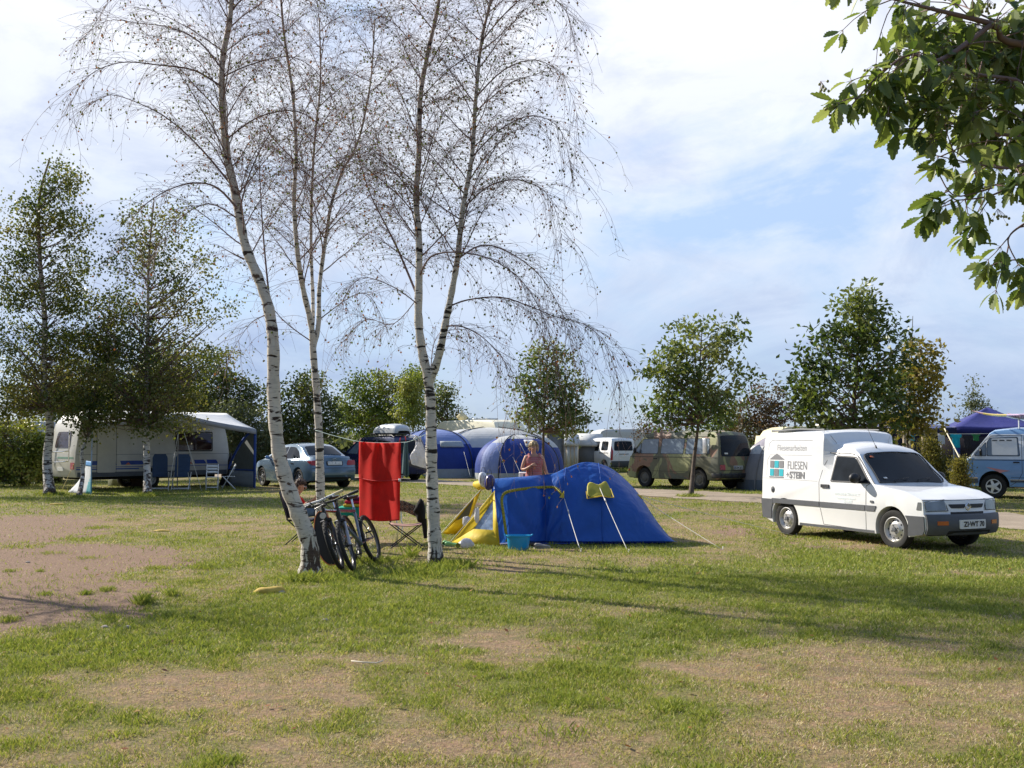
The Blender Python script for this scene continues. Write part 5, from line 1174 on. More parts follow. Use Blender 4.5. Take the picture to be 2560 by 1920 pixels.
# --- dark blue people carrier with roof box
def carrier():
    w0 = lerp1([(0, .88), (.3, .93), (.7, .95), (1.02, .92), (1.06, .90), (1.68, .70), (1.85, .64)])
    def wf(x, z): return w0(z) - max(0, x - 1.5) ** 2 * .14 - max(0, -1.9 - x) ** 2 * .3
    O = [(-2.25, .30), (-2.34, .50), (-2.33, .95), (-2.20, 1.45), (-2.05, 1.72), (-1.7, 1.79), (0, 1.80), (.5, 1.72), (1.35, 1.12), (1.9, .98), (2.25, .75), (2.32, .45), (2.2, .25)]
    v = Veh('people_carrier', 'dark blue people carrier with roof rails parked behind the hanging red towel', 'car', O, wf, camber=(.05, 1.0, 1.7), bow=.26, rbow=.1, bars=(1.02, 1.06)); v.sill = .24
    v.body([M('navy_paint', (.018, .025, .085), .2, .2, var=.1, coat=.8)], arches=((1.40, .34, .39), (-1.40, .34, .39)), bev=.05); v.under(-2.1, 2.1, .25, .7, .8)
    for x in (1.4, -1.4):
        for sd in (-1, 1): v.wheel(x, sd * .79, .335, .21, '5', rr=.64)
    for sd in (-1, 1):
        for pts in ([(.35, 1.10), (1.12, 1.10), (.50, 1.60), (.35, 1.62)], [(-.80, 1.10), (.25, 1.10), (.25, 1.64), (-.80, 1.66)], [(-2.0, 1.12), (-.92, 1.10), (-.92, 1.66), (-1.85, 1.62)]): v.side('side_window', pts, sd, .006, GLS if pts[0][0] < .3 else GLB, .05)
        v.end('tail_light', [(sd * .70, .80), (sd * .88, .80), (sd * .84, 1.15), (sd * .72, 1.12)], -1, .01, RED, .02)
        rr_ = MB(); rr_.tube([v.D(-1.9, sd * .88, 1.77) + Vector((0, 0, .0)), v.D(-1.7, sd * .88, 1.80) + Vector((0, 0, .05)), v.D(.1, sd * .88, 1.80) + Vector((0, 0, .05)), v.D(.4, sd * .88, 1.74)], .018, 6); rr_.build('roof_rail', BLK, v.root, smooth=True)
        seam(v, 'door_gap', [(.30, 1.68), (.30, .30)], sd, .012); seam(v, 'door_gap', [(-.86, 1.70), (-.86, .30)], sd, .012); v.mirror(1.05, sd, 1.12)
    v.end('rear_window', [(-.70, 1.12), (.70, 1.12), (.60, 1.62), (-.60, 1.62)], -1, .008, GLS, .06); v.end('windscreen', [(-.75, 1.16), (.75, 1.16), (.60, 1.66), (-.60, 1.66)], 1, .008, GLB, .05)
    v.plate('HH 417', -1, .72, off=.02) if False else None
    cb_ = MB()
    for x in (-.35, -1.35): cb_.tube([v.D(x, -.88, 1.80) + Vector((0, 0, .06)), v.D(x, .88, 1.80) + Vector((0, 0, .06))], .018, 6)
    cb_.build('roof_bar', BLK, v.root, smooth=True)
    h = Vector((-.66, .75, 0)); r = P(955, 1190, 44.0); r.z = 0; v.place(r, r + h * 2.8, .79, 2.8, scale=1.04)
    # roof box (its own thing)
    bx = MB(); Mz = v.root.matrix_basis
    sec = [(-1.0, .30, .10), (-.98, .36, .22), (-.85, .40, .34), (-.4, .42, .40), (.3, .40, .38), (.75, .34, .27), (.98, .24, .14), (1.04, .18, .08)]
    def fn(u, t):
        f = t * (len(sec) - 1); i = min(len(sec) - 2, int(f)); a = f - i; x = sec[i][0] * (1 - a) + sec[i + 1][0] * a; w_ = sec[i][1] * (1 - a) + sec[i + 1][1] * a; h_ = sec[i][2] * (1 - a) + sec[i + 1][2] * a
        an = PI * u; cx = math.cos(an); sx_ = math.sin(an); return Vector((x, w_ * (abs(cx) ** .55) * (1 if cx > 0 else -1), h_ * sx_ ** .55))
    bx.grid(fn, 16, 21)
    root = thing('roof_box', 'silver grey roof box strapped on top of the dark blue people carrier', 'roof box')
    lid = bx.build('lid', M('roof_box_silver', (.52, .54, .56), .35, .2, var=.05), root, smooth=True, ang=180)
    bt = MB(); bt.box((0, 0, -.03), (1.98, .72, .06)); bt.build('tray', BLK, root, bev=.02)
    rz = math.atan2(h.y, h.x); root.rotation_euler = (0, 0, rz); root.location = v.root.location + Matrix.Rotation(rz, 3, 'Z') @ Vector((-.85, 0.05, 0)) * 1.04 + Vector((0, 0, 2.03))
    return v
carrier()
# --- white high roofed estate far away
def kangoo():
    w0 = lerp1([(0, .78), (.3, .83), (.7, .84), (1.05, .83), (1.1, .81), (1.6, .70), (1.8, .66)])
    def wf(x, z): return w0(z) - max(0, x - 1.3) ** 2 * .12 - max(0, -1.85 - x) ** 2 * .25
    O = [(-1.92, .30), (-1.98, .45), (-1.97, 1.0), (-1.90, 1.65), (-1.80, 1.76), (-.4, 1.80), (.15, 1.74), (1.05, 1.10), (1.6, .98), (1.92, .78), (2.02, .5), (1.96, .25)]
    v = Veh('family_van', 'small white high roofed car with side windows parked far back beyond the blue tent', 'car', O, wf, camber=(.04, 1.0, 1.7), bow=.24, rbow=.06, bars=(1.05, 1.1)); v.sill = .24
    v.body([MATS['white_paint']], arches=((1.30, .31, .36), (-1.30, .31, .36)), bev=.05); v.under(-1.8, 1.8, .25, .66, .8)
    for x in (1.3, -1.3):
        for sd in (-1, 1): v.wheel(x, sd * .70, .30, .18, 'cap', rr=.62)
    for sd in (-1, 1):
        v.side('side_window', [(.20, 1.10), (.90, 1.12), (.30, 1.58), (.20, 1.60)], sd, .006, GLS, .05); v.side('side_window', [(-.72, 1.10), (.08, 1.10), (.08, 1.62), (-.72, 1.62)], sd, .006, GLS, .05); v.side('side_window', [(-1.62, 1.14), (-.95, 1.14), (-.95, 1.62), (-1.58, 1.62)], sd, .006, GLS, .10)
        v.end('tail_light', [(sd * .70, .62), (sd * .82, .62), (sd * .74, 1.40), (sd * .66, 1.10)], -1, .01, RED, .03)
        v.side('rail', [(-1.75, .99), (-.85, .99), (-.85, 1.02), (-1.75, 1.02)], sd, .008, BLK); seam(v, 'door_gap', [(.14, 1.66), (.14, .3)], sd, .012); seam(v, 'door_gap', [(-.82, 1.66), (-.82, .3)], sd, .012)
        v.side('door_handle', [(.20, .92), (.34, .92), (.34, .98), (.20, .98)], sd, .01, BLK, .02); v.mirror(.82, sd, 1.14)
    v.end('rear_window', [(-.60, 1.12), (.60, 1.12), (.55, 1.60), (-.55, 1.60)], -1, .008, GLS, .09); v.end('windscreen', [(-.62, 1.14), (.62, 1.14), (.52, 1.62), (-.52, 1.62)], 1, .008, GLS, .05)
    v.end('rear_bumper', [(-.78, .30), (.78, .30), (.80, .58), (-.80, .58)], -1, .03, GRY, .03); v.end('number_plate', [(-.30, .78), (.20, .78), (.20, .88), (-.30, .88)], -1, .014, PLT); v.end('handle_bar', [(-.30, .93), (.30, .93), (.30, .96), (-.30, .96)], -1, .02, BLK)
    h = Vector((-.46, .888, 0)).normalized(); r = P(1514, 1178, 58); r.z = 0; v.place(r, r + h * 2.6, .70, 2.6, scale=1.04); return v
kangoo()

# ---------------------------------------------------------------- caravans
def caravan(label, loc, rz, L=5.8, W=2.2, H=2.62, paint=None, z0=.45, scale=1):
    w0 = lerp1([(0, W / 2), (1.6, W / 2), (2.3, W / 2 * .96), (H, W / 2 * .86)])
    a = L / 2
    O = [(-a + .05, z0), (-a, z0 + .25), (-a + .02, 1.3), (-a + .12, 1.9), (-a + .22, H - .42), (-a + .42, H - .14), (-a + .75, H - .02), (0, H + .02), (a - .75, H - .02), (a - .42, H - .14), (a - .22, H - .42), (a - .10, 1.8), (a, 1.2), (a + .02, z0 + .3), (a - .08, z0)]
    v = Veh('caravan', label, 'caravan', O, lambda x, z: w0(z), camber=(.03, 2, 2.6), bow=.06, rbow=.04, bars=(1.6,)); v.sill = z0 + .01
    v.body([paint], arches=((-.15, .34, .40),), bev=.05); v.under(-a + .5, a - .5, z0 - .10, z0 + .05, .8)
    for sd in (-1, 1): v.wheel(-.15, sd * (W / 2 - .16), .32, .18, 'steel', rr=.62)
    v.root.location = loc; v.root.rotation_euler = (0, 0, rz); v.root.scale = (scale,) * 3
    return v
CW = M('caravan_white', (.56, .54, .49), .35, var=.05, coat=.3, bmp=.05, bscale=30)
C0 = Vector((-14.75, 35.1, 0)); HD = Vector((.70, .714, 0)).normalized(); PD = Vector((-HD.y, HD.x, 0))
cc_ = C0 + HD * 2.95 + PD * 1.1
cv = caravan('white caravan with blue side stripes under the awning behind the leafy birches', cc_, math.atan2(HD.y, HD.x), 5.9, 2.2, 2.70, CW)
DBL = M('stripe_blue', (.03, .07, .33), .4); DOR = M('stripe_orange', (.65, .16, .05), .4)
for sd in (-1,):
    cv.side('stripe', [(-2.9, .78), (2.9, .78), (2.9, .80), (-2.9, .80)], sd, .005, DBL); cv.side('stripe', [(-2.9, .70), (-.65, .70), (-.65, .74), (-2.9, .74)], sd, .005, DBL)
    for x in (-2.5, -1.9, -1.3, -.9, .9, 1.5, 2.0): cv.side('stripe', [(x, .86), (x + .45, .86), (x + .36, 1.0), (x - .04, 1.0)], sd, .005, DBL)
    for x in (-2.1, -1.15, 1.2): cv.side('stripe', [(x, .86), (x + .2, .86), (x + .1, .94)], sd, .008, DOR)
    f = cv.side('side_window', [(.75, 1.36), (2.15, 1.36), (2.15, 1.98), (.75, 1.98)], sd, .02, M('brown_glass', (.045, .022, .02), .08, spec=.8), .08); seam(cv, 'window_seal', [(.72, 1.33), (2.18, 1.33), (2.18, 2.01), (.72, 2.01), (.72, 1.33)], sd, .04, BLK, .015)
    d = cv.side('door', [(-2.15, .60), (-1.50, .60), (-1.50, 2.25), (-2.15, 2.25)], sd, .012, CW, .06); seam(cv, 'door_gap', [(-2.17, .58), (-1.48, .58), (-1.48, 2.27), (-2.17, 2.27), (-2.17, .58)], sd, .015, GRY, .005)
    seam(cv, 'panel_crease', [(-2.9, 1.22), (2.9, 1.22)], sd, .012, GRY); cv.side('skirt', [(-2.85, .46), (2.85, .46), (2.85, .62), (-2.85, .62)], sd, .006, M('skirt_grey', (.10, .11, .13), .6))
cv.end('rear_window', [(-.62, 1.45), (.62, 1.45), (.55, 2.0), (-.55, 2.0)], -1, .015, M('brown_glass', (.045, .022, .02), .08), .1)
for y in (-.92, .92): cv.end('tail_light', [(y - .12, .72), (y + .12, .72), (y + .12, .95), (y - .12, .95)], -1, .02, RED, .02)
cv.end('rear_stripe', [(-.95, 1.08), (.3, 1.08), (.3, 1.14), (-.95, 1.14)], -1, .005, M('stripe_green', (.18, .33, .25), .5)); cv.end('number_plate', [(-.26, .66), (.26, .66), (.26, .78), (-.26, .78)], -1, .02, PLT, .01)
mb = MB()
for y in (-.8, .8): mb.tube([(-3.0, y, 1.0), (-3.0, y, 2.05)], .02, 6)
for z in (1.0, 1.35): mb.tube([(-3.0, -.8, z), (-3.14, -.6, z - .03), (-3.16, 0, z - .04), (-3.14, .6, z - .03), (-3.0, .8, z)], .02, 6)
mb.build('bike_rack', CHR, cv.root, smooth=True)
mb = MB(); mb.box((-.3, .1, 2.77), (.7, .6, .10)); mb.box((1.4, .1, 2.76), (.4, .4, .08)); mb.build('roof_hatch', M('hatch_white', (.7, .7, .68), .4), cv.root, bev=.03)
CCR = M('caravan_cream', (.78, .69, .42), .4, var=.05)
c2 = caravan('long cream caravan with rounded roof ends showing above the big blue tent', P(1200, 1100, 56) - Vector((0, 0, P(1200, 1100, 56).z)), R(-45), 5.2, 2.3, 2.80, M('caravan_pale_cream', (.86, .80, .60), .4, var=.04))
c2.side('side_window', [(-1.9, 1.4), (-.6, 1.4), (-.6, 2.0), (-1.9, 2.0)], -1, .01, GLS, .08); c2.side('side_window', [(.8, 1.4), (1.9, 1.4), (1.9, 2.0), (.8, 2.0)], -1, .01, GLS, .08)
mb = MB(); mb.box((.3, 0, 2.87), (1.4, .8, .10)); mb.build('roof_hatch', M('hatch_white', (.7, .7, .68), .4), c2.root, bev=.03)
c3_loc = P(2000, 1100, 36); c3 = caravan('pale yellow caravan whose rounded roof shows behind the white van', Vector((P(2062, 1100, 39).x, 39, 0)), R(2), 4.9, 2.2, 2.22, CCR)
c3.side('side_window', [(-2.1, 1.35), (-1.3, 1.35), (-1.3, 1.9), (-2.1, 1.9)], -1, .012, GLS, .08); mb = MB(); mb.box((.2, 0, 2.28), (1.0, .6, .08)); mb.build('roof_hatch', M('hatch_white', (.7, .7, .68), .4), c3.root, bev=.03)
c4 = caravan('white caravan at the far end of the field right of the small white car', Vector((P(1580, 1100, 66).x, 66, 0)), R(12), 5.5, 2.2, 2.45, CW); c4.side('side_window', [(-1.8, 1.3), (-.4, 1.3), (-.4, 1.9), (-1.8, 1.9)], -1, .012, GLS, .08)
c5 = caravan('grey white caravan half hidden by the hedge at the left edge', Vector((P(20, 1100, 44).x, 44, 0)), R(30), 5.2, 2.2, 2.5, M('caravan_grey', (.45, .47, .48), .5, var=.05)); c5.side('side_window', [(.4, 1.3), (1.6, 1.3), (1.6, 1.9), (.4, 1.9)], -1, .012, GLS, .08)
# ---------------------------------------------------------------- fabrics
def fabric(name, c, rough=.75, trans=.25, var=.08, fold=.35, fs=7, strx=(1, 1, 1), fdist=.03):
    m = M(name, c, rough, var=var, scale=3, trans=trans, spec=.3); nt = m.node_tree; b = nt.nodes['Principled BSDF']
    if not b.inputs['Normal'].is_linked:
        tc = node(nt, 'ShaderNodeTexCoord'); mp = node(nt, 'ShaderNodeMapping'); mp.inputs['Scale'].default_value = strx; nt.links.new(tc.outputs['Object'], mp.inputs[0])
        n = noise(nt, fs, 3, mp.outputs[0], .5, .4); bump(nt, b, n.outputs['Fac'], fold, fdist)
    return m
TB = fabric('tent_blue', (.035, .14, .50), .38, .36, fold=.9, fs=2.6, fdist=.08, strx=(1, 1, .6))
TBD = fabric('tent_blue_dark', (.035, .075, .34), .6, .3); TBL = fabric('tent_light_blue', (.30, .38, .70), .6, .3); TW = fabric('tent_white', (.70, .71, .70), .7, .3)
TG_ = fabric('tent_pale_grey', (.46, .50, .52), .7, .25); TY = fabric('tent_yellow', (.80, .62, .06), .6, .35, fold=.5); TYK = fabric('tent_yellow_shade', (.42, .38, .05), .6, .2)
CLR = M('clear_vinyl', (.30, .40, .58), .12, var=.5, scale=9, spec=.8, bmp=.6, bscale=8); MSH = M('grey_mesh', (.20, .18, .14), .9, var=.1)
ROPE = M('rope_white', (.70, .68, .62), .8); POLE = M('pole_black', (.03, .03, .035), .5); WOOD = M('weathered_wood', (.20, .17, .13), .85, var=.25, scale=3)
WPL = M('white_plastic', (.72, .73, .72), .45, var=.05)
def link(o, root):          # keep world placement while parenting to an Empty with rotation 0
    o.parent = root; o.location = -Vector(root.location)
def rope(mb, a, b_, r=.003, sag=.0, n=8):
    a, b_ = Vector(a), Vector(b_); mb.tube([a.lerp(b_, i / n) + Vector((0, 0, -sag * math.sin(PI * i / n))) for i in range(n + 1)], r, 5)

# ---------------------------------------------------------------- the blue and yellow dome tent
def dome():
    base = Vector((.9, 17.8, 0)); root = thing('dome_tent', 'blue dome tent with a yellow vent flap and yellow entrance wings on the grass', 'tent', base)
    S = []   # front ground, front control, ridge, back control, back ground
    tab = [((1249, 1365), .05, (1231, 1197, 17.2), .96, .10, 18.3, -.35), ((1300, 1363), .06, (1310, 1191, 17.3), .96, .10, 18.4, -.05), ((1357, 1360), .10, (1380, 1184, 17.5), .90, .16, 18.6, .40), ((1400, 1361), .20, (1415, 1170, 17.6), .86, .24, 18.9, .75),
           ((1470, 1362), .30, (1466, 1155, 17.8), .88, .38, 19.2, 1.2), ((1545, 1362), .30, (1528, 1171, 17.9), .80, .36, 19.2, 1.7), ((1620, 1361), .20, (1588, 1224, 17.9), .72, .26, 19.1, 2.1), ((1665, 1361), .12, (1632, 1288, 17.9), .65, .2, 19.0, 2.5), ((1692, 1361), .04, (1672, 1345, 17.9), .6, .1, 18.9, 2.75)]
    for g, dy, rd, zf, bl, by, bx in tab:
        f = G(*g); f.z = .05; r = P(*rd); S.append((f, Vector(((f.x * .45 + r.x * .55), f.y + bl, r.z * zf)), r, Vector((r.x * .5 + bx * .5, by - bl, r.z * zf)), Vector((bx, by, .05))))
    def row(i): return spline([s[i] for s in S], 8)
    rows = [row(i) for i in range(5)]; n = len(rows[0]); J = G(1357, 1360)
    def pt(i, v):
        if v <= .5: t = v * 2; a, c, b_ = rows[0][i], rows[1][i], rows[2][i]
        else: t = (v - .5) * 2; a, c, b_ = rows[2][i], rows[3][i], rows[4][i]
        p = a * (1 - t) ** 2 + c * 2 * t * (1 - t) + b_ * t * t
        if v < .5:
            d = Vector((p.x - J.x, 0, p.z)); r = d.length + .01; th = math.atan2(d.z, d.x)
            w_ = .034 * math.exp(-r * .8) * math.sin(th * 15 + 1.3) * min(1, r * 3) + .012 * math.sin(th * 9 + r * 2)
            q = Vector((p.x - P(1466, 1155, 17.8).x, 0, p.z - 1.33)); w_ += .018 * math.sin(math.atan2(q.z, q.x) * 24) * math.exp(-q.length * 2.0)
            # taut dip either side of the sleeve over the junction
            sx = abs(p.x - (J.x + .09 * p.z / 1.2)); w_ -= .05 * math.exp(-sx * sx / .010) * min(1, p.z * 3) * (1 if p.z < 1.05 else max(0, 1 - (p.z - 1.05) * 8))
            p = p + Vector((0, -1, .35)) * w_
        return p
    mb = MB(); nv = 56
    for j in range(nv + 1):
        for i in range(n): mb.v.append(tuple(pt(i, j / nv) - base))
    for j in range(nv):
        for i in range(n - 1): mb.f.append((j * n + i, j * n + i + 1, (j + 1) * n + i + 1, (j + 1) * n + i)); mb.m.append(0); mb.a.append(0)
    mb.build('flysheet', TB, root, smooth=True, ang=180)
    def onfly(px, py, off=.012):      # nearest front point of the fly under a view ray
        d = ray(px, py); o = Vector((0, 0, CH)); best = None
        for j in range(0, nv // 2 + 1):
            for i in range(n):
                q = pt(i, j / nv); v = q - o; t = v.dot(d) / d.dot(d); e = (v - d * t).length
                if best is None or e < best[0]: best = (e, t)
        return o + d * (best[1] - off) if best else None
    def strip(name, pxs, w_, mat, off=.02):
        ps = [onfly(x, y, off / 1.0) for x, y in pxs]; ps = spline(ps, 4); mb2 = MB()
        for a, b_ in zip(ps, ps[1:]):
            d = (b_ - a).normalized(); s = Vector((0, -1, 0)).cross(d).normalized() * w_ / 2
            mb2.add([a - s - base, b_ - s - base, b_ + s - base, a + s - base], [(0, 1, 2, 3)])
        return mb2.build(name, mat, root, solid=.008, smooth=True, ang=180)
    c3 = lambda x, y: (1060 + x * .3165, 1000 + y * .3165)
    strip('door_piping', [c3(*p) for p in ((655, 1120), (645, 1030), (628, 900), (614, 790), (640, 735), (720, 712), (820, 698), (920, 690), (1000, 688), (1045, 698), (1075, 730), (1095, 765))], .045, TYK)
    ft = MB(); q = [onfly(*c3(*p), .035) - base for p in ((1068, 770), (1108, 775), (1106, 715))]; ft.add(q, [(0, 1, 2)]); ft.build('corner_patch', TY, root)
    # pole sleeves as raised seams
    sl_ = MB()
    for i in (3 * 8, 4 * 8 + 4): sl_.tube([pt(i, j / nv) - base + Vector((0, -.006, .006)) for j in range(0, nv + 1, 2)], .008, 6)
    sl_.tube([pt(0, j / nv) - base + Vector((-.004, -.004, .004)) for j in range(nv + 1)], .012, 6); sl_.build('pole_sleeve', TB, root, smooth=True)
    # vent flap standing off the wall
    vf = MB(); q = [onfly(*c3(*p), .06) - base for p in ((1285, 645), (1330, 645), (1378, 682), (1420, 640), (1443, 632), (1472, 700), (1497, 768), (1450, 765), (1400, 755), (1340, 765), (1288, 776), (1280, 720))]
    for k_ in (5, 6, 7, 8, 9, 10, 11): q[k_] = q[k_] + Vector((0, -.10 if k_ in (7, 8, 9) else -.05, 0))
    cen = sum(q, Vector()) / len(q) + Vector((0, -.03, 0)); vf.add(q + [cen], [(i, (i + 1) % 12, 12) for i in range(12)]); vf.build('vent_flap', TYK, root, smooth=True, ang=180, solid=.006, sub=1)
    vb = MB(); q2 = [x + Vector((0, -.012, 0)) for x in q[5:12]]; vb.tube(q2, .010, 5); vb.build('vent_piping', TY, root, smooth=True)
    # right hand yellow tab
    tb = MB(); a = onfly(1592, 1236, .02) - base; b_ = onfly(1604, 1246, .02) - base; tb.tube([a, (a + b_) / 2, b_], [.012, .026, .016], 6); tb.build('guy_tab', TY, root)
    # guy lines and pegs
    for (a, b_) in (((1109, 780), (1238, 1198)), ((1378, 672), (1615, 1205))):
        g = MB(); p0 = onfly(*c3(*a), .03); p1 = G(*c3(*b_)); rope(g, p0 - base, p1 - base, .006, .01); g.tube([p0.lerp(p1, .22) - base, p0.lerp(p1, .27) - base], .011, 5); g.tube([p1 - base + Vector((0, 0, -.03)), p1 - base + Vector((.01, -.01, .05))], .008, 5)
        g.build('guy_line', ROPE, root)
    for a, b_, Yt in (((1604, 1246), (1806, 1374), None), ((1598, 1240), (1990, 1340), None)):
        g = MB(); p0 = onfly(*a, .0); p1 = G(*b_); rope(g, p0 - base, p1 - base, .004, .01); g.tube([p1 - base + Vector((0, 0, -.03)), p1 - base + Vector((.01, 0, .05))], .007, 5); g.build('guy_line', ROPE, root)
    # entrance wings
    c4 = lambda x, y: (1080 + x * .1537, 1160 + y * .1537)
    def wing(name, quads, mats):
        m_ = MB()
        for q, mi in quads: m_.add([Vector(p) - base for p in q], [tuple(range(len(q)))], mi)
        return m_.build(name, mats, root, solid=.006)
    T0 = P(*c4(1020, 430), 16.9); R0 = G(*c4(1105, 1345)); L0 = G(*c4(325, 1295)); R0.z = .02; L0.z = .02
    def bary(a, b_, c): return T0 * a + R0 * b_ + L0 * c
    wA, wB, wC = bary(.82, .13, .05), bary(.27, .62, .11), bary(.27, .22, .51)
    wing('entrance_wing', [([T0, R0, wB, wA], 0), ([R0, L0, wC, wB], 0), ([L0, T0, wA, wC], 0)], TY)
    wv = MB(); wv.add([p - base + Vector((.0, .01, 0)) for p in (wA, wB, wC)], [(0, 1, 2)]); wv.build('wing_window', CLR, root)
    T1 = P(*c4(815, 395), 17.9); L1 = G(*c4(160, 1140)); R1 = G(*c4(520, 1150)); R1.z = .02
    def b2(a, b_, c): return T1 * a + R1 * b_ + L1 * c
    u, v_, w_ = b2(.80, .02, .18), b2(.42, .48, .10), b2(.30, .10, .60)
    wing('entrance_wing', [([T1, R1, v_, u], 0), ([R1, L1, w_, v_], 0), ([L1, T1, u, w_], 0)], TY)
    m_ = MB(); m_.add([p - base for p in (u, v_, w_)], [(0, 1, 2)]); m_.build('wing_mesh', MSH, root)
    rd = MB(); a, b_ = P(*c4(700, 330), 17.5), P(*c4(960, 320), 17.1); rd.tube([a - base, a.lerp(b_, .3) - base + Vector((0, 0, -.02)), a.lerp(b_, .7) - base, b_ - base], [.05, .085, .08, .05], 10); rd.build('rolled_door', TY, root, smooth=True)
    sp_ = MB(); c = P(*c4(770, 370), 17.4) - base; sp_.ell(c, (.06, .05, .05), 10, 6); sp_.build('strap', TBD, root, smooth=True)
    for a, b_ in ((c4(980, 470), c4(330, 1290)), (c4(800, 410), c4(150, 1120)), (c4(700, 800), c4(300, 1260))):
        g = MB(); p0 = P(*a, 17.0); p1 = G(*b_) if b_[1] > 1340 else P(*b_, 18.6); p1.z = max(p1.z, 0); rope(g, p0 - base + Vector((0, -.03, 0)), p1 - base + Vector((0, -.02, 0)), .005); g.build('guy_line', ROPE, root)
    gs = MB(); gs.box((0.05, .0, .015), (1, 1, .01)); gs = MB(); gs.add([Vector((x, y, .02)) - base for x, y in ((-.30, 16.75), (2.5, 17.0), (2.5, 18.8), (-.25, 18.3))], [(0, 1, 2, 3)]); gs.build('groundsheet', TBD, root, solid=.01)
    inn = MB(); inn.add([Vector((.55, 16.85, .03)) - base, Vector((.6, 18.5, .03)) - base, Vector((.6, 18.0, 1.0)) - base, Vector((.55, 17.2, 1.0)) - base], [(0, 1, 2, 3)]); inn.build('inner_tent', TBD, root)
    idr = MB(); rim_ = [pt(2, j / nv) - base + Vector((.10, .0, 0)) for j in range(nv + 1)]; ce = sum(rim_, Vector()) / len(rim_) + Vector((.06, 0, -.1)); idr.add(rim_ + [ce], [(j, j + 1, nv + 1) for j in range(nv)] + [(nv, 0, nv + 1)]); idr.build('inner_door', TBD, root, smooth=True, ang=180)
    # helmets hung on the entrance
    for lab, px, py, Y, w__, h_, ma, mb__, yo in (('white helmet hanging on the tent entrance', 1208, 1199, 16.85, .068, .125, M('helmet_white', (.75, .75, .76), .2, coat=.5), BLK, 0), ('dark blue and brown helmet hanging beside the white one', 1224, 1206, 16.75, .075, .13, M('helmet_blue', (.035, .03, .16), .25, coat=.5), M('helmet_gold', (.20, .13, .06), .4), 1)):
        hl = thing('bicycle_helmet', lab, 'helmet', P(px, py, Y), group='helmets on the tent')
        s_ = MB(); s_.ell((0, 0, 0), (w__ * 1.15, w__, h_), 16, 12, M3=Matrix.Rotation(R(12 * (1 if yo else -1)), 3, 'Y')); s_.build('shell', ma, hl, smooth=True)
        v2 = MB()
        for a in (-.5, 0, .5): v2.ell((a * w__ * 1.2, -w__ * .72, .1 * w__), (w__ * .10, w__ * .3, h_ * .55), 8, 6)
        v2.build('vent', mb__, hl, smooth=True); s2 = MB(); s2.tube([(-.03, 0, h_), (-.02, .03, h_ + .07), (.02, .02, h_ + .07), (.03, 0, h_)], .004, 4); s2.build('chin_strap', BLK, hl)
    return onfly, pt
onfly, dpt = dome()

# ---------------------------------------------------------------- camp clutter by the tent
def lump(mb, c, r, seed, n=14, m=10, amp=.25, mi=0, flat=0):
    rr = random.Random(seed); ph = [rr.uniform(0, 6) for _ in range(6)]; c = Vector(c); o = len(mb.v)
    mb.ell(c, r, n, m, mi)
    for i in range(o, len(mb.v)):
        v = Vector(mb.v[i]) - c; s = 1 + amp * (math.sin(v.x / r[0] * 3 + ph[0]) * math.cos(v.y / r[1] * 2.6 + ph[1]) + .5 * math.sin(v.z / r[2] * 5 + ph[2] + v.x / r[0] * 4))
        v = v * s
        if flat and v.z < -r[2] * flat: v.z = -r[2] * flat
        mb.v[i] = tuple(c + v)
BUC = M('bucket_blue', (.01, .33, .62), .35, var=.06, coat=.2, trans=.15)
bk = thing('tub', 'bright blue plastic tub with handles in front of the blue tent', 'tub', G(1296, 1375))
mb = MB(); N_ = 28
def tubp(r, z, o=0): return [Vector((math.cos(2 * PI * j / N_) * r * 1.12, math.sin(2 * PI * j / N_) * r * .85, z)) for j in range(N_)]
lay = [tubp(.135, 0), tubp(.14, .01), tubp(.158, .205), tubp(.172, .212), tubp(.172, .228), tubp(.156, .228), tubp(.135, .02), tubp(.001, .015)]
vs = [p for l in lay for p in l]; fs = [(i * N_ + j, i * N_ + (j + 1) % N_, (i + 1) * N_ + (j + 1) % N_, (i + 1) * N_ + j) for i in range(7) for j in range(N_)]
mb.add(vs, fs + [tuple(range(N_))]); mb.build('body', BUC, bk, smooth=True, ang=50)
for sx in (-1, 1):
    h = MB(); h.tube([(sx * .185, -.05, .215), (sx * .215, -.03, .235), (sx * .215, .03, .235), (sx * .185, .05, .215)], .009, 6); h.build('handle', BUC, bk, smooth=True)
GRS = M('shoe_grey', (.30, .28, .26), .8, var=.3); GRC = M('clog_green', (.22, .50, .18), .5); YEC = M('cup_yellow', (.72, .70, .12), .4)
for lab, x, y, rz, m_, sc_ in (('grey shoe lying behind the blue tub', 1355, 1371, .3, GRS, 1), ('dark shoe lying between the blue tub and the grey shoe', 1342, 1368, .1, M('shoe_dark', (.05, .04, .035), .8), .9), ('pale green clog standing upright by the birch foot', 1117, 1362, 1.2, GRC, .9), ('pale green clog lying next to the yellow cup', 1130, 1366, .2, GRC, .9)):
    t = thing('shoe', lab, 'shoe', G(x, y), rz, 'shoes by the tent'); s = MB()
    sec = [(-.13, .030, .055), (-.10, .038, .075), (-.04, .036, .07), (.02, .040, .05), (.08, .045, .042), (.125, .034, .03), (.14, .01, .018)]
    def fn(u, v, sec=sec):
        f = v * (len(sec) - 1); i = min(len(sec) - 2, int(f)); a = f - i; q = [sec[i][k] * (1 - a) + sec[i + 1][k] * a for k in range(3)]; an = 2 * PI * u
        return Vector((q[0], q[1] * math.cos(an), max(.0, .5 + .5 * math.sin(an)) * q[2] + .012)) * sc_
    s.grid(fn, 14, 18); s.build('upper', m_, t, smooth=True, ang=180); s = MB(); s.box((0, 0, .007), (.26 * sc_, .08 * sc_, .014)); s.build('sole', M('sole_pale', (.4, .38, .34), .8), t, bev=.005)
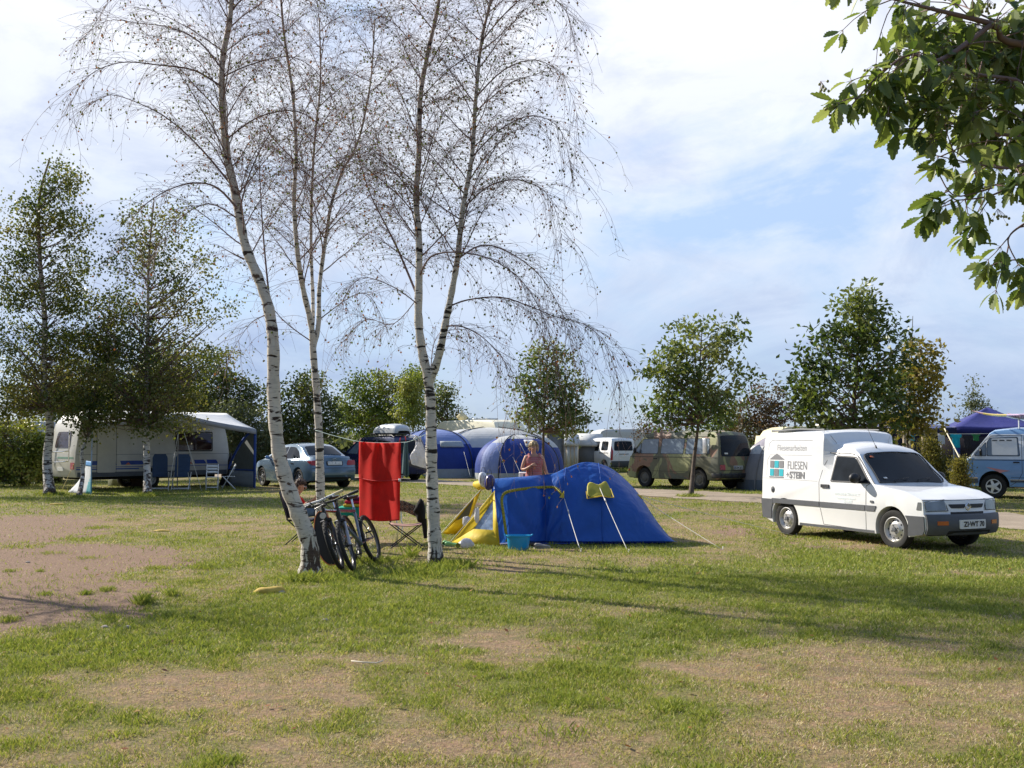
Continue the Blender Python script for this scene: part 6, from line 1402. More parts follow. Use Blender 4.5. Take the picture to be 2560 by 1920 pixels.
cu = MB(); Mc = Matrix.Rotation(R(80), 4, 'X') @ Matrix.Rotation(.2, 4, 'Y'); cu.lathe([(.030, -.05), (.040, .05), (.036, .05), (.027, -.045), (.001, -.045)], 20, Mc)
o = cu.build('cup', YEC, smooth=True, ang=40); o.location = G(1144, 1371) + Vector((0, 0, .04)); tag(o, 'yellow cup lying on its side in front of the entrance wing', 'cup')
PBG = M('plastic_bag', (.66, .66, .68), .35, var=.12, scale=14, bmp=1.0, bscale=11, trans=.35, bdist=.05)
def bag(label, c, r, seed, hang=False):
    b_ = MB(); lump(b_, (0, 0, r[2] * (.75 if not hang else 0)), r, seed, 18, 14, .16, flat=(.75 if not hang else 0)); o = b_.build('plastic_bag', PBG, smooth=True, ang=180); o.location = c; return tag(o, label, 'bag', 'plastic bags by the tent')
bag('crumpled white plastic bag on the ground before the yellow entrance wing', G(1166, 1370), (.12, .09, .085), 1)
bag('white bag hanging in front of the window of the yellow wing', P(1192, 1288, 16.75), (.04, .04, .13), 2, True)
bag('white bag hanging between the two yellow wings', P(1166, 1303, 17.6), (.06, .05, .09), 3, True)
cb = thing('camp_cupboard', 'white camp cupboard standing left of the blonde woman', 'cupboard', Vector((P(1309, 1200, 21.4).x, 21.4, 0)))
b_ = MB(); b_.box((0, 0, .52), (.19, .35, 1.02)); b_.build('body', WPL, cb, bev=.01); b_ = MB(); b_.box((.01, -.178, .55), (.035, .01, .9)); b_.build('stripe', GRY, cb)

# ---------------------------------------------------------------- family tents far behind
def bigtent(label, c, a, b, H, bands, rz=0, e=2.6, poles=(), flap=None, pmat=POLE, name='family_tent'):
    """bands: fn(angle, heightfraction)->material index"""
    root = thing(name, label, 'tent', c, rz, 'big tents across the path'); nu, nv = 60, 22; mats, fn = bands
    def pt(u, v, o=0): 
        an = 2 * PI * u; p = max(0, 1 - v ** e) ** (1 / 2.0); w_ = 1 - .05 * v; sx = math.copysign(abs(math.cos(an)) ** .75, math.cos(an)); sy = math.copysign(abs(math.sin(an)) ** .75, math.sin(an))
        return Vector(((a + o) * sx * p * w_, (b + o) * sy * p * w_, H * v + o))
    parts = {}
    for i in range(nu):
        for j in range(nv):
            u0, u1, v0, v1 = i / nu, (i + 1) / nu, j / nv, (j + 1) / nv; mi = fn((u0 + u1) / 2, (v0 + v1) / 2)
            parts.setdefault(mi, MB()).add([pt(u0, v0), pt(u1, v0), pt(u1, v1), pt(u0, v1)], [(0, 1, 2, 3)])
    for mi, mb_ in parts.items(): mb_.build(mats[mi][0], mats[mi][1], root, smooth=True, ang=180)
    for u in poles:
        t_ = MB(); t_.tube([pt(u, min(.995, v / 14), .03) for v in range(15)], .022, 5); t_.build('pole', pmat, root, smooth=True)
    for u0, u1, v0, v1, m_ in (flap or []):
        t_ = MB(); t_.grid(lambda s, t: pt(u0 + (u1 - u0) * s, v0 + (v1 - v0) * t, .05), 6, 4); t_.build('vent_flap', m_, root, solid=.02)
    return root
def col(x, Y): return Vector((P(x, 1100, Y).x, Y, 0))
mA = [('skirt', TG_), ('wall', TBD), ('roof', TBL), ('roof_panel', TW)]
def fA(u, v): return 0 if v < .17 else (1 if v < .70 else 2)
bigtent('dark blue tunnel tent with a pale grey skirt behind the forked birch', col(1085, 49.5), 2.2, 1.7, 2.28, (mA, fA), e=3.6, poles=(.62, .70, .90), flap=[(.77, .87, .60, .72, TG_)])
def fB(u, v):
    if v < .15: return 0
    if .60 < u < .70: return 2 if v < .80 else 3
    return 3 if v > .93 else 1
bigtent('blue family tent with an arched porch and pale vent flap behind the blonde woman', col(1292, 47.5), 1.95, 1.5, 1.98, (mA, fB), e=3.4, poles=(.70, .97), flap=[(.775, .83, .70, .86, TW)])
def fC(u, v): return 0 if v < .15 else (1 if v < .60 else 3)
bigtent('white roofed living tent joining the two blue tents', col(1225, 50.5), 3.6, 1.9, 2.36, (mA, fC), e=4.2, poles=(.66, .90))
g = thing('guy_rope_set', 'pale guy ropes in front of the blue family tent', 'guy ropes', col(1290, 45.5))
for a, b_ in (((1300, 1108), (1345, 1195)), ((1240, 1106), (1270, 1192)), ((1282, 1142), (1305, 1192)), ((1160, 1130), (1176, 1192))):
    m_ = MB(); p0, p1 = P(*a, 46.0), P(*b_, 45.0); p1.z = max(.0, p1.z); rope(m_, p0 - g.location, p1 - g.location, .007); m_.build('guy_rope', ROPE, g)
RDT = fabric('tent_red', (.60, .03, .03), .5, .3); GLT = fabric('tent_lilac_grey', (.36, .34, .40), .6, .3)
def fD(u, v):
    if .80 < u < .86 and v > .05: return 3
    return 0 if v < .16 else (1 if v < .62 else (2 if v < .78 else 4))
bigtent('grey and white dome tent with a red seam half hidden by the white van', col(1958, 36.8), 1.62, 1.5, 1.95, ([('skirt', fabric('tent_dark_grey', (.13, .15, .18), .6, .1)), ('wall', fabric('tent_mid_grey', (.30, .29, .30), .6, .2)), ('band', TW), ('seam_panel', RDT), ('roof', GLT)], fD), poles=(.62, .72), pmat=MATS['tent_mid_grey'], e=2.2)

# grey hut and the awnings far back
hut = thing('storage_hut', 'narrow grey wooden hut with dark posts right of the blonde woman', 'hut', col(1384, 52), R(8))
m_ = MB(); m_.box((0, 0, 1.05), (.72, .9, 2.0)); m_.build('wall', M('hut_grey', (.19, .19, .19), .85, var=.15, bmp=.3, bscale=20), hut)
for x in (-.40, .40): m_ = MB(); m_.box((x, -.46, 1.05), (.09, .09, 2.15)); m_.build('post', WOOD, hut, bev=.01)
m_ = MB(); m_.box((0, 0, 2.12), (1.0, 1.1, .07)); m_.build('roof', M('hut_roof', (.15, .14, .12), .9), hut)
def awn(label, x0, x1, Y, h0, h1, mat, rm, dep=2.4, strips=0, rz=0):
    c = col((x0 + x1) / 2, Y); W = (x1 - x0) / F * Y; t = thing('awning_tent', label, 'awning', c, rz, 'awnings at the far end')
    m_ = MB(); m_.box((0, 0, h0 / 2), (W, dep, h0)); m_.build('wall', mat, t)
    m_ = MB(); a = W / 2 + .12; d = dep / 2 + .15
    m_.add([(-a, -d, h0 + .01), (a, -d, h0 + .01), (a, -d + dep * .5, h1), (-a, -d + dep * .5, h1), (-a, d, h1 + .05), (a, d, h1 + .05)], [(0, 1, 2, 3), (3, 2, 5, 4)]); m_.build('roof', rm, t, solid=.03)
    m_ = MB(); m_.add([(-a, -d - .01, h0 - .15), (a, -d - .01, h0 - .15), (a, -d - .01, h0 + .02), (-a, -d - .01, h0 + .02)], [(0, 1, 2, 3)]); m_.build('valance', rm, t, solid=.02)
    for i in range(strips): m_ = MB(); x = -W / 2 + W * (i + .6) / strips; m_.box((x, -dep / 2 - .02, h0 * .55), (.16, .03, h0 * .75)); m_.build('curtain', TW if i % 2 else M('curtain_grey', (.4, .4, .38), .8), t)
    return t
awn('cream walled awning with curtains beyond the grey hut', 1402, 1441, 58, 1.60, 2.05, fabric('awning_cream', (.66, .58, .44), .8, .2), TW, strips=4)
awn('grey walled awning under a white roof left of the small white car', 1443, 1500, 60, 1.55, 2.1, fabric('awning_grey', (.22, .23, .24), .8, .2), TW)
awn('white awning with a long low roof behind the small white car', 1480, 1600, 68, 1.7, 2.15, TW, TW)
# diamond shaped board on a pole
sg = thing('sign', 'cream diamond shaped board on a pole above the cream caravan', 'sign', col(1154, 58)); z = P(1154, 1043, 58).z
m_ = MB(); m_.tube([(0, .03, 0), (0, .03, z)], .03, 8); m_.build('pole', GRY, sg); m_ = MB(); m_.prism([(0, 0, z - .36), (.36, 0, z), (0, 0, z + .36), (-.30, 0, z + .02)], (0, 0, 0), (0, -.03, 0)); m_.build('board', CCR, sg)

# ---------------------------------------------------------------- awning of the white caravan
def awning():
    L0, M0, R0 = G(227, 1236), G(443, 1226), G(638, 1220); root = thing('caravan_awning', 'white canopy with three poles and blue edged side wall in front of the white caravan', 'awning', M0)
    rf = fabric('awning_roof', (.66, .67, .68), .6, .08); bs = M0
    cz = 2.72; Ct = [C0 + HD * t + Vector((0, 0, cz)) for t in (.1, 3.0, 5.7)]; Ft = [L0 + Vector((0, 0, 2.22)), M0 + Vector((0, 0, 2.62)), R0 + Vector((0, 0, 2.10))]
    m_ = MB(); top = [p + Vector((0, 0, .0)) for p in Ct]; 
    def fn(u, v):
        f = u * 2; i = min(1, int(f)); a = f - i; c = top[i].lerp(top[i + 1], a); d = Ft[i].lerp(Ft[i + 1], a); p = c.lerp(d, v); p.z -= .05 * math.sin(PI * v) * (1 if i or a else 1) + .04 * math.sin(PI * a) * v; return p - bs
    m_.grid(fn, 16, 8); m_.build('roof', rf, root, smooth=True, ang=180, solid=.015)
    m_ = MB(); m_.grid(lambda u, v: fn(u, 1) - Vector((0, 0, .17 * v + .0)) - HD.cross(Vector((0, 0, 1))) * -.012, 24, 2); m_.build('valance', fabric('awning_valance', (.42, .43, .46), .6, .3), root, solid=.01)
    for p, h, mt in ((L0, 2.2, M('pole_blue_white', (.35, .5, .75), .4)), (M0, 2.6, M('pole_steel', (.22, .21, .19), .35, .3)), (R0, 2.08, M('pole_blue', (.05, .12, .40), .4))):
        m_ = MB(); m_.tube([p - bs, p - bs + Vector((0, 0, h))], .018, 8); m_.build('pole', mt, root, smooth=True)
    # right hand wall with a mesh window framed in blue
    E = C0 + HD * 5.85; BLF = fabric('awning_blue', (.04, .10, .42), .6, .2); W_ = lambda s, z: R0.lerp(E, s) + Vector((0, 0, z)) - bs
    def prof(s): return 2.08 - (1.35 * (s ** 1.8))
    m_ = MB(); m_.grid(lambda u, v: W_(.08 + .86 * u, .62 + (prof(u) - .10 - .62) * v), 10, 8); m_.build('mesh_window', M('mesh_dark', (.13, .15, .15), .8), root)
    m_ = MB(); m_.tube([W_(0.03, 0.0), W_(.03, 2.0), W_(.10, 1.98)] + [W_(s / 12, prof(s / 12)) for s in range(1, 13)] + [W_(.98, .62)], .045, 6); m_.build('wall_edge', BLF, root)
    m_ = MB(); m_.grid(lambda u, v: W_(u, .60 * v + .01), 8, 3); m_.build('wall_skirt', fabric('awning_skirt', (.36, .41, .48), .7, .2), root, solid=.01)
    m_ = MB(); m_.grid(lambda u, v: W_(u, .60 + .06 * v) - Vector((0, .01, 0)), 8, 1); m_.build('wall_piping', BLF, root, solid=.012)
    # left hand cloth tied to the pole, flaring at the foot
    def cl(u, v):
        a = L0.lerp(C0 + HD * .3, u * .62); w_ = .06 * math.sin(u * 20 + v * 2) * (.4 + v); p = a + Vector((0, 0, 1.02 * (1 - v) + .01)) + Vector((-.34 * v * v * u * 1.4, -.25 * v * v * u, 0)) + Vector((.6, -.75, 0)) * w_; return p - bs
    m_ = MB(); m_.grid(cl, 26, 12); m_.build('side_cloth', fabric('awning_cloth', (.62, .65, .68), .7, .3), root, smooth=True, ang=180, solid=.008)
    m_ = MB(); m_.grid(lambda u, v: cl(u, v * .16) + Vector((0, -.012, .006)), 20, 3); m_.build('cloth_band', fabric('cloth_blue', (.10, .30, .62), .6, .2), root, smooth=True, ang=180, solid=.006)
    m_ = MB(); m_.grid(lambda u, v: cl(u * .22, v) + Vector((0.01, -.014, 0)), 4, 10); m_.build('cloth_edge', fabric('cloth_teal', (.12, .42, .48), .6, .2), root, smooth=True, ang=180, solid=.006)
    for a, b_, mt in ((M0 + Vector((0, 0, 2.6)), G(504, 1227), ROPE), (M0 + Vector((0, 0, 1.95)), G(420, 1229), ROPE), (C0 + Vector((0, 0, .9)), G(152, 1232), M('strap_yellow', (.5, .38, .06), .7))):
        m_ = MB(); rope(m_, a - bs, b_ - bs, .008); m_.build('guy_line', mt, root)
    return root
awning()
# blue recliners and white garden chairs under the awning
def recliner(label, c, rz):
    t = thing('camping_chair', label, 'chair', c, rz, 'blue recliners under the awning'); BF = fabric('recliner_blue', (.05, .085, .16), .8, .1, fs=14)
    def pad(name, a, b_, w_, th, n=5):
        m_ = MB(); a, b_ = Vector(a), Vector(b_); d = (b_ - a); nn = Vector((1, 0, 0)).cross(d).normalized()
        m_.grid(lambda u, v: a + d * v + Vector(((u - .5) * w_ * (1 - .25 * max(0, v - .85) / .15 if name == 'backrest' else 1), 0, 0)) + nn * (th * (.6 + .4 * abs(math.sin(PI * v * n)))), 6, 24); m_.grid(lambda u, v: a + d * v + Vector(((u - .5) * w_ * (1 - .25 * max(0, v - .85) / .15 if name == 'backrest' else 1), 0, 0)) - nn * th * .4, 6, 24)
        m_.build(name, BF, t, smooth=True, ang=180)
    pad('backrest', (0, .08, .44), (0, .36, 1.22), .50, .03); pad('seat', (0, -.38, .45), (0, .08, .43), .48, .03, 3)
    for sx in (-1, 1):
        for y0, y1 in ((-.30, .28), (.22, -.34)): m_ = MB(); m_.tube([(sx * .28, y0, .0), (sx * .28, y1, .60)], .014, 6); m_.build('leg', WPL, t, smooth=True)
        m_ = MB(); m_.box((sx * .30, -.05, .63), (.05, .46, .03)); m_.build('armrest', M('armrest_dark', (.06, .06, .07), .6), t, bev=.008)
    for y in (-.33, .28): m_ = MB(); m_.tube([(-.28, y, .06), (.28, y, .06)], .014, 6); m_.build('stretcher', WPL, t, smooth=True)
    return t
c = G(392, 1226) + Vector((0, .3, 0)); r1 = recliner('blue padded recliner standing left, just right of the upright birch trunk', c, R(20))
dup(r1, G(448, 1226) + Vector((0, .2, 0)), R(8), 'blue padded recliner beside the centre pole of the awning')
def gchair(label, c, rz):
    t = thing('garden_chair', label, 'chair', c, rz, 'white folding garden chairs')
    for sx in (-1, 1):
        for a, b_ in (((sx * .21, .22, 0), (sx * .21, -.20, .44)), ((sx * .19, -.24, 0), (sx * .19, .22, .88))): m_ = MB(); m_.tube([a, b_], .016, 4); m_.build('leg', WPL, t)
    m_ = MB()
    for i in range(6): m_.box((0, -.20 + i * .075, .445), (.42, .055, .018))
    m_.build('seat', WPL, t, bev=.004); m_ = MB()
    for i in range(3): m_.box((0, .135 + i * .045, .62 + i * .10), (.40, .016, .065), M4=Matrix.Rotation(R(-22), 3, 'X'))
    m_.build('backrest', WPL, t, bev=.004); m_ = MB(); m_.box((0, -.23, .10), (.40, .02, .03)); m_.build('stretcher', WPL, t); return t
r2 = gchair('white slatted folding chair turned to face the camera', G(530, 1225), R(14)); dup(r2, G(572, 1223), R(-75), 'white slatted folding chair turned sideways, next to the awning side wall')
m_ = MB(); m_.box((0, 0, .2), (1.0, .5, .38)); o = m_.build('cardboard_box', M('cardboard', (.12, .075, .05), .9), bev=.01); o.location = G(334, 1218) + Vector((0, .9, 0)); o.rotation_euler = (0, 0, R(40)); tag(o, 'brown box stored under the side of the white caravan', 'box')
m_ = MB(); m_.box((0, 0, .13), (1.0, .45, .26)); o = m_.build('storage_crate', M('crate_olive', (.10, .11, .04), .8), bev=.02); o.location = G(288, 1217) + Vector((0, .8, 0)); o.rotation_euler = (0, 0, R(42)); tag(o, 'flat olive crate stored beneath the caravan beside the brown box', 'crate')
m_ = MB(); m_.prism([(0, 0, 0), (.5, .1, 0), (.42, .1, 1.25)], (0, 0, 0), (.02, .1, 0)); o = m_.build('folded_parasol', M('black_cloth', (.02, .02, .025), .9), smooth=False); o.location = G(560, 1216) + Vector((-.3, .3, 0)); tag(o, 'dark folded parasol leaning against the caravan end', 'parasol')

# ---------------------------------------------------------------- pavilions on the right
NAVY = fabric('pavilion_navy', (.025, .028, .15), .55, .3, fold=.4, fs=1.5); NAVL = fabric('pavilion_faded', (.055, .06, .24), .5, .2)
def pav(label, c, rz, s, hz_, hp, mat, matb, postmat, sides=True):
    t = thing('pavilion', label, 'pavilion', c, rz, 'navy pavilions'); a = s / 2; cs = [(-a, -a), (a, -a), (a, a), (-a, a)]
    m_ = MB()
    for i in range(4):
        A_, B2_ = Vector((*cs[i], hz_)), Vector((*cs[(i + 1) % 4], hz_)); T_ = Vector((0, 0, hp))
        def fn(u, v, A_=A_, B2_=B2_): e = A_.lerp(B2_, u); p = e.lerp(T_, v); p.z -= .10 * math.sin(PI * v) * (1 - abs(2 * u - 1) * .8) + .04 * math.sin(PI * u) * (1 - v); return p
        m_.grid(fn, 10, 10)
    m_.build('roof', mat, t, smooth=True, ang=30, solid=.01); m_ = MB()
    for i in range(4):
        A_, B2_ = Vector((*cs[i], hz_)), Vector((*cs[(i + 1) % 4], hz_)); m_.grid(lambda u, v, A_=A_, B2_=B2_: A_.lerp(B2_, u) + Vector((0, 0, -.30 * v - .04 * math.sin(PI * u))), 10, 1)
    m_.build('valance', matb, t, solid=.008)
    for x, y in cs: m_ = MB(); m_.tube([(x * .97, y * .97, 0), (x * .97, y * .97, hz_)], .022, 6); m_.build('post', postmat, t, smooth=True)
    return t
Yp = 37.5; pc = col(2470, 39.6)
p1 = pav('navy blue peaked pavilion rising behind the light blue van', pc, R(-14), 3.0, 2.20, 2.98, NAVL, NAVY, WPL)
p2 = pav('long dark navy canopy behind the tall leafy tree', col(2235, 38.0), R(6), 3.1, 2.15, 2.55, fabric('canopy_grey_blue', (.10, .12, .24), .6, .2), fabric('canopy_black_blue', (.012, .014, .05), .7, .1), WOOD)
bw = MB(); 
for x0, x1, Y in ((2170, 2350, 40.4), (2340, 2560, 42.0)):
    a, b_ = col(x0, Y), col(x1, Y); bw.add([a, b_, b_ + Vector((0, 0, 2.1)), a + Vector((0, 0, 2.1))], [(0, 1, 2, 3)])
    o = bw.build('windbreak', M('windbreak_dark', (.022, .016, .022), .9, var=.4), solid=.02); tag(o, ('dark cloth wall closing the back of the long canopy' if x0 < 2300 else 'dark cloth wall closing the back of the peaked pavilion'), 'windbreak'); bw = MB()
for px, lab in ((2309, 'bleached wooden post beside the yellow green conifer'), (2262, 'wooden post under the long canopy, left of the other two'), (2274, 'thin wooden post between its two thicker neighbours')):
    m_ = MB(); c = col(px, 34.8); m_.tube([c, c + Vector((0, 0, 2.02))], .075 if px != 2274 else .045, 8); o = m_.build('wooden_post', M('pale_wood', (.42, .34, .24), .8, var=.2), smooth=True, ang=50); tag(o, lab, 'post', 'wooden posts by the canopy')
m_ = MB(); rope(m_, P(2361, 1071, 36.5), P(2404, 1154, 33), .022); o = m_.build('guy_rope', M('rope_cream', (.62, .56, .40), .8)); tag(o, 'cream guy rope slanting down from the corner of the peaked pavilion', 'rope')
m_ = MB(); l0, l1 = P(2309, 1083, 36), P(2470, 1084, 36); rope(m_, l0, l1, .008, .02); o = m_.build('washing_line', ROPE); tag(o, 'thin washing line strung under the peaked pavilion', 'washing line')
def hang(name, label, cat, px, w_px, y0, y1, Y, mat, shape='rect', seed=0, group=None, wave=.05):
    c = P(px, y0, Y); W = w_px / F * Y; H = (y1 - y0) / F * Y; m_ = MB(); rr = random.Random(seed); ph = rr.uniform(0, 6)
    def fn(u, v):
        s = 1.0
        if shape == 'shirt': s = (1.25 if v < .28 else .82)
        if shape == 'taper': s = 1 - .35 * v
        if shape == 'flare': s = .55 + .5 * v
        return Vector(((u - .5) * W * s, wave * W * math.sin(u * 9 + ph + v) * (.3 + v) * (1 if shape != 'x' else 0), -H * v * (1 - .06 * math.sin(u * PI * 1.7 + ph))))
    m_.grid(fn, 14, 14); o = m_.build(name, mat, smooth=True, ang=180, solid=.012); o.location = c; return tag(o, label, cat, group)
hang('shirt', 'turquoise shirt hanging on the pavilion washing line', 'shirt', 2390, 22, 1086, 1118, 35.9, fabric('turquoise', (.02, .42, .52), .8, .3), 'shirt', 1, 'clothes under the pavilion')
hang('trousers', 'navy trousers hanging below the turquoise shirt', 'trousers', 2394, 14, 1112, 1152, 36.1, TBD, 'taper', 2, 'clothes under the pavilion')
hang('jacket', 'black jacket hanging right of the turquoise shirt', 'jacket', 2418, 20, 1088, 1122, 35.9, MATS['black_cloth'] if 'black_cloth' in MATS else BLK, 'shirt', 3, 'clothes under the pavilion')
hang('shirt', 'green shirt hanging beside the front window of the light blue van', 'shirt', 2440, 16, 1086, 1102, 35.9, fabric('green_cloth', (.04, .22, .08), .8, .2), 'shirt', 4, 'clothes under the pavilion')
hang('striped_towel', 'white striped towel hanging right of the bleached post', 'towel', 2353, 17, 1085, 1112, 36.3, fabric('white_towel', (.62, .63, .68), .8, .2), 'rect', 5, 'clothes under the pavilion')
hang('shirt', 'teal cloth hanging under the canopy between the thin posts', 'cloth', 2282, 10, 1087, 1102, 35.9, MATS['turquoise'], 'shirt', 6, 'clothes under the pavilion')
for i, (px, w_, y0, y1, lab) in enumerate(((2377, 26, 1115, 1155, 'pale board standing behind the guy rope'), (2412, 30, 1108, 1150, 'pale board standing beside the front of the light blue van'))):
    c = P(px, y1, 34.5); m_ = MB(); m_.prism([(-w_ / F * 17, 0, 0), (w_ / F * 17, 0, 0), (w_ / F * 14, .1, (y1 - y0) / F * 34.5), (-w_ / F * 12, .1, (y1 - y0) / F * 34.5)], (0, 0, 0), (0, .04, 0)); o = m_.build('board', M('board_grey', (.42, .41, .38), .7, var=.1)); o.location = (c.x, 34.5, 0); tag(o, lab, 'board', 'pale boards')
    m_ = None
    o.location.z = c.z * .4

# ---------------------------------------------------------------- washing line and camp seats under the birches
RL = [P(789, 1076, 16.15), P(845, 1092, 15.75), P(899, 1104, 15.3), P(950, 1107, 15.0), P(1002, 1106, 14.7), P(1026, 1103, 14.45), P(1064, 1086, 14.05)]
m_ = MB(); m_.tube(spline(RL, 6), .0045, 6); o = m_.build('clothes_line', M('line_teal', (.30, .42, .40), .7)); tag(o, 'clothes line tied between the slim birch and the forked birch', 'clothes line')
RT = M('towel_red', (.74, .022, .014), .95, var=.14, scale=5, trans=.38, bmp=.5, bscale=160, bdist=.004)
def towel():
    t = thing('towel', 'bright red towel folded over the clothes line', 'towel', RL[3]); b0 = RL[3]; A1, B1 = P(899, 1104, 15.25), P(1002, 1106, 14.72)
    def lay(z1, off, w0, w1, ph, a):
        def fn(u, v):
            s = w0 + (w1 - w0) * v; c = A1.lerp(B1, .5 + (u - .5) * s); d = Vector((.12, -1, 0)).normalized(); zt = c.z - .012 * math.sin(PI * u) ; z = zt - (zt - z1 - .035 * math.sin(PI * u) * -1 * 1) * v
            f = math.sin(u * 21 + ph + .8 * v) * .014 * (1.4 - v) + math.sin(u * 9 + ph * 2 - v * 2.4) * .032 * (.25 + v) + .014 * math.sin(u * 33 + ph) * max(0, 1 - v * 2.5)
            c = c + d * (off + f * a); c.z = z; return c - b0
        return fn
    m_ = MB(); m_.grid(lay(P(950, 1196, 15).z, .024, 1.0, 1.015, .4, 1), 60, 30); m_.build('front_fold', RT, t, smooth=True, ang=180, solid=.006)
    m_ = MB(); f2 = lay(P(950, 1297, 15).z, -.016, 1.0, .97, .5, 1.0); m_.grid(f2, 60, 50); m_.build('back_fold', RT, t, smooth=True, ang=180, solid=.006)
    f1 = lay(P(950, 1196, 15).z, .030, 1.0, 1.015, .4, 1); m_ = MB(); m_.tube([f1(i / 30, 1.0) for i in range(31)], .008, 5); m_.build('hem', M('towel_red_hem', (.50, .02, .02), .9), t, smooth=True)
    q = f1(.99, 1.0); m_ = MB(); m_.box(q + Vector((-.01, -.01, -.01)), (.035, .006, .04)); m_.build('care_label', PLT, t)
towel()
for px, py, Y, mt, lab, rot in ((900, 1100, 15.25, M('peg_wood', (.72, .60, .42), .7), 'pale wooden peg at the left corner of the red towel', .45), (1000, 1100, 14.72, M('peg_red', (.65, .05, .06), .4), 'red peg at the right corner of the red towel', .25), (1014, 1097, 14.6, MATS['peg_red'], 'red peg holding the grey green cloth', -.05), (1037, 1095, 14.35, WPL, 'white peg holding the plastic bag', .1)):
    m_ = MB()
    for s in (-1, 1): m_.prism([(-.006, s * .004, -.03), (.006, s * .004, -.03), (.007, s * .010, .035), (-.007, s * .010, .035)], (0, -.003, 0), (0, .003, 0))
    o = m_.build('clothes_peg', mt); o.location = P(px, py, Y); o.rotation_euler = (0, rot, 0); tag(o, lab, 'clothes peg', 'pegs on the clothes line')
hang('cloth', 'grey green cloth hanging right of the red towel', 'cloth', 1015, 17, 1106, 1189, 14.55, fabric('cloth_grey_green', (.10, .16, .17), .9, .2, fs=12), 'flare', 8, None, .22)
bg_ = thing('carrier_bag', 'white plastic carrier bag pegged to the clothes line against the birch', 'bag', P(1046, 1104, 14.3))
m_ = MB()
def bf(u, v):
    an = 2 * PI * u; H = .34; s = .30 + .85 * min(1, v * 1.6); x = math.cos(an) * .10 * s + .02 * v; y = math.sin(an) * .035 * s * (1 + .3 * math.sin(3 * an)); return Vector((x + .012 * math.sin(7 * v + an * 2), y, -H * v + .012 * math.sin(an * 3) * (1 - v) - (.03 * math.cos(an) * v)))
m_.grid(bf, 24, 16); m_.build('bag_body', PBG, bg_, smooth=True, ang=180); m_ = MB(); m_.tube([(-.03, 0, 0), (-.06, -.02, .04), (-.02, -.02, .08), (.02, 0, .0)], .010, 6); m_.tube([(.03, 0, 0), (.03, -.02, .07), (.0, -.02, .07), (0, 0, 0)], .010, 6); m_.build('handles', PBG, bg_, smooth=True)
# low camp table with green cloth and cushions
tb = thing('camping_table', 'low camping table with bent grey legs behind the red towel', 'table', Vector((P(930, 1200, 17.2).x, 17.2, 0)), R(-3))
m_ = MB(); m_.box((0, 0, .56), (1.05, .6, .025)); m_.build('tabletop', WPL, tb, bev=.008)
for x in (-.45, .45):
    for y in (-.22, .22): m_ = MB(); m_.tube([(x, y, .55), (x, y, .35), (x * 1.06, y, .28), (x * 1.0, y, .0)], .011, 6); m_.build('leg', CHR, tb, smooth=True)
GC = fabric('green_cloth_bright', (.01, .30, .20), .8, .2, fs=10); t0 = tb.location
m_ = MB(); m_.grid(lambda u, v: Vector(((u - .5) * .52, -.32 + (.02 * math.sin(u * 17)) * v, .585 - (.15 + .03 * math.sin(u * 11)) * v)) if True else None, 20, 6); m_.grid(lambda u, v: Vector(((u - .5) * .52, -.32 + .55 * v, .587)), 8, 4)
o = m_.build('cloth', GC, smooth=True, ang=60, solid=.005); o.location = t0 + Vector((-.27, 0, 0)); tag(o, 'green cloth hanging over the left end of the camping table', 'cloth')
for i, (cm_, lab) in enumerate((((.66, .45, .05), 'yellow'), ((.45, .02, .05), 'crimson'), ((.09, .02, .07), 'dark purple'))):
    m_ = MB(); m_.box((0, 0, 0), (.36 - .02 * i, .30, .052)); o = m_.build('cushion', fabric('cushion_' + lab.replace(' ', '_'), cm_, .9, .05, fs=12), bev=.02, smooth=True, ang=60); o.location = t0 + Vector((-.26 + .012 * i, -.06, .617 + i * .056)); tag(o, lab + ' cushion in the pile on the left end of the camping table', 'cushion', 'cushions piled on the camping table')
# folding chair with ringed brown backrest
fc = thing('folding_chair', 'folding chair with black crossed legs and a brown ringed backrest by the forked birch', 'chair', G(1012, 1374) + Vector((0, .25, 0)), R(5)); BT = M('black_tube', (.02, .02, .022), .35)
for y in (-.20, .20):
    for sx in (-1, 1): m_ = MB(); m_.tube([(sx * .26, y, 0), (-sx * .27, y, .40)], .010, 6); m_.build('leg', BT, fc, smooth=True)
m_ = MB(); m_.grid(lambda u, v: Vector(((u - .5) * .50, (v - .5) * .42, .385 - .03 * math.sin(PI * u))), 8, 6); m_.build('seat', fabric('seat_pinkish', (.42, .24, .20), .8, .2), fc, smooth=True, ang=180, solid=.008)
rm, nt, b = new_mat('ringed_cloth'); tcn = node(nt, 'ShaderNodeTexCoord'); vo = node(nt, 'ShaderNodeTexVoronoi'); vo.inputs['Scale'].default_value = 13; vo.inputs['Randomness'].default_value = .15; nt.links.new(tcn.outputs['Object'], vo.inputs['Vector'])
rr_ = ramp(nt, vo.outputs['Distance'], [(.15, (.30, .16, .09)), (.22, (.035, .02, .015)), (.34, (.035, .02, .015)), (.36, (.45, .36, .26)), (.42, (.06, .035, .025))], 'CONSTANT'); nt.links.new(rr_.outputs[0], b.inputs['Base Color']); b.inputs['Roughness'].default_value = .9
m_ = MB(); m_.grid(lambda u, v: Vector(((u - .5) * .50, .28 + .03 * math.sin(PI * u), .50 + .17 * v + .04 * math.sin(PI * u * 1.5) - .05 * (u - .5))), 12, 5); m_.build('backrest', rm, fc, smooth=True, ang=180, solid=.010)
for sx in (-1, 1): m_ = MB(); m_.tube([(sx * .25, .22, .38), (sx * .26, .30, .72)], .010, 6); m_.build('back_post', BT, fc, smooth=True)
jk = thing('jacket', 'black jacket draped over the corner of the folding chair', 'jacket', P(1050, 1300, 15.8)); JB = fabric('jacket_black', (.014, .013, .014), .9, .03, fs=10, fold=.6)
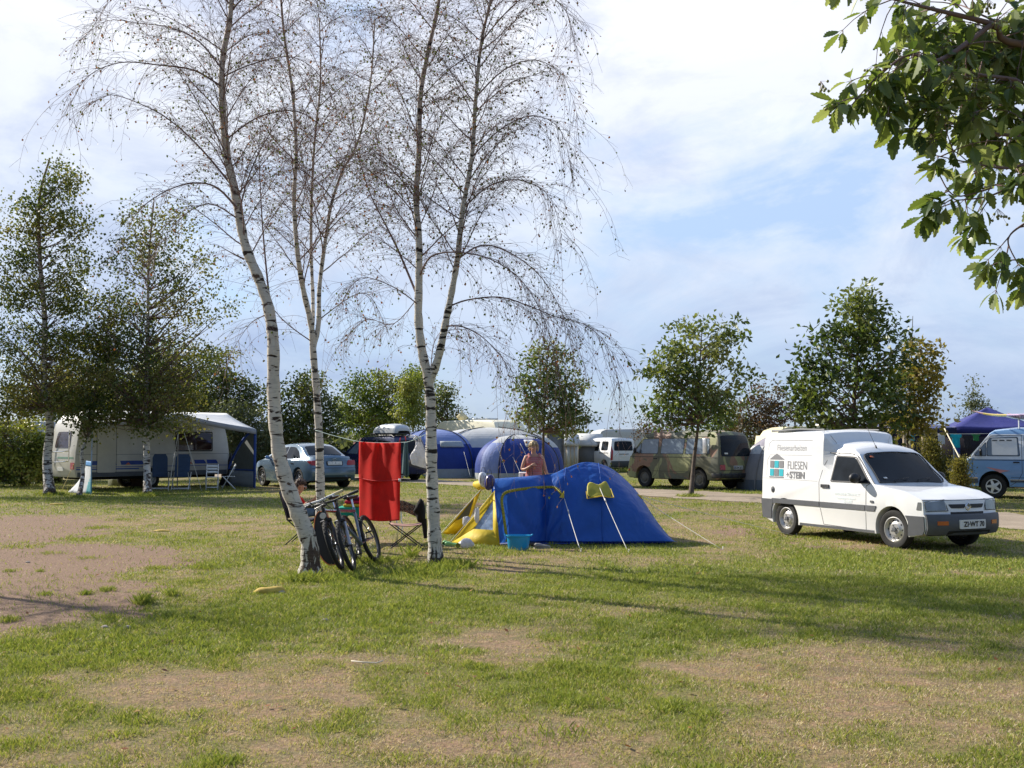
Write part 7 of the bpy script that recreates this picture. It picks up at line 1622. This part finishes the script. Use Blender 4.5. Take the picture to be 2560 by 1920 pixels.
m_ = MB(); q = [(-.13, .13), (-.06, .22), (-.02, .335), (.02, .34), (.07, .27), (.09, .15), (.09, -.05), (.085, -.20), (.05, -.04), (-.02, -.05), (-.05, -.02), (-.07, .10)]
jn = len(q); fr_ = [Vector((x, -.05 - .03 * math.sin(i * 2.1), z)) for i, (x, z) in enumerate(q)]; bk_ = [Vector((x * .9, .07 + .02 * math.sin(i), z * .98)) for i, (x, z) in enumerate(q)]
cf, cbk = Vector((.02, -.10, .12)), Vector((.02, .10, .12)); m_.add(fr_ + bk_ + [cf, cbk], [(i, (i + 1) % jn, 2 * jn) for i in range(jn)] + [(jn + (i + 1) % jn, jn + i, 2 * jn + 1) for i in range(jn)] + [(i, jn + i, jn + (i + 1) % jn, (i + 1) % jn) for i in range(jn)])
m_.build('jacket_body', JB, jk, smooth=True, ang=180, sub=2); m_ = MB(); m_.tube([(.06, -.03, .02), (.075, -.04, -.12), (.085, -.03, -.27)], [.045, .038, .026], 10); m_.build('sleeve', JB, jk, smooth=True)
# the child's chair
kc = thing('camp_chair', 'black framed camp chair in which the child in red sits', 'chair', Vector((P(762, 1200, 17.0).x, 17.0, 0)), 0)
for y in (-.24, .24):
    for sx in (-1, 1): m_ = MB(); m_.tube([(sx * .24 - .02, y, 0), (-sx * .22 - .02, y, .42)], .010, 6); m_.build('leg', BT, kc, smooth=True)
    m_ = MB(); m_.tube([(-.22, y, .40), (-.36, y, .85)], .011, 6); m_.build('back_post', BT, kc, smooth=True); m_ = MB(); m_.tube([(-.28, y, .60), (.20, y, .60), (.22, y, .42)], .012, 6); m_.build('armrest', BT, kc, smooth=True)
m_ = MB(); m_.grid(lambda u, v: Vector((-.24 + .48 * u, (v - .5) * .48, .41 - .04 * math.sin(PI * v))), 6, 6); m_.grid(lambda u, v: Vector((-.24 - .13 * u, (v - .5) * .48, .42 + .43 * u)), 6, 6); m_.build('seat', fabric('seat_dark', (.03, .03, .05), .8, .1), kc, smooth=True, ang=60, solid=.008)

# ---------------------------------------------------------------- bicycles
def bicycle(label, front, rear, lean, frame_col, forkc, barc, gripc, lamp=False, steer=0, rack=False):
    h = (front - rear).normalized(); root = thing('bicycle', label, 'bicycle', (front + rear) / 2, 0, 'bicycles leaning on the birch'); root.rotation_mode = 'XYZ'
    root.rotation_euler = (lean, 0, math.atan2(h.y, h.x)); wb = .53; r = .335; root.location.z = .0
    FM = M('bike_frame_' + frame_col[0], frame_col[1], .25, .3, coat=.6); FK = M('bike_fork_' + forkc[0], forkc[1], .3, .4)
    def wheel(x, st=0):
        we = part_empty('wheel', root, (x, 0, r)); we.rotation_euler = (0, 0, st); A4 = Matrix.Rotation(PI / 2, 4, 'X')
        prof = [(r - .030 + .029 * math.cos(a) , .029 * math.sin(a)) for a in [2 * PI * i / 10 for i in range(10)]]
        m_ = MB(); m_.lathe(prof, 48, A4, closed=True)
        for i in range(64):     # tread knobs
            a = 2 * PI * i / 64; sg = 1 if i % 2 else -1; c = Vector((math.cos(a) * (r - .004), sg * .010, math.sin(a) * (r - .004))); m_.box(c, (.012, .016, .010), M4=Matrix.Rotation(-a + PI / 2, 3, 'Y'))
        m_.build('tyre', TYR, we, smooth=True, ang=50)
        m_ = MB(); m_.lathe([(r - .052, -.012), (r - .052, .012), (r - .066, .010), (r - .070, 0), (r - .066, -.010)], 40, A4, closed=True); m_.build('rim', M('bike_rim', (.12, .12, .125), .3, .6), we, smooth=True, ang=40)
        m_ = MB()
        for i in range(28):
            a = 2 * PI * i / 28; b2 = a + (.5 if i % 2 else -.5); m_.tube([(math.cos(b2) * .022, (.03 if i % 4 < 2 else -.03), math.sin(b2) * .022), (math.cos(a) * (r - .066), 0, math.sin(a) * (r - .066))], .0013, 3)
        m_.build('spokes', CHR, we); m_ = MB(); m_.tube([(0, -.05, 0), (0, .05, 0)], .018, 10); m_.build('hub', BLK, we, smooth=True); return we
    wheel(-wb); wheel(wb, steer)
    bb, hd, hb, st, sd_ = Vector((-.10, 0, .30)), Vector((.40, 0, .80)), Vector((.43, 0, .68)), Vector((-.26, 0, .80)), Vector((-.29, 0, .92))
    m_ = MB(); m_.tube([hb, bb], .028, 8); m_.tube([hd, st + Vector((.02, 0, -.05))], .023, 8); m_.tube([bb, st], .020, 8); m_.tube([hb - Vector((.01, 0, .02)), hd + Vector((-.015, 0, .03))], .023, 8)
    for y in (-.055, .055): m_.tube([bb, (-wb, y, r)], .010, 6); m_.tube([st + Vector((.01, 0, -.06)), (-wb, y, r)], .009, 6)
    m_.build('frame', FM, root, smooth=True); m_ = MB(); m_.tube([st, sd_], .013, 8); m_.build('seat_post', CHR, root, smooth=True)
    m_ = MB()
    for y in (-.058, .058): m_.tube([(.445, y, .68), (.485, y, .50)], .017, 8); m_.tube([(.485, y, .52), (wb, y, r)], .022, 8)
    m_.tube([(.44, -.06, .67), (.44, .06, .67)], .02, 8); m_.build('fork', FK, root, smooth=True)
    s_ = MB(); sec = [(-.14, .065, 0), (-.10, .075, .006), (-.02, .045, 0), (.06, .022, .002), (.13, .014, -.004)]
    def fn(u, v): f = v * 4; i = min(3, int(f)); a = f - i; q = [sec[i][k] * (1 - a) + sec[i + 1][k] * a for k in range(3)]; an = 2 * PI * u; return sd_ + Vector((q[0], q[1] * math.cos(an), q[2] + .02 + .02 * math.sin(an)))
    s_.grid(fn, 12, 12); s_.build('saddle', BLK, root, smooth=True, ang=180)
    C_ = Vector((.37, 0, .93)); m_ = MB(); m_.tube([hd, C_], .016, 8); m_.tube([C_, C_ + Vector((.05, 0, .01))], .016, 8); m_.build('stem', BLK, root, smooth=True)
    hb_ = C_ + Vector((.05, 0, .01)); m_ = MB(); m_.tube([hb_ + Vector((-.05, -.30, .02)), hb_ + Vector((-.01, -.12, .01)), hb_, hb_ + Vector((-.01, .12, .01)), hb_ + Vector((-.05, .30, .02))], .0155, 8); m_.build('handlebar', barc, root, smooth=True)
    for y in (-1, 1):
        m_ = MB(); m_.tube([hb_ + Vector((-.035, y * .20, .015)), hb_ + Vector((-.052, y * .33, .022))], .021, 10); m_.build('grip', gripc, root, smooth=True)
        m_ = MB(); m_.tube([hb_ + Vector((-.02, y * .17, .01)), hb_ + Vector((.03, y * .20, -.01)), hb_ + Vector((.02, y * .28, -.02))], .006, 5); m_.build('brake_lever', STL, root, smooth=True)
    m_ = MB(); 
    for y in (-1, 1): m_.tube([hb_ + Vector((.0, y * .16, .01)), hb_ + Vector((.12, y * .08, -.02)), hb_ + Vector((.06, y * .03, -.20))], .003, 4)
    m_.build('cable', BLK, root)
    m_ = MB()
    for y in (-1, 1): m_.ell(hb_ + Vector((.0, y * .15, -.012)), (.03, .035, .022), 8, 6); m_.tube([hb_ + Vector((.0, y * .10, .0)), hb_ + Vector((.10, y * .12, .05)), hb_ + Vector((.14, y * .02, -.10)), Vector((.44, y * .02, .70))], .004, 4)
    m_.tube([(.455, -.075, .66), (.455, .075, .66)], .024, 8); m_.tube([(.44, 0, .60), (.44, 0, .80)], .03, 8); m_.build('shifter', BLK, root, smooth=True)
    m_ = MB(); Ac = Matrix.Translation(bb + Vector((0, -.05, 0))) @ Matrix.Rotation(PI / 2, 4, 'X'); m_.lathe([(.09, -.003), (.094, 0), (.09, .003), (.07, .002), (.07, -.002)], 28, Ac, closed=True); m_.tube([bb + Vector((0, -.06, 0)), bb + Vector((.12, -.075, -.12))], .010, 6); m_.tube([bb + Vector((0, .06, 0)), bb + Vector((-.12, .075, .12))], .010, 6); m_.build('crank', BLK, root, smooth=True, ang=40)
    for s in (-1, 1): m_ = MB(); m_.box(bb + Vector((-s * -.12 if s < 0 else -.12, s * .115, .12 if s > 0 else -.12)), (.08, .09, .02)); m_.build('pedal', BLK, root, bev=.005)
    if lamp:
        m_ = MB(); m_.lathe([(.002, -.03), (.03, -.02), (.042, .02), (.040, .03), (.001, .032)], 18, Matrix.Translation((.50, 0, .74)) @ Matrix.Rotation(PI / 2, 4, 'Y')); m_.build('lamp', M('lamp_pale', (.55, .56, .54), .2), root, smooth=True, ang=50)
    if rack:
        m_ = MB(); m_.tube([(-.28, .05, .72), (-.62, .05, .73), (-.62, -.05, .73), (-.28, -.05, .72)], .006, 5); m_.build('rack', BLK, root)
    ro = MB(); 
    for a in (0, 1): pass
    m_ = MB(); m_.box((wb - .03, .02, r + .12), (.03, .008, .02)); m_.build('reflector', ORG, root)
    return root
f2, r2_ = G(886, 1427), G(943, 1404); h2 = (f2 - r2_).normalized(); f2 = r2_ + h2 * 1.06
bicycle('dark bicycle with grey frame and black grips, outermost of those at the leaning birch', f2 + Vector((.0, 0, 0)), r2_, R(19), ('grey', (.12, .15, .20)), ('silver', (.35, .36, .42)), BLK, BLK, steer=R(9))
f1 = G(856, 1424); h1 = Vector((-.06, -1.0, 0)).normalized(); bicycle('bicycle with white handlebar, round lamp and dark fork, resting on the birch trunk', f1, f1 - h1 * 1.06, R(21), ('black', (.03, .03, .035)), ('dark', (.06, .06, .07)), WPL, M('grip_cream', (.62, .52, .30), .7), lamp=True, steer=R(5))
# black board with an orange rim
bo = thing('bodyboard', 'black board with an orange rim standing between the birch trunk and the bicycles', 'board', G(832, 1418) + Vector((0, .10, .0)))
m_ = MB(); N2 = 36
q = [Vector((math.cos(2 * PI * i / N2) * .155 * (1 - .15 * math.sin(2 * PI * i / N2)), 0, .40 + math.sin(2 * PI * i / N2) * .38)) for i in range(N2)]
Mx = Matrix.Rotation(R(-19), 3, 'Y') @ Matrix.Rotation(R(-16), 3, 'X'); q = [Mx @ v for v in q]; nn_ = Mx @ Vector((0, 1, 0)); m_.prism(q, (0, 0, 0), nn_ * .04); m_.build('deck', M('board_black', (.012, .012, .013), .7), bo, bev=.008)
m_ = MB(); m_.tube([v + nn_ * .0 for v in q] + [q[0]], .007, 6); m_.build('rim', M('board_orange', (.60, .17, .05), .5), bo, smooth=True)

# ---------------------------------------------------------------- odd things on the ground
ys_ = M('stone_yellow', (.52, .36, .07), .85, var=.2, scale=12, bmp=.5, bscale=25); st_ = M('stone_grey', (.34, .29, .25), .9, var=.25, scale=20, bmp=.5)
def stone(name, lab, cat, px, py, r, mt, seed, grp=None, rz=0):
    m_ = MB(); lump(m_, (0, 0, r[2] * .35), r, seed, 16, 10, .14); o = m_.build(name, mt, smooth=True, ang=180); o.location = G(px, py) + Vector((0, 0, float(hz(G(px, py).x, G(px, py).y)))); o.rotation_euler = (0, 0, rz); tag(o, lab, cat, grp)
stone('marker_stone', 'yellow painted stone half sunk in the grass left of the leaning birch', 'stone', 675, 1482, (.17, .07, .055), ys_, 2); stone('stone', 'small pale stone touching the right end of the yellow stone', 'stone', 704, 1483, (.035, .03, .025), st_, 3, 'pale stones')
for i, (x, y, s, lab) in enumerate(((812, 1502, .035, 'pale stone in the grass below the leaning birch'), (812, 1556, .028, 'small white pebble below the pale stone under the birch'), (318, 1574, .035, 'grey stone at the lower edge of the bare earth, right one'), (262, 1571, .03, 'grey stone at the lower edge of the bare earth, left one'), (70, 1404, .03, 'pebble on the bare earth near the left border'))): stone('stone', lab, 'stone', x, y, (s, s * .8, s * .6), st_, 10 + i, 'pale stones')
stone('marker_stone', 'flat yellow marker in the shaded grass left of the bicycles', 'stone', 405, 1328, (.16, .06, .025), ys_, 5); stone('marker_stone', 'flat yellow marker at the foot of the left background birches', 'stone', 143, 1262, (.20, .07, .03), ys_, 6)
m_ = MB(); a, b_ = G(878, 1659), G(958, 1664); m_.tube([a + Vector((0, 0, .02)), a.lerp(b_, .4) + Vector((0, -.02, .02)), a.lerp(b_, .8) + Vector((0, -.015, .02)), b_ + Vector((0, .01, .035))], .005, 6); o = m_.build('stick', M('bleached_stick', (.62, .55, .44), .8)); tag(o, 'bleached white stick lying in the grass of the foreground', 'stick')
# far hedge closing the horizon
r_ = np.random.default_rng(3); n = 2600; hx = r_.uniform(-75, 75, n); hy = 118 + r_.normal(0, 2.5, n); hh = 1.5 + 1.3 * fbm(hx * .13 + 40, hx * 0 + 2, 6, 3); hzv = r_.uniform(0, 1, n) ** .7 * hh
q = leaf_cloud(np.stack([hx, hy, hzv], -1), np.full(n, .45), 22, .5, .5, 0, r_); N = len(q); me = bpy.data.meshes.new('hedgerow'); me.vertices.add(N * 4); me.vertices.foreach_set('co', q.astype(np.float32).ravel()); me.loops.add(N * 4); me.loops.foreach_set('vertex_index', np.arange(N * 4, dtype=np.int32)); me.polygons.add(N); me.polygons.foreach_set('loop_start', np.arange(0, N * 4, 4, dtype=np.int32)); me.polygons.foreach_set('loop_total', np.full(N, 4, dtype=np.int32))
at = me.attributes.new('lv', 'FLOAT', 'FACE'); at.data.foreach_set('value', r_.uniform(0, 1, N).astype(np.float32)); me.update(calc_edges=True); tag(finish('hedgerow', me, LS), 'low grey green hedgerow closing off the far side of the field', 'hedge', kind='stuff')
# distant low roofs left of the people carrier
for px, w_, Y, mt, lab in ((905, 60, 80, M('roof_rust', (.30, .10, .08), .7), 'rusty red roofed trailer far beyond the saloon car'),):
    c = col(px, Y); t = thing('tent_trailer', lab, 'trailer', c); m_ = MB(); W = w_ / F * Y; m_.prism([(-W / 2, 0, .9), (W / 2, 0, .9), (W * .42, 0, 1.55), (W * .1, 0, 1.75), (-W * .35, 0, 1.6)], (0, 0, 0), (0, 1.6, 0)); m_.build('roof', mt, t); m_ = MB(); m_.box((0, .8, .5), (W * .94, 1.5, .8)); m_.build('wall', M('trailer_grey', (.35, .34, .33), .7), t)
# ---------------------------------------------------------------- people
SK = M('skin', (.52, .27, .17), .55, var=.06, scale=10); SKF = M('lips', (.38, .12, .10), .5); EYW = M('eye_white', (.7, .68, .65), .3); EYD = M('eye_dark', (.03, .02, .02), .3)
def skin_body(name, joints, edges, mat, parent, root_i=0, sub=2):
    me = bpy.data.meshes.new(name); me.from_pydata([j[0] for j in joints], edges, []); o = bpy.data.objects.new(name, me); C.objects.link(o); o.parent = parent
    bpy.context.view_layer.objects.active = o
    md = o.modifiers.new('skin', 'SKIN'); md.use_smooth_shade = True
    if not me.skin_vertices: 
        bpy.context.view_layer.update()
    sv = me.skin_vertices[0].data
    for i, j in enumerate(joints):
        r = j[1]; sv[i].radius = (r, r) if not hasattr(r, '__len__') else r; sv[i].use_root = (i == root_i)
    s = o.modifiers.new('sub', 'SUBSURF'); s.levels = sub; s.render_levels = sub
    me.materials.append(mat); bpy.context.view_layer.update()
    # bake so that the body is one continuous mesh
    dg = bpy.context.evaluated_depsgraph_get(); me2 = bpy.data.meshes.new_from_object(o.evaluated_get(dg)); me2.name = name; o.modifiers.clear(); o.data = me2
    me2.polygons.foreach_set('use_smooth', [True] * len(me2.polygons))
    if not me2.materials: me2.materials.append(mat)
    return o
def hand(J, E, wrist, d, n, curl, side, s=1.0, wi=None):
    """palm and five fingers as joined chains; d = direction along the hand, n = palm normal"""
    d = Vector(d).normalized(); n = Vector(n).normalized(); x = d.cross(n).normalized(); w = Vector(wrist)
    palm = len(J); J.append((w + d * .045 * s, .024 * s)); E.append((wi, palm)); 
    for k, (off, L) in enumerate(((-.030, .062), (-.010, .072), (.010, .068), (.028, .054))):
        b = len(J); p0 = w + d * .082 * s + x * off * s; J.append((p0, .0095 * s)); E.append((palm, b)); a = curl * (.85 + .1 * k); dd = d; p = p0
        for m in range(3):
            dd = (dd * math.cos(a) + n * math.sin(a)).normalized(); p = p + dd * L * s / 3 * (1.15 - .12 * m); J.append((p, (.0088 - .0008 * m) * s)); E.append((len(J) - 2, len(J) - 1))
    t0 = len(J); J.append((w + d * .035 * s - x * side * .030 * s + n * .012 * s, .011 * s)); E.append((palm, t0)); J.append((w + d * .065 * s - x * side * .045 * s + n * .03 * s, .0095 * s)); E.append((t0, t0 + 1)); J.append((w + d * .088 * s - x * side * .038 * s + n * .042 * s, .008 * s)); E.append((t0 + 1, t0 + 2))
def head_feats(parent, c, fwd, up, s, hairmat, style):
    fwd = Vector(fwd).normalized(); up = Vector(up).normalized(); rt = fwd.cross(up).normalized(); Mh = Matrix((rt, fwd, up)).transposed()
    def L(x, y, z): return Vector(c) + Mh @ Vector((x * s, y * s, z * s))
    for sx in (-1, 1):
        m = MB(); m.ell(L(sx * .032, .088, .012), (.012 * s, .012 * s, .009 * s), 10, 8, M3=Mh); m.build('eye', EYW, parent, smooth=True)
        m = MB(); m.ell(L(sx * .032, .098, .012), (.006 * s, .005 * s, .006 * s), 8, 6, M3=Mh); m.build('pupil', EYD, parent, smooth=True)
        m = MB(); m.tube([L(sx * .018, .101, .033), L(sx * .034, .099, .037), L(sx * .048, .088, .032)], .003 * s, 5); m.build('eyebrow', hairmat, parent)
        m = MB(); m.ell(L(sx * .079, .0, .0), (.012 * s, .018 * s, .030 * s), 10, 8, M3=Mh); m.build('ear', SK, parent, smooth=True)
    m = MB(); m.tube([L(0, .092, .018), L(0, .112, -.012), L(0, .100, -.022)], [.007 * s, .013 * s, .009 * s], 8); m.build('nose', SK, parent, smooth=True)
    m = MB(); m.tube([L(-.026, .086, -.046), L(-.010, .097, -.044), L(.010, .097, -.044), L(.026, .086, -.046)], [.003 * s, .006 * s, .006 * s, .003 * s], 6); m.build('mouth', SKF, parent, smooth=True)
    # hair: a cap plus many short locks
    m = MB(); rr = random.Random(style); o = len(m.v); n_, k_ = 28, 16
    def hp(u, v):
        an = 2 * PI * u; th = PI * v * (.70 if style == 1 else .62); x, y, z = math.sin(th) * math.cos(an), math.sin(th) * math.sin(an), math.cos(th)
        front = max(0, y); zz = z
        if y > .2 and z < .45: zz = .45 + (z - .45) * .15; y = y * .80
        w = 1 + .04 * math.sin(an * 9 + v * 7) + .03 * math.sin(an * 17)
        return L(x * .092 * w, y * .108 * w - .008, zz * .118 * w + .028)
    m.grid(hp, n_, k_)
    for i in range(150 if style == 1 else 110):
        u = rr.random(); v = rr.uniform(.25, .98); p = Vector(hp(u, v)); an = 2 * PI * u; d = Mh @ Vector((math.cos(an) * .5, math.sin(an) * .35, -1)); ln = rr.uniform(.03, .06) * s
        if math.sin(an) > .25 and v > .75: ln *= .5
        m.tube([p, p + d.normalized() * ln * .5 + (p - Vector(c)).normalized() * .006 * s, p + d.normalized() * ln], [.008 * s, .007 * s, .002 * s], 4)
    m.build('hair', hairmat, parent, smooth=True, ang=180)
def woman():
    base = Vector((P(1335, 1200, 21.0).x, 21.0, 0)); r = thing('person', 'short haired blonde woman in a striped sleeveless top standing behind the blue tent', 'person', base, R(8))
    J = []; E = []
    def j(p, rad, par=None): J.append((Vector(p), rad)); E.append((par, len(J) - 1)) if par is not None else None; return len(J) - 1
    pel = j((0, 0, .92), (.150, .105)); w1 = j((0, 0, 1.04), (.128, .092), pel); w2 = j((0, 0, 1.16), (.138, .098), w1); ch = j((0, -.005, 1.28), (.150, .108), w2); ns = j((0, 0, 1.375), (.085, .06), ch); nk = j((-.005, -.005, 1.425), .047, ns); jw = j((-.012, -.020, 1.485), (.055, .062), nk); hd = j((-.012, -.012, 1.545), (.074, .088), jw); tp = j((-.012, -.005, 1.60), (.060, .072), hd)
    def arm(sx, pts, hd_, hn, curl):
        s0 = j((sx * .165, 0, 1.345), .052, ch); e = j(pts[0], .038, s0); m = j(pts[1], .033, e); w = j(pts[2], .023, m); hand(J, E, Vector(pts[2]), hd_, hn, curl, sx, 1.0, w)
    arm(-1, ((-.245, .01, 1.10), (-.19, -.08, 1.10), (-.085, -.17, 1.175)), (.75, -.25, .35), (.1, .9, -.2), 1.05)
    arm(1, ((.235, .02, 1.09), (.275, .0, .98), (.315, -.02, .86)), (.12, -.05, -1), (-1, 0, -.1), .35)
    for sx in (-1, 1):
        t = j((sx * .085, 0, .84), .092, pel); k = j((sx * .095, -.01, .48), .055, t); a = j((sx * .10, .01, .09), .036, k); f = j((sx * .10, -.07, .035), (.035, .028), a); j((sx * .105, -.15, .025), (.030, .018), f)
    skin_body('body', J, E, SK, r)
    # top and trousers follow the torso
    def shell(name, secs, mat, n=36, off=.012):
        m = MB(); ks = len(secs)
        def fn(u, v):
            f = v * (ks - 1); i = min(ks - 2, int(f)); a = f - i; a = a * a * (3 - 2 * a); q = [secs[i][k] * (1 - a) + secs[i + 1][k] * a for k in range(4)]; an = 2 * PI * u
            return Vector((q[0] * math.cos(an), q[1] * math.sin(an) + q[3] * max(0, -math.sin(an)) * abs(math.cos(an)) ** .5 * .5, q[2] + .004 * math.sin(an * 5 + v * 9)))
        m.grid(fn, n, 40); return m.build(name, mat, r, smooth=True, ang=180, solid=.004)
    tm, nt, b = new_mat('striped_knit'); tc = node(nt, 'ShaderNodeTexCoord'); sp = node(nt, 'ShaderNodeSeparateXYZ'); nt.links.new(tc.outputs['Object'], sp.inputs[0]); mu = node(nt, 'ShaderNodeMath', operation='MULTIPLY'); mu.inputs[1].default_value = 21; nt.links.new(sp.outputs['Z'], mu.inputs[0]); fr = node(nt, 'ShaderNodeMath', operation='FRACT'); nt.links.new(mu.outputs[0], fr.inputs[0])
    rp = ramp(nt, fr.outputs[0], [(0, (.36, .05, .06)), (.40, (.50, .33, .30)), (.52, (.42, .10, .09)), (.68, (.26, .03, .05)), (.86, (.55, .43, .38))], 'CONSTANT'); nt.links.new(rp.outputs[0], b.inputs['Base Color']); b.inputs['Roughness'].default_value = .9
    shell('striped_top', [(.190, .140, .90, 0), (.172, .128, .98, 0), (.158, .120, 1.06, 0), (.165, .126, 1.14, -.02), (.182, .135, 1.23, -.05), (.188, .125, 1.30, -.03), (.172, .098, 1.35, 0)], tm)
    for sx in (-1, 1): m = MB(); m.tube([(sx * .10, -.10, 1.33), (sx * .105, -.03, 1.405), (sx * .10, .08, 1.34)], [.030, .026, .030], 8); m.build('shoulder_strap', tm, r, smooth=True)
    JN = M('jeans', (.10, .16, .25), .85, var=.15, scale=20)
    shell('jeans_waist', [(.150, .125, .78, 0), (.190, .145, .86, 0), (.186, .138, .93, 0)], JN)
    for sx in (-1, 1): m = MB(); m.tube([(sx * .088, 0, .86), (sx * .095, -.01, .48), (sx * .10, .01, .08)], [.112, .078, .062], 14); m.build('trouser_leg', JN, r, smooth=True)
    m = MB(); m.tube([Vector((.176 * math.cos(a), .138 * math.sin(a), .925)) for a in [2 * PI * i / 30 for i in range(31)]], .012, 6); m.build('belt', BLK, r, smooth=True)
    hm = M('hair_blonde', (.46, .34, .17), .6, var=.35, scale=30); head_feats(r, (-.012, -.012, 1.535), (-.25, -1, -.05), (0, 0, 1), .98, hm, 1)
    # straps held in the raised hand: an own thing
    t = thing('shoulder_bag_strap', 'dark brown leather straps dangling from the woman\'s raised hand', 'strap', base + Vector((-.06, -.22, 1.17))); m = MB()
    m.tube([(-.02, .0, .02), (-.035, -.02, -.05), (-.03, -.02, -.20), (.02, -.01, -.32), (.06, 0, -.36)], .007, 6); m.tube([(.01, .0, .02), (.02, -.02, -.08), (.035, -.02, -.22), (.075, -.01, -.34), (.06, 0, -.36)], .007, 6); m.build('strap', M('leather_brown', (.06, .025, .02), .5), t, smooth=True)
woman()
def child():
    kc0 = Vector((P(762, 1200, 17.0).x, 17.0, 0)); hx = P(752, 1218, 17.0); base = kc0; r = thing('person', 'brown haired child in a red T-shirt sitting behind the leaning birch and reading', 'person', base)
    J = []; E = []
    def j(p, rad, par=None): J.append((Vector(p), rad)); E.append((par, len(J) - 1)) if par is not None else None; return len(J) - 1
    h = hx - base; hz_ = h.z
    pel = j((-.10, 0, .50), (.10, .095)); w = j((-.14, 0, .60), (.082, .088), pel); ch = j((-.16, 0, .70), (.085, .105), w); ns = j((-.145, 0, .765), (.05, .055), ch); nk = j((h.x - .03, 0, hz_ - .085), .036, ns); jw = j((h.x + .01, 0, hz_ - .035), (.055, .05), nk); hd = j((h.x, 0, hz_ + .02), (.074, .066), jw); tp = j((h.x - .005, 0, hz_ + .055), (.060, .055), hd)
    for sy in (-1, 1):
        s0 = j((-.15, sy * .12, .735), .038, ch); e = j((-.03, sy * .17, .60), .028, s0); wr = j((.17, sy * .12, .73), .019, e); hand(J, E, Vector((.17, sy * .12, .73)), (.6, -sy * .25, .55), (-.3, -sy * .8, .1), .9, -sy, .75, wr)
        k = j((.22, sy * .09, .52), .055, pel); kn = j((.34, sy * .09, .50), .045, k); a = j((.36, sy * .09, .12), .030, kn); f = j((.42, sy * .09, .06), (.028, .024), a); j((.49, sy * .09, .05), (.022, .018), f)
    skin_body('body', J, E, SK, r)
    RD = fabric('tshirt_red', (.60, .02, .02), .85, .1, fs=16)
    m = MB(); secs = [((-.08, .46), .125, .12), ((-.12, .54), .118, .118), ((-.15, .64), .112, .125), ((-.165, .72), .105, .13), ((-.15, .772), .062, .075)]
    def fn(u, v): f = v * 4; i = min(3, int(f)); a = f - i; c = (secs[i][0][0] * (1 - a) + secs[i + 1][0][0] * a, secs[i][0][1] * (1 - a) + secs[i + 1][0][1] * a); rx = secs[i][1] * (1 - a) + secs[i + 1][1] * a; ry = secs[i][2] * (1 - a) + secs[i + 1][2] * a; an = 2 * PI * u; return Vector((c[0] + rx * math.cos(an), ry * math.sin(an), c[1] + .25 * rx * math.cos(an)))
    m.grid(fn, 28, 20); m.build('tshirt', RD, r, smooth=True, ang=180, solid=.004)
    for sy in (-1, 1):
        m = MB(); m.tube([(-.155, sy * .10, .745), (-.10, sy * .155, .69), (-.05, sy * .175, .625)], [.058, .052, .046], 12); m.build('sleeve', RD, r, smooth=True)
        m = MB(); m.tube([(-.08, sy * .06, .50), (.20, sy * .09, .525), (.33, sy * .09, .50)], [.085, .070, .060], 12); m.build('trouser_leg', MATS['jeans'], r, smooth=True)
    hm = M('hair_brown', (.07, .035, .02), .6, var=.3, scale=30); head_feats(r, (h.x, 0, hz_ + .015), (.93, -.25, -.2), (0.15, 0, 1), .88, hm, 2)
    m = MB()
    for sy in (-1, 1): m.add([Vector((.20, 0, .70)), Vector((.24, sy * .17, .72)), Vector((.16, sy * .17, .92)), Vector((.12, 0, .90))], [(0, 1, 2, 3)])
    o = m.build('magazine', M('magazine_paper', (.58, .56, .55), .6, var=.3, scale=14), solid=.006); o.location = base + Vector((.06, -.02, .02)); tag(o, 'open magazine held up by the reading child', 'magazine')
child()
